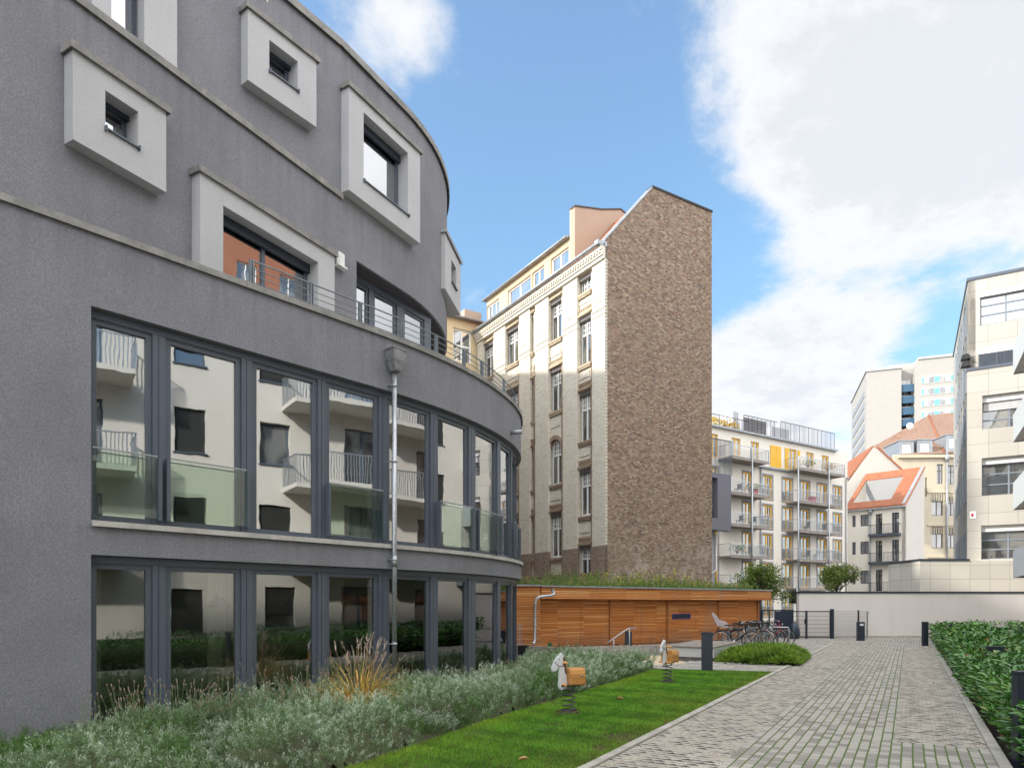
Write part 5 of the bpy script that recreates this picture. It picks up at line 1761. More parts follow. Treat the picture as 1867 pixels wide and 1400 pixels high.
# pilasters standing proud of the window bays
pil = [(862, 880), (900, 921), (946.5, 965.5), (976, 999.5), (1026, 1052), (1079.5, 1103)]
for a, b in pil:
    m = MB(); sa, sb = max(0, BF.s(a)), min(W_, BF.s(b))
    if a == 1079.5: sb = W_
    m.box(BF, sa, sb, -.157, 0, 4.35, 17.35)
    o = m.build('pilaster', CREAMB, bb)
    m = MB(); m.box(BF, sa - .01, sb + (.01 if sb < W_ else 0), -.155, .02, 0, 4.347); m.build('pilaster_base', BASEB, o)
    # sunk panel frame near the top
    m = MB()
    if sb - sa > .5:
        p, q = sa + (sb - sa) * .16, sb - (sb - sa) * .16
        for r in ((p, q, 17.05, 17.10), (p, q, 15.55, 15.6), (p, p + .05, 15.6, 17.05), (q - .05, q, 15.6, 17.05)): m.box(BF, r[0], r[1], .001, .022, r[2], r[3])
        m.box(BF, sa - .02, sb + .0, .001, .035, 15.15, 15.23); m.box(BF, sa - .02, sb + .0, .001, .028, 14.9, 14.96)
        m.build('panel_moulding', CREAMB, o)
m = MB()
m.box(BF, 0, W_, -.155, .10, 17.36, 17.50); m.box(BF, 0, W_, -.155, .16, 17.51, 17.60); m.box(BF, 0, W_, -.155, .24, 17.74, 17.92); m.box(BF, 0, W_, -.155, .18, 17.605, 17.735)
s = .08
while s < W_ - .1:
    m.box(BF, s, s + .10, .165, .23, 17.62, 17.733); s += .2
m.build('cornice', CREAMB, bb)
m = MB()
m.tube([BF(-.1, .34, 17.94), BF(W_ - .25, .34, 17.98)], .085, 8); m.box(BF, W_ - .25, W_ + .01, .1, .42, 17.93, 18.12)
m.build('gutter', ZINC, bb)
m = MB()
for a, b in ((0, W_),):
    m.box(BF, a, b, -.157, .07, 3.05, 3.14); m.box(BF, a, b, -.157, .045, 2.85, 3.05)
    s = 0
    while s < b: m.box(BF, s, s + .10, -.157, .055, 2.60, 2.72); s += .2
    m.box(BF, a, b, -.157, .07, 2.50, 2.59)
m.build('plinth_band', BROWNB, bb)
# window trim in each bay: brown reveal bricks, sills, lintels, corbel friezes
sh_ = plain('dark shutter box', (.14, .125, .12), .6)
for (k, j, sa, sb, z0, z1) in wins:
    arch = (k in 'bde' and j == 2)
    o = window(bb, BF, sa + .05, sb - .05, z0 + .05, z1 - (.02 if arch else .05), -.34, WHITE_F, GL_FAR, fw=.075, fd=.07, cols=1 if k == 'c' else 2,
               rows=(.66,) if j != 0 or k != 'a' else (), bars=(3 if k != 'c' else 1, 3, .66) if not (k == 'a' and j == 0) else (2, 2, 0), bw=.028)
    m = MB()
    m.box(BF, sa - .10, sb + .10, -.155, -.03, z0 - .11, z0 - .003)
    m.box(BF, sa - .06, sb + .06, -.155, -.06, z0 - .20, z0 - .112)
    if not arch:
        m.box(BF, sa - .04, sb + .04, -.155, -.02, z1 + .03, z1 + .11)
    m.build('sill', BROWNB if z1 < 12.5 else TANB, o)
    m = MB()
    if arch:
        n = 10; cs = (sa + sb) / 2; hw = (sb - sa) / 2
        for t in range(n):
            f0, f1 = t / n, (t + 1) / n
            x0_, x1_ = cs - hw * math.cos(math.pi * f0), cs - hw * math.cos(math.pi * f1)
            za_, zb_ = z1 - .42 + .42 * math.sin(math.pi * f0), z1 - .42 + .42 * math.sin(math.pi * f1)
            m.prism(BF, [(x0_, za_), (x1_, zb_), (x1_, z1 + .002), (x0_, z1 + .002)], -.40, -.145)
            m.prism(BF, [(x0_, za_), (x1_, zb_), (cs - hw * 1.22 * math.cos(math.pi * f1), z1 - .42 + .62 * math.sin(math.pi * f1)), (cs - hw * 1.22 * math.cos(math.pi * f0), z1 - .42 + .62 * math.sin(math.pi * f0))], -.144, -.09)
        m.build('brick_arch', BROWNB, bb)
    else:
        m.box(BF, sa + .01, sb - .01, -.30, -.17, z1 - .17, z1 - .003)
        m.build('shutter_box', sh_, o)
        m = MB()
        m.box(BF, sa - .16, sb + .16, -.158, -.10, z1 + .115, z1 + .42)
        s = sa - .12
        while s < sb + .05:
            m.box(BF, s, s + .07, -.099, -.06, z1 + .30, z1 + .40); s += .14
        m.build('lintel_frieze', TANB if z1 > 12.5 else BROWNB, bb)
# dark brown brick strips flanking the bays lower down
for k, (a, b) in cols.items():
    for q in (S(a) - .13, S(b) + .005):
        m = MB(); m.box(BF, q, q + .125, -.157, -.135, 0, 14.3); m.build('bay_edging', BROWNB, bb)
# spandrel panels
for k, (a, b) in cols.items():
    zz = zl_a if k == 'a' else zl_std
    for (z0, z1), (y0, y1) in zip(zz, zz[1:]):
        if z0 - y1 > 1.0: m = MB(); m.box(BF, S(a) + .10, S(b) - .10, -.155, -.125, y1 + .62, z0 - .32); m.build('spandrel_panel', CREAMB, bb)

# gable
pk1, pk2, zp = 2.95, 7.0, 21.45
Gs = lambda px: GB.s(px)
m = MB()
m.prism(GB, [(.0, 0), (pk2, 0), (pk2, 21.55), (pk1, 21.5), (.02, 18.15)], -.38, 0)
m.build('gable_wall', GABLEB, bb)
m = MB()
m.prism(GB, [(pk1 - .02, 21.50), (pk2 + .03, 21.56), (pk2 + .03, 21.66), (pk1 - .05, 21.60)], -.42, .04)
m.build('gable_coping', plain('black slate edge', (.03, .028, .028), .8), bb)
m = MB(); m.prism(GB, [(-.02, 18.15), (pk1 - .03, 21.50), (pk1 - .04, 21.57), (-.04, 18.23)], -.42, .02)
m.box(GB, -.03, .10, -.42, .03, 17.9, 18.12)
m.build('verge_flashing', ZINC, bb)
m = MB(); z = 4.4; i = 0
while z < 17.3:
    if i % 2 == 0: m.box(GB, -.002, .12, -.10, .006, z, z + .078)
    z += .0785; i += 1
m.build('quoin_bricks', CREAMB, bb)
m = MB()
m.box(GB, pk2 - .38, pk2, -14.0, -.39, 0, 21.4)
m.box(BF, -.4, 0.0, -7, -.2, 0, 18)
m.build('rear_wall', GABLEB, bb)
# roof
def roofM(s, d, z): return BF(s, d, z)
m = MB()
m.prism(lambda a, s, z: BF(s, -a, z), [(-.20, 17.93), (.12, 17.93), (2.95, 21.2), (6.6, 21.3), (6.6, 21.0), (3.0, 20.9)], .0, W_ - .4)
m.build('roof', TILE_O, bb)
# long dormer with ribbon windows and a taller fire wall beside the gable
DRM = -.55
zd0, zd1 = 18.25, 19.85
dwin = [(888, 908), (923.5, 946), (947.5, 968), (969.5, 992), (1004, 1037)]
sa0, sb0 = BF.s(884, DRM), BF.s(1039, DRM)
dh = [(BF.s(a, DRM), BF.s(b, DRM), 18.40, 19.62) for a, b in ((888, 910), (926, 968), (970, 992), (1004, 1037))]
m = MB(); m.wall(BF, [0.2, sb0 + .05], [17.95, 19.95], dh, DRM, .35); m.build('dormer_wall', YELLOW, bb)
for i, (a, b, c, d) in enumerate(dh):
    window(bb, BF, a, b, c, d, DRM - .10, WHITE_F, GL_SKY, fw=.08, fd=.08, cols=2 if i else 3, name='dormer_window')
m = MB(); m.box(BF, 0, sb0 + .1, -3.6, DRM + .18, 19.96, 20.03); m.tube([BF(0, DRM + .22, 19.98), BF(sb0, DRM + .22, 20.0)], .06, 8)
m.build('dormer_roof', ZINC, bb)
m = MB(); m.prism(lambda a, s, z: BF(s, a, z), [(.18, 18.02), (DRM + .01, 18.36), (DRM + .01, 18.1), (.18, 17.96)], .1, sb0); m.build('tile_strip', TILE_O, bb)
sC = BF.s(1040.5, DRM + .1)
zc1 = BF.z(1041, 384, DRM + .1)
m = MB(); m.prism(lambda a, s, z: BF(s, -a, z), [(.42, 17.9), (.42, zc1), (2.1, zc1 + .35), (3.35, zc1 + .75), (4.6, zc1 + .35), (4.6, 19)], sC, sC + .38); 
m.build('fire_wall', TERRA, bb)
m = MB(); m.prism(lambda a, s, z: BF(s, -a, z), [(.38, zc1 + .002), (2.1, zc1 + .352), (3.35, zc1 + .752), (4.6, zc1 + .352), (4.6, zc1 + .42), (3.35, zc1 + .82), (2.1, zc1 + .42), (.38, zc1 + .07)], sC - .03, sC + .42)
m.build('fire_wall_coping', plain('dark sheet edge', (.06, .05, .05), .6), bb)
m = MB(); m.box(BF, sC - .003, sC + .14, -.419, -.40, 17.95, zc1); m.build('corner_strip', YELLOW, bb)
# ================================================================== yellow wing in the corner
YW = Frame(*BF(-.15, .2, 0)[:2], 58.0)
ys = lambda px: YW.s(px)
yb = empty('yellow_building', YW(-5, 0, 0), label='pale yellow rendered wing in the corner between the grey building and the cream brick front', cat='building')
yh = [(ys(826), ys(860), 16.1, 18.05), (ys(826), ys(860), 12.4, 14.2), (ys(826), ys(860), 8.7, 10.5)]
m = MB(); m.wall(YW, [-12, ys(876)], [0, 18.6], yh + [(-8, -6, 16.1, 18.05), (-8, -6, 12.4, 14.2)], 0, .35); m.box(YW, -12, ys(876), -9, -8.7, 0, 18.6); m.build('wall', YELLOW, yb)
for q in yh + [(-8, -6, 16.1, 18.05), (-8, -6, 12.4, 14.2)]:
    window(yb, YW, q[0], q[1], q[2], q[3], -.12, WHITE_F, GL_SKY, fw=.09, fd=.08, cols=2, rows=(.5,))
m = MB(); m.box(YW, -12, ys(876) + .1, -9, .30, 18.602, 18.72); m.tube([YW(-12, .33, 18.62), YW(ys(876), .33, 18.62)], .07, 8); m.build('roof_edge', ZINC, yb)
m = MB(); m.tube([YW(ys(875), .12, 18.5), YW(ys(875), .12, 15.6), YW(ys(872.5), .4, 15.0), YW(ys(872.5), .4, 2)], .06, 8); m.build('downpipe', ZINC, yb)
m = MB(); m.box(YW, ys(864), ys(864) + 1.2, -2.2, -1.2, 18.72, 19.9); m.build('chimney', TERRA, yb)

# ================================================================== grey bay block right of the gable
gY = 47.0
GY_ = Frame((1296 - PX0) / FPX * gY - 3, gY - 1.9, 57.6)
g_s = lambda px: GY_.s(px)
gr_ = empty('grey_bay_building', GY_(0, 0, 0), label='grey-lilac rendered block with a bar railing, squeezed in right behind the brick gable', cat='building')
LILAC = stucco('grey lilac render', (.21, .21, .25), grain=.02, bump=.3, scale=50, var=.04)
PALEG = stucco('pale grey render', (.44, .44, .46), grain=.02, bump=.3, scale=50, var=.04)
zt_, zb_ = GY_.z(1320, 864), GY_.z(1320, 967)
w0, w1 = g_s(1286), g_s(1308.5)
wz0, wz1 = GY_.z(1300, 944), GY_.z(1300, 870)
m = MB(); m.wall(GY_, [0, g_s(1333)], [zb_, zt_], [(w0, w1, wz0, wz1)], 0, .4); m.box(GY_, 0, g_s(1333), -5, -.41, zb_ + .1, zt_ - .1); m.build('upper_wall', LILAC, gr_)
window(gr_, GY_, w0, w1, wz0, wz1, -.3, ANTHRA, GL_FAR, fw=.08, cols=2)
m = MB(); m.wall(GY_, [0, g_s(1319)], [0, zb_ - .005], [(g_s(1284), g_s(1302), GY_.z(1300, 1040), GY_.z(1300, 972))], -.75, .4); m.build('lower_wall', PALEG, gr_)
window(gr_, GY_, g_s(1284), g_s(1302), GY_.z(1300, 1040), GY_.z(1300, 972), -.85, ANTHRA, GL_FAR)
m = MB(); zr_ = GY_.z(1320, 806)
s = 0.0
while s < g_s(1335):
    m.box(GY_, s, s + .03, -.03, .0, zt_, zr_ + .1); s += .13
m.box(GY_, 0, g_s(1335), -.04, .01, zr_ + .1, zr_ + .16)
m.build('bar_railing', ANTHRA, gr_)
m = MB(); m.tube([(x, y, z) for x, y, z in (GY_(g_s(1318), -.6, GY_.z(1318, 972)), GY_(g_s(1318), -.6, GY_.z(1318, 1038)), GY_(g_s(1294), -.3, GY_.z(1294, 1052)))], .06, 8); m.build('downpipe', WHITE_P, gr_)

# ================================================================== white flats with yellow windows and steel balconies
AP = Frame(23.67, 66.0, 57.6)
WHB = stucco('darkened white house render', (.48, .455, .415), grain=.01, bump=.1, scale=30, var=.03, streak=.08)  # white render darkened in colour where the sun overexposes the gable
WH = stucco('brightened white house render', (.76, .71, .63), grain=.01, bump=.1, scale=30, var=.03, streak=.08)  # same white, lightened to stand in for sunlight on flats and house
YWIN = plain('yellow window paint', (.78, .45, .03), .5, var=.05)
SURR = plain('grey window surround', (.27, .28, .31), .8)
ap = empty('balcony_apartment_block', AP(0, 0, 0), label='white block of flats with yellow window frames and steel balconies', cat='building')
aS = lambda px: AP.s(px)
rows_c = [874, 926.5, 978.5, 1030, 1082]
zf = [AP.z(1435, y + 41) for y in rows_c]      # sill/floor levels
H_ = 2.35
cols_ap = [(1294, 1309, 1, 0), (1354.5, 1370, 1, 0), (1390, 1408, 1, 1), (1426.5, 1444.5, 1, 1), (1459.5, 1475.5, 1, 0), (1490.5, 1507, 1, 0), (1519.5, 1534, 1, 1)]
hs, wl_ = [], []
for (a, b, c, fb) in cols_ap:
    for r, z0 in enumerate(zf):
        if z0 < .1: z0 = .1
        q = (aS(a), aS(b), z0, z0 + H_); hs.append(q); wl_.append((q, fb, r))
top0, top1 = AP.z(1400, 797), AP.z(1522, 826)
zt0 = AP.z(1435, 826)
z5 = AP.z(1435, 857) + .05
top_w = [(1294, 1309), (1334, 1350), (1368.5, 1384), (1438, 1452.5), (1469.5, 1483.5), (1498, 1511)]
for a, b in top_w:
    q = (aS(a), aS(b), z5, z5 + 2.15); hs.append(q); wl_.append((q, 0, 9))
ZTOP = AP.z(1435, 806)
m = MB(); m.wall(AP, [-14, aS(1545)], [-.4, ZTOP], hs, 0, .35); m.box(AP, aS(1545) - .35, aS(1545), -11, -.36, -.4, ZTOP - 2.6); m.box(AP, -14, aS(1545) - .4, -11, -10.7, -.4, ZTOP)
m.build('wall', WH, ap)
for q, fb, r in wl_:
    o = window(ap, AP, q[0], q[1], q[2], q[3], -.14, YWIN, GL_FAR, fw=.14, fd=.08, cols=2)
    if r != 9:
        m = MB()
        for t in ((q[0] - .16, q[0] - .003, q[2] - .1, q[3] + .16), (q[1] + .003, q[1] + .16, q[2] - .1, q[3] + .16), (q[0] - .003, q[1] + .003, q[3] + .003, q[3] + .16), (q[0] - .003, q[1] + .003, q[2] - .1, q[2] - .003)):
            m.box(AP, t[0], t[1], .002, .03, t[2], t[3])
        m.build('surround', SURR, o)
    if fb:
        m = MB(); m.box(AP, q[0] - .1, q[1] + .1, .05, .09, q[2] + 1.0, q[2] + 1.05); m.box(AP, q[0] - .1, q[1] + .1, .05, .09, q[2] + .05, q[2] + .09)
        s = q[0] - .1
        while s < q[1] + .1: m.box(AP, s, s + .025, .055, .08, q[2] + .09, q[2] + 1.0); s += .14
        m.build('guard_rail', GALV, o)
# shutters of the top floor
for a, b in ((1404, 1413.5), (1414, 1423.5), (1430.5, 1437.5), (1454, 1458)):
    m = MB(); sa, sb = aS(a), aS(b)
    m.box(AP, sa, sb, .03, .07, z5, z5 + 2.15)
    for i in range(14): m.box(AP, sa + .08, sb - .08, .071, .09, z5 + .15 + i * .14, z5 + .22 + i * .14)
    m.build('shutter', YWIN, ap)
m = MB(); m.box(AP, aS(1376), aS(1457), -.05, .35, z5 - .25, z5 - .08); m.box(AP, -14, aS(1523), -11, .35, ZTOP, ZTOP + .16)
m.build('eaves_gutter', ZINC, ap)
m = MB()
def lattice(m, M, s0, s1, d, z0, z1, step=.35, r=.022):
    s = s0
    while s <= s1 + .01: m.box(M, s - r, s + r, d - .02, d + .02, z0, z1); s += step * 3
    for z in (z0, z1): m.box(M, s0, s1, d - .025, d + .025, z - r, z + r)
    n = int((s1 - s0) / step)
    for i in range(n): m.box(M, s0 + i * step - .01, s0 + i * step + .01, d - .01, d + .01, z0, z1)
lattice(m, AP, -6.6, aS(1361), .2, ZTOP + .2, ZTOP + 1.15)
lattice(m, AP, aS(1361), aS(1422), -.3, ZTOP + .2, ZTOP + 1.9, .22)
lattice(m, AP, aS(1422), aS(1520), .1, ZTOP + .2, ZTOP + 1.9, .25)
m.build('roof_railing', ANTHRA_D, ap)
m = MB()
for i in range(9): m.box(AP, aS(1362), aS(1403), -.45, -.38, ZTOP + .3 + i * .16, ZTOP + .41 + i * .16)
m.build('roof_screen', weathered('dark wood screen', (.06, .05, .045), (.12, .10, .09), 5), ap)
m = MB(); m.box(AP, aS(1416), aS(1448), -2.6, -.6, ZTOP + .16, ZTOP + 1.5); m.build('roof_cabin', PALEG, ap)
m = MB(); m.box(AP, aS(1352), aS(1362), -3, -1, ZTOP + .16, ZTOP + 2.3); m.build('roof_cabin', PALEG, ap)
m = MB(); m.box(AP, aS(1545) - .2, aS(1545) + .05, -4, .2, ZTOP - 2.7, ZTOP - 2.5)
m.tube([AP(aS(1541), .12, ZTOP - 2.6), AP(aS(1541), .12, 0)], .07, 8); m.tube([AP(aS(1385.5), .12, z5 - .2), AP(aS(1385.5), .12, 0)], .07, 8)
m.build('downpipe', ZINC, ap)
# balconies
BD = 1.5
def balcony(sa, sb, z, d=BD, k=0):
    o_ = MB(); o_.box(AP, sa, sb, 0.0, d, z - .22, z - .06); o_.box(AP, sa - .02, sb + .02, d - .03, d + .03, z - .28, z + .0)
    o = o_.build('balcony', weathered('steel balcony underside %d' % k, (.20, .17, .15), (.30, .27, .25), 3) if k == 0 else bpy.data.materials['steel balcony underside 0'], ap)
    m = MB()
    zt = z + 1.0
    m.box(AP, sa, sb, d - .02, d + .02, zt, zt + .05); m.box(AP, sa - .02, sa + .02, 0, d, zt, zt + .05); m.box(AP, sb - .02, sb + .02, 0, d, zt, zt + .05)
    m.box(AP, sa, sb, d - .01, d + .01, z + .06, z + .10)
    s = sa
    while s < sb: m.box(AP, s - .010, s + .010, d - .01, d + .01, z + .1, zt); s += .13
    q = .0
    while q < d: m.box(AP, sa - .01, sa + .01, q - .01, q + .01, z + .1, zt); m.box(AP, sb - .01, sb + .01, q - .01, q + .01, z + .1, zt); q += .13
    for s in (sa, (sa + sb) / 2, sb): m.box(AP, s - .03, s + .03, d - .03, d + .03, z, zt + .05)
    m.build('railing', GALV, o)
    return o
Sl = (AP.s(1333, BD), AP.s(1402, BD)); Sr = (AP.s(1457.5, BD), AP.s(1531, BD))
k = 0
for z in [z5] + zf[:4]:
    for Q in (Sl, Sr):
        balcony(Q[0], Q[1] + (0 if z != z5 else .9 * (Q is Sr)), z, BD, k); k += 1
for px in (1371.5, 1455.5, 1511.5): m = MB(); m.tube([AP(AP.s(px, BD + .1), BD + .1, 0), AP(AP.s(px, BD + .1), BD + .1, z5 + 1.0)], .075, 8); m.build('balcony_column', GALV, ap)
# things kept on the balconies
PLM = foliage('balcony plants', .2, .6)
rr = random.Random(11)
def pot_plant(s, d, z, label, c1=(.05, .13, .02), c2=(.2, .26, .05), w=.5, h=.5):
    p = AP(s, d, z); e = empty('potted_plant', p, label=label, cat='plant', group='plants on the balconies of the flats')
    m = MB(); m.lathe(p, [(.12, 0), (.17, .25), (.18, .27), (.0, .26)], 10); m.build('pot', plain('clay pot', (.35, .15, .08), .8) if 'clay pot' not in bpy.data.materials else bpy.data.materials['clay pot'], e)
    n = 160
    P = np.array(p) + np.stack([rng.normal(0, w * .45, n), rng.normal(0, .15, n), .25 + rng.uniform(0, h, n)], 1)
    shrub_leaves('foliage', P, rng.normal(size=(n, 3)), rng.uniform(.10, .2, n), rng.uniform(.05, .1, n), c1, c2, F_TREE, e)
for (q, lv, f, lb) in ((Sr, 0, .25, 'bushy green plant on the top right balcony of the white flats'), (Sr, 0, .75, 'orange-tinged plant on the top right balcony of the white flats'),
                       (Sl, 3, .2, 'green plant on the third balcony down on the left of the white flats'), (Sl, 1, .6, 'green plant on the second balcony down on the left of the white flats')):
    z = ([z5] + zf)[lv]
    pot_plant(q[0] + (q[1] - q[0]) * f, 1.3, z + .15, lb, *(((.25, .12, .03), (.45, .26, .05)) if 'orange' in lb else ()), w=.8)
REDM = plain('red cloth', (.45, .02, .03), .8)
for q, lv, f, lb, mt in ((Sl, 1, .72, 'red cushion box on the second balcony down on the left of the flats', REDM), (Sr, 1, .42, 'red storage crate on the second balcony down on the right of the flats', REDM),
                         (Sr, 3, .55, 'white folded parasol cover on the fourth balcony down on the right', WHITE_P)):
    z = ([z5] + zf)[lv]; s = q[0] + (q[1] - q[0]) * f
    m = MB(); m.box(AP, s - .35, s + .35, .7, 1.2, z - .05, z + .55); m.box(AP, s - .38, s + .38, .67, 1.23, z + .553, z + .62)
    tag(m.build('storage_box', mt, bevel=.04), lb, 'box')
for q, lv, f, nm in ((Sl, 1, .3, 'second balcony down on the left'), (Sl, 2, .35, 'third balcony down on the left'), (Sl, 2, .7, 'third balcony down on the left, beside its column'), (Sr, 2, .3, 'third balcony down on the right'), (Sr, 2, .7, 'third balcony down on the right, beside the column'), (Sr, 3, .3, 'fourth balcony down on the right'), (Sl, 3, .6, 'fourth balcony down on the left')):
    z = ([z5] + zf)[lv]; s = q[0] + (q[1] - q[0]) * f; z -= .05
    e = empty('balcony_chair', AP(s, .9, z), label='dark chair on the ' + nm + ' of the flats', cat='chair', group='chairs on the balconies of the flats')
    m = MB(); m.box(AP, s - .24, s + .24, .7, 1.15, z + .42, z + .46); m.build('seat', BLACK, e)
    m = MB(); m.box(AP, s + .2, s + .24, .7, 1.15, z + .47, z + .95); m.build('backrest', BLACK, e)
    for a in (-.22, .19):
        for b in (.72, 1.1):
            m = MB(); m.box(AP, s + a, s + a + .03, b, b + .03, z, z + .42); m.build('leg', BLACK, e)
n = 500
P = np.array([AP(a, -.4 + b, ZTOP + .2 + c) for a, b, c in zip(rng.uniform(-6.2, aS(1350), n), rng.normal(0, .3, n), rng.uniform(0, .8, n))])
o = shrub_leaves('roof_hedge', P, rng.normal(size=(n, 3)), rng.uniform(.15, .3, n), rng.uniform(.08, .15, n), (.40, .22, .02), (.65, .45, .05), F_TREE)
tag(o, 'yellow autumn shrubs on the roof terrace of the white flats', 'shrubs', kind='stuff')

# ================================================================== orange roofed house
OH = Frame((1651 - PX0) / FPX * 74 - 12 * math.sin(R(135)), 74 - 12 * math.cos(R(135)), 135.0)   # s=12 at the gable corner
oh = empty('orange_roof_house', OH(12, 0, 0), label='white rendered house with a steep orange tiled roof and two-door iron balconies', cat='house')
GH = Frame(*OH(12, 0, 0)[:2], 45.0)
ze = OH.z(1651, 918)
oS = lambda px: OH.s(px)
hh, hd_ = [], []
rows_o = [(934, 972), (983, 1023), (1036, 1077)]
for (yt, yb) in rows_o:
    for a, b in ((1596.5, 1608.5), (1626, 1639)):
        hh.append((oS(a), oS(b), OH.z(1610, yb), OH.z(1610, yt + 2)))
    for a, b in ((1568.5, 1584), (1553.5, 1560)):
        hh.append((oS(a), oS(b), OH.z(1576, yb - 13), OH.z(1576, yt + 4)))
m = MB(); m.wall(OH, [oS(1540), 12], [-.4, ze], hh, 0, .3); m.box(OH, oS(1540) + .2, 11.6, -7, -.31, -.4, ze - .3)
m.build('front_wall', WH, oh)
for i, q in enumerate(hh):
    window(oh, OH, q[0], q[1], q[2], q[3], -.18, BLACK if i % 4 < 2 else ANTHRA, GL_FAR, fw=.09, fd=.08, cols=2, rows=(.72,))
sr = 7.2
zr = GH.z(1685, 853)
sr = GH.s(1685)
m = MB(); m.prism(GH, [(.0, -.4), (sr, -.4), (sr, zr), (0, ze)], -.35, 0); m.build('gable_wall', stucco('shaded white gable render', (.60, .56, .52), .01, .1, 30, .03), oh)  # darker pinkish tone puts the shade of this side into the colour
for (yt, yb) in rows_o[:2] + rows_o[2:]:
    sa, sb = oS(1588), oS(1643); z = OH.z(1615, yb + 1)
    m = MB(); m.box(OH, sa, sb, 0, 1.0, z - .3, z); o = m.build('balcony', plain('dark balcony slab', (.06, .07, .09), .6), oh)
    m = MB(); m.box(OH, sa, sb, .96, 1.0, z + .95, z + 1.0)
    s = sa
    while s <= sb: m.box(OH, s, s + .02, .97, .99, z, z + .95); s += .13
    for t in (sa, sb):
        m.box(OH, t - .02, t + .02, 0, 1, z + .95, z + 1.0)
    m.build('railing', ANTHRA_D, o)
m = MB(); m.tube([OH(oS(1587), .12, ze), OH(oS(1587), .12, 0)], .09, 8); m.lathe(OH(oS(1588), .15, ze - .9), [(.10, 0), (.25, .3), (.25, .6)], 8); m.build('downpipe', ZINC, oh)
# roof plane with a cut-in terrace
L0, L1 = oS(1540), 12.12
sl = (zr - ze) / sr
def RM(s, q, up=0.0):        # q: 0 eave .. 1 ridge
    return OH(s, .25 - (sr + .25) * q, ze - sl * .25 + (zr - ze + sl * .25) * q + up)
def quad(m, s0, s1, q0, q1, th=.16):
    P = [RM(s0, q0), RM(s1, q0), RM(s1, q1), RM(s0, q1)]; P2 = [RM(s0, q0, th), RM(s1, q0, th), RM(s1, q1, th), RM(s0, q1, th)]
    m.poly(P); m.poly(P2)
    for i in range(4): m.poly([P[i], P[(i + 1) % 4], P2[(i + 1) % 4], P2[i]])
c0, c1 = L0 + .5, 10.3
m = MB(); quad(m, L0, L1, 0, .16); quad(m, L0, L1, .80, 1.0); quad(m, c1, L1, .16, .80); quad(m, L0, c0, .16, .80)
m.build('roof', TILE_O, oh)
m = MB()
zc0 = RM(0, .16)[2]; zc1_ = RM(0, .80)[2]
dd0, dd1 = .25 - (sr + .25) * .16, .25 - (sr + .25) * .80
m.box(OH, c0, c1, dd1 - .0, dd1 + .12, zc0 - .2, zc1_); m.box(OH, c1 - .1, c1, dd1 + .12, dd0, zc0 - .2, zc0 + .1)
m.prism(lambda a, s, z: OH(s, a, z), [(dd0, zc0), (dd1, zc1_), (dd1, zc0)], c1 - .02, c1 + .02)
m.box(OH, c0, c1, dd1, dd0, zc0 - .3, zc0 - .2)
m.build('terrace_wall', stucco('grey attic render', (.30, .30, .30), .01, .1, 30, .03), oh)
m = MB(); m.box(OH, L0, L1, .22, .42, ze - .35, ze - .2); m.prism(GH, [(-.2, ze - .14), (sr, zr), (sr, zr + .2), (-.25, ze + .06)], -.3, .02); m.build('gutter', ZINC, oh)

# white gable behind it
WG = Frame((1542 - PX0) / FPX * 84, 84, 100)
wg = empty('white_gable_house', WG(5, 0, 0), label='plain white triangular gable rising behind the orange roofed house', cat='house')
wx = lambda px: WG.s(px)
m = MB(); m.prism(WG, [(wx(1540), -.4), (wx(1646), -.4), (wx(1646), WG.z(1646, 860)), (wx(1600), WG.z(1600, 818)), (wx(1590), WG.z(1590, 815)), (wx(1548), WG.z(1548, 876)), (wx(1540), WG.z(1540, 876))], -.4, 0)
m.build('gable_wall', WHB, wg)
m = MB()
r0, r1 = (wx(1600), WG.z(1600, 818)), (wx(1655), WG.z(1655, 868))
m.prism(WG, [r0, r1, (r1[0], r1[1] + .25), (r0[0], r0[1] + .25)], -10, .15)
r0, r1 = (wx(1592), WG.z(1592, 814.5)), (wx(1540), WG.z(1540, 884))
m.prism(WG, [r0, r1, (r1[0] - .1, r1[1] + .18), (r0[0], r0[1] + .2)], -10, .03)
m.build('roof', TILE_O, wg)
m = MB(); m.box(WG, wx(1608), wx(1622), -6, -4, WG.z(1615, 832), WG.z(1615, 812)); m.build('roof_dormer', ZINC, wg)

# ================================================================== old house with a brown hipped roof
AB = Frame((1640 - PX0) / FPX * 90, 90, 92)
ab = empty('old_corner_house', AB(0, 0, 0), label='ornate cream old house with a brown hipped roof and zinc dormers', cat='house')
bx = lambda px: AB.s(px)
CRM = stucco('cream old house render', (.54, .48, .37), grain=.01, bump=.1, scale=20, var=.05, streak=.15)
zE = AB.z(1700, 828)
wh = []
for a, b in ((1707.5, 1720), (1699, 1719), (1699, 1719)): pass
ls = [(1708, 1720, 882, 846), (1698.5, 1719.5, 940, 901), (1698.5, 1719.5, 999, 960), (1698.5, 1719.5, 1056, 1020), (1728.5, 1742, 883, 848), (1728.5, 1742, 940, 905), (1728.5, 1742, 999, 962), (1728.5, 1742, 1056, 1022), (1687, 1690, 905, 870), (1760, 1774, 883, 848), (1760, 1774, 940, 905)]
hh = [(bx(a), bx(b), AB.z(a, y0), AB.z(a, y1)) for a, b, y0, y1 in ls]
m = MB(); m.wall(AB, [bx(1630), bx(1800)], [-.4, zE], hh, 0, .4); m.build('wall', CRM, ab)
for q in hh: window(ab, AB, q[0], q[1], q[2], q[3], -.2, plain('grey brown window', (.12, .11, .10), .5) if 'grey brown window' not in bpy.data.materials else bpy.data.materials['grey brown window'], GL_FAR, fw=.10, fd=.08, cols=2, rows=(.66,))
m = MB(); m.box(AB, bx(1636), bx(1800), .002, .35, zE - .5, zE - .1)
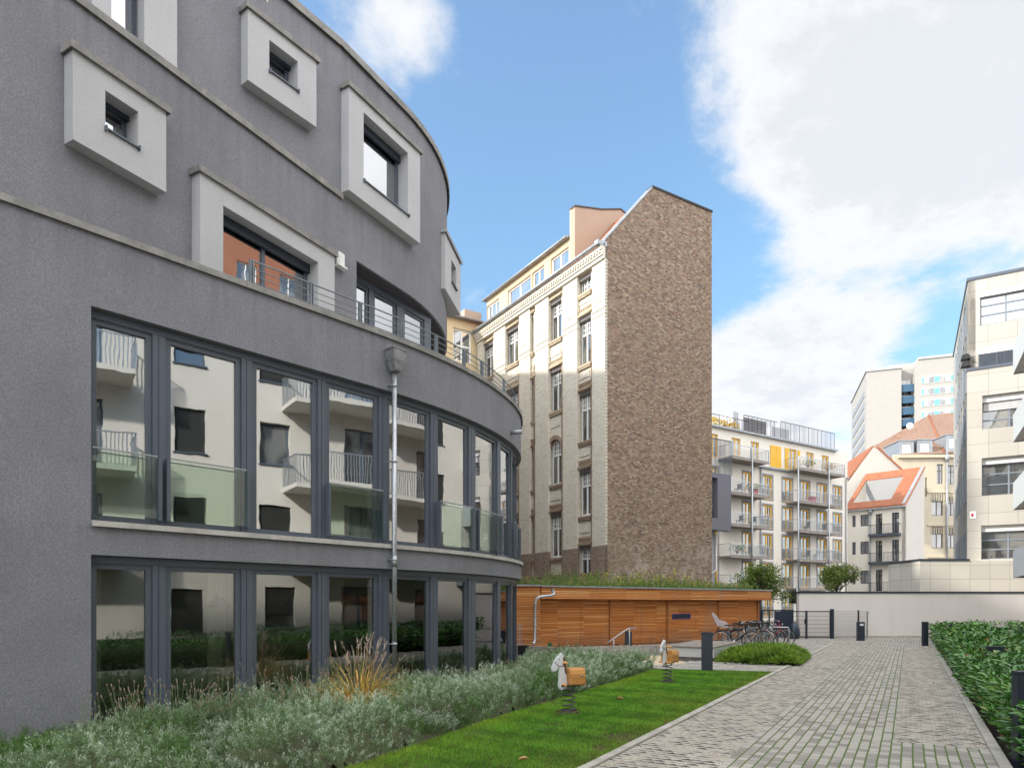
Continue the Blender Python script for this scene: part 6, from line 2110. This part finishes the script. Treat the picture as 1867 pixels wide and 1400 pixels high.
for y in (897, 957, 1015):
    m.box(AB, bx(1690), bx(1800), .002, .14, AB.z(1710, y) - .1, AB.z(1710, y) + .1)
    for i in range(22): m.box(AB, bx(1697) + i * .22, bx(1697) + i * .22 + .08, .002, .07, AB.z(1710, y + 4) - .9, AB.z(1710, y + 4))
m.build('cornice', CRM, ab)
m = MB(); m.tube([AB(bx(1725), .2, AB.z(1725, 800)), AB(bx(1725), .2, 0)], .12, 8); m.lathe(AB(bx(1725), .2, AB.z(1725, 843)), [(.14, 0), (.32, .4), (.32, .9)], 8); m.build('downpipe', ZINC, ab)
def P3(px, py, Y): return ((px - PX0) / FPX * Y, Y, EYE + (HOR - py) / FPX * Y)
m = MB()
eL, eM, eR = P3(1598, 866, 92), P3(1722, 826, 89.7), P3(1800, 826, 89.5)
rA, rB, rC = P3(1598, 812, 97), P3(1693, 757, 101), P3(1800, 745, 103)
m.poly([P3(1560, 868, 96), P3(1640, 830, 90), rB, P3(1590, 815, 99)]); m.poly([P3(1640, 830, 90), eM, rB]); m.poly([eM, eR, rC, rB])
m.poly([rB, rC, (rC[0], rC[1] + 14, zE), (rA[0], rA[1] + 16, zE), P3(1590, 815, 99)])
m.build('roof', TILE_B, ab)
for a, b, yt, yb in ((1642, 1669, 803, 834), (1675, 1703, 801, 834), (1728, 1752, 792, 822)):
    D0 = Frame(*AB(bx(a), -.35, 0)[:2], 92); w = bx(b) - bx(a); z0, z1 = AB.z(a, yb), AB.z(a, yt)
    m = MB(); m.wall(D0, [0, w], [z0, z1], [(w * .2, w * .78, z0 + .5, z1 - .35)], 0, .3); m.box(D0, .02, .1, -4, -.3, z0, z1 - .05); m.box(D0, w - .1, w - .02, -4, -.3, z0, z1 - .05); m.box(D0, -.1, w + .1, -4, .1, z1 + .002, z1 + .12)
    o = m.build('dormer', ZINC, ab)
    window(o, D0, w * .2, w * .78, z0 + .5, z1 - .35, -.1, WHITE_F, GL_SKY, fw=.09, cols=1)
m = MB(); p = P3(1661, 776, 97); m.lathe((p[0], p[1], p[2]), [(0, 0), (.3, .08), (.5, .22), (.52, .25)], 14, axis='y'); m.tube([p, (p[0], p[1] + .5, p[2] - .6)], .05, 6); m.build('satellite_dish', WHITE_P, ab)
m = MB(); m.tube([rB, Vector(rB).lerp(Vector(eM), .96)], .14, 6); m.build('ridge_tiles', TILE_O, ab)

# ================================================================== distant tower block
TWY = 182.0
T0 = Frame((1580 - PX0) / FPX * TWY, TWY, 109.5)
tw = empty('tower_block', T0(0, 0, 0), label='distant white high-rise with blue balconies and turquoise window panels', cat='tower block')
tx_ = lambda px: T0.s(px)
TWM = stucco('pale tower panels', (.38, .365, .34), grain=.01, bump=.1, scale=3, var=.03)
zt = T0.z(1580, 678)
xa, xb, xc = tx_(1643.5), tx_(1667.5), tx_(1760)
stor = 20.5 / FPX * TWY
m = MB(); m.box(T0, 0, xa, -30, 0, -.4, zt); m.box(T0, xa, xb, -30, -2.5, -.4, zt + .5)
zt2 = T0.z(1700, 654)
m.prism(T0, [(xb, -.4), (xc, -.4), (xc, zt2), (tx_(1673), zt2), (xb, zt2 - 1.2)], -30, 0.3)
m.box(T0, tx_(1630), xb + 4, -18, -8, zt, zt + 3.6)
m.build('wall', TWM, tw)
m = MB(); m.box(T0, -.3, xa + .2, -30, .3, zt + .01, zt + .6); m.box(T0, tx_(1673), xc, -30, .6, zt2 + .01, zt2 + .6); m.build('roof_edge', PALEG, tw)
TL = Frame(*T0(0, 0, 0)[:2], 199.5)
BLUEB = plain('blue balcony panels', (.03, .09, .16), .6); TURQ = plain('turquoise panels', (.14, .38, .42), .5)
z = zt2 - 5.4
for i in range(9):
    # balconies in the recess
    m = MB(); m.box(T0, xa + .05, xb - .05, -.7, -.4, z - 1.4 - 1.0, z + .5 - 1.0); m.build('balcony', BLUEB, tw)
    m = MB(); m.box(T0, xa + .4, xb - .4, -2.49, -2.3, z - .3, z + 1.1); m.build('balcony_window', GL_FAR, tw)
    if i < 6:
        m = MB(); m.box(T0, tx_(1679), tx_(1737), .302, .42, z - .95, z + .85); o = m.build('window_band', WHITE_P, tw)
        seg = [(1679.5, 1683, TURQ), (1692, 1702, GL_FAR), (1703, 1712, TURQ), (1713, 1722, GL_FAR), (1683.5, 1691, PALEG), (1723, 1732, PALEG), (1733, 1736.5, TURQ)]
        for a, b, mt in seg:
            m = MB(); m.box(T0, tx_(a), tx_(b), .425, .5, z - .8, z + .65); m.build('pane', mt, o)
    z -= stor
z = zt - 4
for i in range(11):
    m = MB(); m.box(Frame(*T0(0, 0, 0)[:2], 19.5), 0.5, 27, -.12, .0, 0, 0) if False else None
    m.box(T0, -.12, -.002, -27, -3.5, z - 1.6, z); m.build('side_window_band', SURR, tw)
    z -= stor

# ================================================================== stone clad office building
def slabs(name, bw, bh, c):
    return bricks(name, [mul(c, .92), c, mul(c, 1.07), mul(c, .97)], mul(c, .45), bw, bh, .018, .06, .6, .0, .15, spec=.4, big=.10)
STONE = slabs('travertine cladding', 1.30, .95, (.48, .455, .405))
Ox, Oy = (1765 - PX0) / FPX * 38, 38.0
OFr = Frame(Ox, Oy, 120.0); OLf = Frame(Ox - 14 * math.sin(R(210)), Oy - 14 * math.cos(R(210)), 210.0)     # s=14 at the corner
of = empty('stone_office_building', (Ox, Oy, 0), label='beige stone clad office building with wide grid windows and white blind boxes', cat='building')
fS = lambda px, d=0: OFr.s(px, d)
zTop = OFr.z(1765, 513)
zMid = OFr.z(1770, 674)
fw_rows = [(1787, 1857, 543, 594), (1784, 1856, 647, 671), (1790, 1868, 735, 785), (1789, 1865, 848, 905), (1788, 1862, 970, 1020)]
fh = []
for (a, b, yt, yb) in fw_rows: fh.append((fS(a), fS(a) + 2.35 + (.15 if yt > 700 else 0), OFr.z(a, yb), OFr.z(a, yt)))
m = MB(); m.wall(OFr, [0, 3.15], [-.4, zTop], fh, 0, .35)
m.build('front_wall', STONE, of)
BLB = plain('white blind box', (.70, .70, .70), .5, var=.03)
for i, q in enumerate(fh):
    o = window(of, OFr, q[0], q[1], q[2], q[3], -.12, plain('grey blue office frame', (.20, .23, .27), .5) if 'grey blue office frame' not in bpy.data.materials else bpy.data.materials['grey blue office frame'], GL_FAR if i else GL_SKY, fw=.07, fd=.08, cols=2, rows=(.36, .70) if i != 1 else ())
    m = MB(); m.box(OFr, q[0] - .03, q[1], .002, .06, q[3] + .002, q[3] + .32); m.build('blind_box', BLB, o)
    if i == 2:
        m = MB()
        for t in range(9): m.box(OFr, q[0] + .08, q[1] - .08, -.10, -.05, q[3] - .06 - t * .05, q[3] - .03 - t * .05)
        m.build('raised_blind', BLB, o)
    if i == 1:
        m = MB()
        for t in range(16): m.box(OFr, q[0], q[1] + .3, .03, .06, q[2] + .02 + t * .045, q[2] + .045 + t * .045)
        for t in range(4): m.box(OFr, q[0] + t * .8, q[0] + .05 + t * .8, .065, .09, q[2], q[3])
        m.build('terrace_screen', ANTHRA, o)
# projecting stair bay on the right and the nearer lower block
m = MB(); m.wall(OFr, [3.16, 8], [-.4, zTop + 1.2], [(3.5, 6.5, q[2], q[3]) for q in fh], 1.2, .35); m.wall(Frame(*OFr(3.15, 0, 0)[:2], 210.0), [-1.2, 0], [-.4, zTop + 1.2], [], .0, .3)
m.build('bay_wall', STONE, of)
for q in fh: window(of, OFr, 3.5, 6.5, q[2], q[3], 1.1, bpy.data.materials['grey blue office frame'], GL_FAR, fw=.07, cols=2, rows=(.36, .7))
lh = []
for z0, z1 in ((fh[0][2], fh[0][3]), (fh[1][2] - .9, fh[1][3] + .1), (fh[2][2], fh[2][3]), (fh[3][2], fh[3][3]), (fh[4][2], fh[4][3])):
    s = 12.9
    for k in range(6):
        lh.append((s - .75, s, z0 - .1, z1 + .2)); s -= 1.75 if k else 1.75
m = MB(); m.wall(OLf, [0.6, 14], [-.4, zTop], lh, 0, .35); m.build('side_wall', STONE, of)
for q in lh: window(of, OLf, q[0], q[1], q[2], q[3], .03, bpy.data.materials['grey blue office frame'], GL_FAR, fw=.07, cols=1)
m = MB(); m.box(OFr, -.06, 3.14, -.4, .06, zTop + .002, zTop + .16); m.box(OLf, .5, 13.94, -.4, .06, zTop + .003, zTop + .161); m.box(OFr, 3.1, 8, .8, 1.3, zTop + 1.2, zTop + 1.4)
m.build('roof_edge', ANTHRA, of)
m = MB(); m.box(OFr, -.1, 3.1, .002, .35, zMid - .15, zMid); m.build('terrace_edge', ANTHRA, of)
m = MB(); m.box(OFr, -.06, 3.08, .002, .30, -.4, zMid - .155)
m2 = MB(); m2.wall(OFr, [-.06, 3.14], [-.4, zMid - .155], [(q[0], q[1], q[2], q[3] + .33) for q in fh if q[3] < zMid], .30, .295); m2.build('lower_front_wall', STONE, of)
m = MB()
for z in (zMid + .45, zMid + .85): m.box(OFr, -.3, .05, -.1, .3, z - .3, z)
m.build('terrace_box', BLACK, of, bevel=.05)
m = MB(); m.box(OFr, 0, 8, -9, -.4, -.4, zTop - .3); m.build('core_wall', STONE, of)
# little red sign plate
q = OLf.s(1763)
m = MB(); zq = OLf.z(1763, 943); m.box(OFr, .05, .35, .303, .33, zq - .2, zq + .2); o = m.build('sign_plate', WHITE_P, of)
m = MB(); m.lathe(OFr(.2, .335, zq), [(0, -.01), (.09, -.01), (.09, .01), (0, .012)], 12, axis='y'); m.build('red_spot', plain('red paint', (.6, .01, .02), .5), o)
# stone annex in front
SA = Frame((1677 - PX0) / FPX * 36, 36, 90)
STONE2 = slabs('large travertine slabs', 1.05, .75, (.66, .62, .54))
e = empty('stone_annex', SA(0, 0, 0), label='low beige stone annex with a dark coping behind the boundary wall', cat='building')
m = MB(); m.box(SA, 0, 11, -3, 0, -.4, SA.z(1700, 1022)); m.build('wall', STONE2, e)
m = MB(); zz = SA.z(1700, 1022); m.box(SA, -.05, SA.s(1767), -3, .05, zz + .002, zz + .10); m.build('coping', ANTHRA_D, e)

# ================================================================== pale apartment house along the right side, mostly seen in the glass
OPP_Y = 31.5
ox, oy = kl(29.0, 4.65) if False else PF(27.9, 4.65, 0)[:2]
OP = Frame(ox, oy, 210.0)          # s grows towards the camera
op = empty('balcony_house', (ox, oy, 0), label='pale apartment house at the right edge with light grey sheet-metal balconies', cat='building')
LV = [0.0, 3.05, 6.05, 9.05, 12.05]
oh_, ow = [], []
s = 5.5; k = 0
pat = [(1.5, 1), (1.1, 0), (1.0, 0), (1.6, 1), (1.0, 0)]
Lg = 50
rr = random.Random(5)
bal = []
while s < Lg - 3:
    w, door = pat[k % 5]
    for li, z in enumerate(LV):
        if door:
            oh_.append((s, s + w, z + .06, z + 2.35))
        else:
            oh_.append((s, s + w, z + .85, z + 2.35))
        ow.append((len(oh_) - 1, door, li))
    if door: bal.append((s - .8, s + w + 2.4))
    s += w + rr.choice((1.3, 1.7, 2.1)); k += 1
m = MB(); m.wall(OP, [-.2, Lg], [-.4, 15.2], oh_, 0, .35)
m.build('wall', stucco('ivory render', (.62, .58, .52), grain=.015, bump=.2, scale=50, var=.03, streak=.05), op)
m = MB(); m.box(OP, -.2, Lg, -.5, .10, 15.202, 15.35); m.build('roof_edge', ZINC, op)
m = MB(); m.box(OP, -.2, 0.0, -10, -.36, -.4, 15.2); m.box(OP, Lg - .2, Lg, -10, -.36, -.4, 15.2); m.box(OP, 0, Lg - .2, -10, -.36, 15.0, 15.2); m.build('end_wall', bpy.data.materials['ivory render'], op)
BLIND = bricks('dark roller blind', [(.035, .035, .032), (.05, .05, .045)], (.012, .012, .012), 6, .06, .012, .1, .5, 0, .4)
for i, door, li in ow:
    q = oh_[i]
    o = window(op, OP, q[0], q[1], q[2], q[3], -.16, ANTHRA, GL_FAR, fw=.07, fd=.07, cols=2 if door else 1)
    if not door and rr.random() < .75:
        m = MB(); m.box(OP, q[0] + .03, q[1] - .03, -.13, -.10, q[2] + (.0 if rr.random() < .7 else .5), q[3] - .02); m.build('roller_blind', BLIND, o)
    if not door:
        m = MB(); m.box(OP, q[0] - .05, q[1] + .05, -.1, .07, q[2] - .05, q[2] - .003); m.build('sill', ANTHRA, o)
SHEET = plain('light grey balcony sheet', (.46, .49, .50), .5, .0, .04)
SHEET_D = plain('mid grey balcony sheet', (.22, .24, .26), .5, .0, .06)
bal2 = [(-2.0 + .2, 7.5)] + bal[1:]
for bi, (a, b) in enumerate(bal2):
    for li, z in enumerate(LV[1:5]):
        near = bi == 0
        m = MB(); m.box(OP, max(a, 0) if near else a, b, .002, 1.55, z - .17, z - .005); o = m.build('balcony', CREAM_R if not near else stucco('balcony soffit render', (.50, .48, .46), .01, .1, 30), op)
        a2 = max(a, 0) if near else a
        if near:
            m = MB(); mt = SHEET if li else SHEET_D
            m.box(OP, a2, b, 1.551, 1.585, z - .22, z + .98); m.box(OP, a2 - .035, a2 - .002, 0.002, 1.585, z - .22, z + .98); m.box(OP, b + .002, b + .035, 0.002, 1.585, z - .22, z + .98)
            s = a2 + .1
            while s < b: m.box(OP, s, s + .012, 1.586, 1.596, z - .20, z + .96); s += .14
            m.build('parapet_sheet', mt, o)
        else:
            m = MB(); m.box(OP, a2, b, 1.50, 1.54, z + .98, z + 1.02); m.box(OP, a2, a2 + .04, 0.002, 1.5, z + .98, z + 1.02); m.box(OP, b - .04, b, .002, 1.5, z + .98, z + 1.02)
            s = a2
            while s < b - .02: m.box(OP, s, s + .035, 1.51, 1.52, z + .0, z + .98); s += .11
            s = .05
            while s < 1.5: m.box(OP, a2 + .01, a2 + .02, s, s + .035, z, z + .98); m.box(OP, b - .02, b - .01, s, s + .035, z, z + .98); s += .11
            m.build('railing', GALV, o)

# taller orange-brown house beyond it, seen in the upper panes
OB = Frame(33, 24, 190.0)
e = empty('terracotta_house', OB(0, 0, 0), label='terracotta rendered house reflected in the upper windows of the grey building', cat='building')
TCM = stucco('terracotta render', (.30, .135, .085), .02, .2, 40, .06)
hh = [(2 + 3 * i, 3.4 + 3 * i, 1 + 3.1 * k, 2.8 + 3.1 * k) for i in range(6) for k in range(8)]
m = MB(); m.wall(OB, [0, 20], [-.4, 27], hh, 0, .4); m.box(OB, 0, 20, -9, -.41, 26, 26.6); m.build('wall', TCM, e)
for q in hh: window(e, OB, *q, -.15, WHITE_F, GL_FAR, cols=2)
m = MB(); m.box(OB, -.3, 20.3, -10, .4, 27.002, 27.3); m.build('roof', ZINC, e)

# ================================================================== spring rockers
WPNT = plain('worn white paint', (.66, .68, .70), .5, var=.06, scale=9)
MANE = plain('brown painted mane', (.13, .030, .015), .6)
WOODR = planks('varnished orange wood', (.55, .24, .06), (.66, .33, .10), (.72, .40, .15), .09, 2, .4, gap=.001, knots=False)
HAND = plain('orange wooden handles', (.70, .33, .10), .45)
SPR = plain('grey spring steel', (.10, .10, .115), .4, .6)


def rocker(px, py, rz, label):
    X, Y = pt(px, py)
    e = empty('spring_rocker', (0, 0, 0), label=label, cat='spring rocker', group='horse spring rockers on the lawn')
    m = MB(); turns = 4.6; pts = []
    for i in range(120):
        f = i / 119; a = f * turns * 2 * math.pi
        pts.append((.098 * math.cos(a), .098 * math.sin(a), .03 + .37 * f))
    m.tube(pts, .0105, 8); m.build('spring', SPR, e)
    m = MB(); m.lathe((0, 0, -.01), [(.15, 0), (.15, .03), (.10, .045), (.0, .045)], 14); m.box(I3, -.12, .12, -.03, .03, .03, .055); m.build('base_plate', weathered('muddy base', (.03, .025, .02), (.09, .07, .05), 20) if 'muddy base' not in bpy.data.materials else bpy.data.materials['muddy base'], e)
    m = MB(); m.box(I3, -.17, .13, -.04, .04, .40, .425); m.build('carrier_plate', SPR, e)
    # seat: box with rounded long edges
    SM = lambda s, d, z: (d, s, z)
    pr = [(-.14, .44), (-.12, .425), (.12, .425), (.14, .44), (.145, .60), (.12, .665), (.09, .68), (-.09, .68), (-.12, .665), (-.145, .60)]
    m = MB(); m.prism(SM, pr, -.215, .03); m.build('seat', WOODR, e, bevel=.008)
    m = MB(); m.lathe((-.16, -.1465, .57), [(0, -.004), (.017, -.004), (.017, .004), (0, .006)], 12, axis='y'); m.lathe((-.16, .1465, .57), [(0, -.004), (.017, -.004), (.017, .004), (0, .006)], 12, axis='y'); m.build('bolt_cover', GALV, e)
    # profile board: head and neck facing +x
    head = [(.075, .36), (.055, .42), (.060, .52), (.065, .64), (.075, .72), (.085, .80), (.095, .86), (.110, .895), (.128, .91), (.145, .895), (.155, .870),
            (.180, .855), (.200, .82), (.225, .75), (.245, .68), (.240, .645), (.215, .630), (.190, .640), (.165, .69), (.150, .70), (.152, .62), (.155, .52), (.160, .42), (.150, .375), (.115, .345)]
    HX = lambda x: (x - .055) * 1.3 + .03
    PM = lambda s, d, z: (HX(s) if s > 0 else s, d, z)
    m = MB(); m.prism(PM, head, -.018, .018); m.build('horse_head', WPNT, e, bevel=.006)
    for sgn in (-1, 1):
        m = MB(); a, b = (.0185 * sgn, .0215 * sgn)
        m.prism(PM, [(.066, .60), (.074, .58), (.088, .63), (.090, .69), (.104, .72), (.112, .75), (.104, .78), (.112, .83), (.098, .865), (.086, .81), (.076, .73)], a, b)
        m.build('mane', MANE, e)
        m = MB(); m.prism(PM, [(.150, .705), (.158, .700), (.218, .775), (.213, .785)], a, b); m.prism(PM, [(.10, .725), (.102, .712), (.152, .700), (.153, .713)], a, b); m.build('bridle', MANE, e)
        m = MB(); m.lathe((HX(.155), .020 * sgn, .815), [(0, -.002), (.008, -.002), (.008, .002), (0, .003)], 10, axis='y'); m.build('eye', BLACK, e)
    for zz, xx, L in ((.765, .085, .135), (.43, .10, .135)):
        for sgn in (-1, 1):
            m = MB(); m.tube([(xx, .019 * sgn, zz), (xx, .03 * sgn, zz), (xx, .04 * sgn, zz), (xx, (L - .03) * sgn, zz), (xx, (L - .015) * sgn, zz), (xx, L * sgn, zz), (xx, (L + .008) * sgn, zz)], [.022, .023, .015, .015, .023, .021, .012], 12)
            m.build('handle' if zz > .6 else 'footrest', HAND, e)
    m = MB(); m.prism(PM, [(-.25, .44), (-.23, .52), (-.20, .55), (-.20, .47), (-.23, .40), (-.27, .38), (-.285, .41)], -.012, .012); m.build('tail', WPNT, e, bevel=.004)
    e.location = (X, Y, 0); e.rotation_euler.z = rz
    return e


rocker(1037, 1298, R(196), 'spring rocker with a white horse head board and wooden seat, nearer one beside the lavender')
rocker(1217, 1243, R(226), 'spring rocker with a white board and small wooden seat, farther one beside the deck')

# ================================================================== bicycles
TYRE = plain('tyre rubber', (.02, .02, .02), .7); RIM = plain('alloy rim', (.55, .56, .58), .3, .8); CHR = plain('bright metal', (.6, .6, .62), .25, .9)


def bicycle(frame_c, label, basket=None, seat_c=(.02, .02, .02), wheel=.345, child=False, mud=None, low=False, tyre=None):
    mt = plain('bicycle paint ' + str(len(bpy.data.materials)), frame_c, .35, .3)
    e = empty('bicycle', (0, 0, 0), label=label, cat='bicycle', group='bicycles parked by the wooden shed')
    r = wheel
    W = 1.06
    for x, nm in ((-W / 2, 'rear'), (W / 2, 'front')):
        m = MB(); m.tube([(x + r * math.cos(a), 0, r + r * math.sin(a)) for a in [i * math.pi / 16 for i in range(32)]], .019, 8, closed=True)
        o = m.build('wheel', tyre or TYRE, e)
        m = MB(); m.tube([(x + (r - .026) * math.cos(a), 0, r + (r - .026) * math.sin(a)) for a in [i * math.pi / 16 for i in range(32)]], .011, 6, closed=True); m.build('rim', RIM, o)
        m = MB()
        for i in range(14):
            a = i * 2 * math.pi / 14
            m.tube([(x + .02 * math.cos(a + .5), .012 * (-1) ** i, r + .02 * math.sin(a + .5)), (x + (r - .03) * math.cos(a), 0, r + (r - .03) * math.sin(a))], .0022, 3)
        m.tube([(x, -.04, r), (x, .04, r)], .022, 8)
        m.build('spokes', CHR, o, weld=False)
        m = MB()
        aa = [math.pi * (.10 + .75 * i / 10) for i in range(11)]
        pts = [(x + (r + .03) * math.cos(a), 0, r + (r + .03) * math.sin(a)) for a in aa]
        for p, q in zip(pts, pts[1:]):
            m.poly([(p[0], -.028, p[2]), (p[0], .028, p[2]), (q[0], .028, q[2]), (q[0], -.028, q[2])]); m.poly([(p[0], -.028, p[2] + .003), (p[0], .028, p[2] + .003), (q[0], .028, q[2] + .003), (q[0], -.028, q[2] + .003)])
        m.build('mudguard', mud or mt, e)
    BB = (-.10, 0, .28); ST = (-.24, 0, .78); HT = (.30, 0, .86); HB_ = (.34, 0, .66); RA = (-W / 2, 0, r); FA = (W / 2, 0, r)
    m = MB()
    m.tube([BB, ST], .016, 8); m.tube([BB, HB_], .019, 8); m.tube([HT, HB_], .021, 8)
    m.tube([((-.17, 0, .52) if low else (-.22, 0, .72)), (HB_ if low else (.305, 0, .82))], .016, 8)
    for y in (-.045, .045):
        m.tube([(RA[0], y, RA[2]), (BB[0], y * .5, BB[2])], .009, 6); m.tube([(RA[0], y, RA[2]), (-.215, y * .3, .70)], .008, 6)
    m.build('frame', mt, e, weld=False)
    m = MB()
    for y in (-.045, .045): m.tube([HB_, (.38, y, .60), (FA[0], y, FA[2])], .010, 6)
    m.tube([HT, (.27, 0, 1.00)], .014, 8)
    m.build('fork', mt, e, weld=False)
    m = MB(); m.tube([(.12, -.28, 1.0), (.22, -.27, 1.03), (.28, -.12, 1.02), (.28, .12, 1.02), (.22, .27, 1.03), (.12, .28, 1.0)], .011, 8); h = m.build('handlebar', CHR, e)
    m = MB(); m.tube([(.10, -.285, .995), (.19, -.275, 1.02)], .017, 8); m.tube([(.10, .285, .995), (.19, .275, 1.02)], .017, 8); m.build('grip', BLACK, h)
    m = MB(); m.tube([ST, (-.262, 0, .90)], .012, 8)
    sd_m = MB()
    prof = [(-.40, .085), (-.34, .09), (-.26, .05), (-.16, .022), (-.12, .015)]
    for (a, wa), (b, wb) in zip(prof, prof[1:]):
        sd_m.poly([(a, -wa, .93), (a, wa, .93), (b, wb, .93), (b, -wb, .93)]); sd_m.poly([(a, -wa, .90), (a, wa, .90), (b, wb * .7, .895), (b, -wb * .7, .895)])
        for sg in (-1, 1): sd_m.poly([(a, sg * wa, .93), (a, sg * wa, .90), (b, sg * wb * .7, .895), (b, sg * wb, .93)])
    m.build('seat_post', CHR, e)
    sd_m.build('saddle', plain('saddle ' + str(len(bpy.data.materials)), seat_c, .6), e)
    m = MB(); m.lathe((BB[0], .05, BB[2]), [(.0, -.004), (.09, -.004), (.09, .004), (0, .004)], 18, axis='y')
    m.tube([(BB[0], -.07, BB[2]), (BB[0], .07, BB[2])], .015, 8); m.tube([(BB[0], .07, BB[2]), (BB[0] + .10, .075, BB[2] - .13)], .009, 6); m.tube([(BB[0], -.07, BB[2]), (BB[0] - .10, -.075, BB[2] + .13)], .009, 6)
    m.box(I3, BB[0] + .06, BB[0] + .14, .075, .15, BB[2] - .14, BB[2] - .12); m.box(I3, BB[0] - .14, BB[0] - .06, -.15, -.075, BB[2] + .12, BB[2] + .14)
    m.tube([(BB[0], .05, BB[2] + .09), (RA[0], .05, RA[2] + .035)], .004, 4); m.tube([(BB[0], .05, BB[2] - .09), (RA[0], .05, RA[2] - .035)], .004, 4)
    m.build('crank_set', CHR, e, weld=False)
    m = MB()
    for y in (-.06, .06): m.tube([(-.25, y, .72), (-.70, y, .74), (-.53, y * .8, r)], .005, 5)
    for x in (-.35, -.45, -.55, -.65): m.tube([(x, -.06, .735), (x, .06, .735)], .005, 5)
    m.build('luggage_rack', BLACK, e, weld=False)
    m = MB(); m.lathe((-.72, 0, .66), [(0, -.02), (.03, -.015), (.03, .01), (0, .015)], 10, axis='x'); m.build('tail_light', plain('red lamp', (.6, .01, .01), .3) if 'red lamp' not in bpy.data.materials else bpy.data.materials['red lamp'], e)
    m = MB(); m.lathe((.42, 0, .88), [(0, -.04), (.025, -.03), (.035, .0), (0, .01)], 10, axis='x'); m.build('headlight', CHR, e)
    if basket:
        m = MB(); bx0, bx1, bz0, bz1 = (.34, .66, .80, 1.04) if basket == 'front' else (-.70, -.36, .76, 1.0)
        for k in range(6):
            z = bz0 + (bz1 - bz0) * k / 5; g = .03 * (k / 5)
            m.tube([(bx0 - g, -.14 - g, z), (bx1 + g, -.14 - g, z), (bx1 + g, .14 + g, z), (bx0 - g, .14 + g, z)], .004, 4, closed=True)
        for i in range(14):
            f = i / 13
            for y in (-.14, .14): m.tube([(bx0 + (bx1 - bx0) * f, y, bz0), (bx0 + (bx1 - bx0) * f, y * 1.2, bz1)], .003, 4)
            m.tube([(bx1, -.14 + .28 * f, bz0), (bx1 + .03, -.17 + .34 * f, bz1)], .003, 4); m.tube([(bx0, -.14 + .28 * f, bz0), (bx0 - .03, -.17 + .34 * f, bz1)], .003, 4)
        m.box(I3, bx0, bx1, -.14, .14, bz0 - .004, bz0)
        m.build('basket', BLACK, e, weld=False)
    if child:
        m = MB()
        PMc = lambda s, d, z: (s, d, z)
        m.prism(PMc, [(-.66, .86), (-.40, .80), (-.30, .84), (-.32, .92), (-.55, .93), (-.66, 1.05), (-.80, 1.32), (-.86, 1.36), (-.88, 1.30), (-.76, 1.0)], -.16, .16)
        for sg in (-1, 1): m.prism(PMc, [(-.70, .88), (-.36, .84), (-.34, .98), (-.60, 1.06), (-.80, 1.32), (-.86, 1.30)], .16 * sg, .18 * sg)
        o = m.build('child_seat', plain('pinkish grey plastic', (.50, .44, .46), .5), e, bevel=.01)
        m = MB(); m.prism(PMc, [(-.62, .935), (-.42, .91), (-.42, .93), (-.62, .955)], -.12, .12); m.build('seat_pad', plain('crimson pad', (.45, .03, .07), .8), o)
    return e


def place(b, px, Y, hd, lean=0.0):
    """px,Y: the wheel at the +x end of the bicycle"""
    X = (px - PX0) / FPX * Y
    dx, dy = math.cos(R(hd)), math.sin(R(hd))
    b.location = (X - .53 * dx, Y - .53 * dy, 0.0); b.rotation_euler = (R(lean), 0, R(hd))


place(bicycle((.03, .03, .035), 'black city bicycle with a large front basket, frontmost of the row beside the juniper', basket='front', mud=plain('black mudguard', (.02, .02, .02), .4)), 1371, 24.3, -22, 4)
place(bicycle((.45, .50, .55), 'silver-blue bicycle carrying a pinkish child seat, at the left end of the row', child=True, seat_c=(.30, .12, .08)), 1369, 25.6, -12, 6)
place(bicycle((.62, .50, .38), 'cream coloured bicycle standing second from the front of the row', basket='front', low=True, mud=plain('cream mudguard', (.66, .52, .38), .4)), 1394, 24.9, -40, 4)
place(bicycle((.20, .28, .32), 'grey-green bicycle in the middle of the parked row', low=True), 1413, 26.2, -8, 3)
place(bicycle((.03, .04, .05), 'dark bicycle with a rear basket in the middle of the row', basket='rear'), 1420, 27.0, -20, 5)
place(bicycle((.50, .02, .03), 'red bicycle at the right end of the row', seat_c=(.03, .03, .03)), 1432, 26.9, -12, 3)
place(bicycle((.35, .37, .40), 'silver bicycle with a black rear basket behind the black front bicycle', basket='rear', seat_c=(.05, .03, .02)), 1400, 25.3, -16, 5)
place(bicycle((.05, .10, .07), 'dark green bicycle deep in the middle of the row', basket='front'), 1384, 26.4, -26, 4)
e = empty('bicycle_rack', (8.6, 25.2, 0), label='galvanised tube rack with the bicycles leaning against it', cat='bicycle rack')
for i in range(3):
    X, Y = 8.15 + i * .85, 25.6 + .5 * i
    m = MB(); m.tube([(X, Y, -.05), (X, Y, .72), (X + .03, Y - .02, .78), (X + .75, Y - .38, .78), (X + .78, Y - .4, .72), (X + .78, Y - .4, -.05)], .024, 10); m.build('hoop', GALV, e)
# dark wheeled bag behind the gate
m = MB(); X, Y = (1449 - PX0) / FPX * 33.0, 33.05
m.lathe((X, Y, 0), [(.0, .0), (.22, .02), (.26, .2), (.25, .45), (.20, .62), (.10, .74), (.0, .78)], 14)
tag(m.build('refuse_sack', plain('blue-black sack', (.02, .035, .06), .35, bump=.8)), 'blue-black filled sack standing in front of the dark panel fence', 'sack')
# small items on the ground

print('objects', len(bpy.data.objects), 'faces', sum(len(o.data.polygons) for o in bpy.data.objects if o.type == 'MESH'))
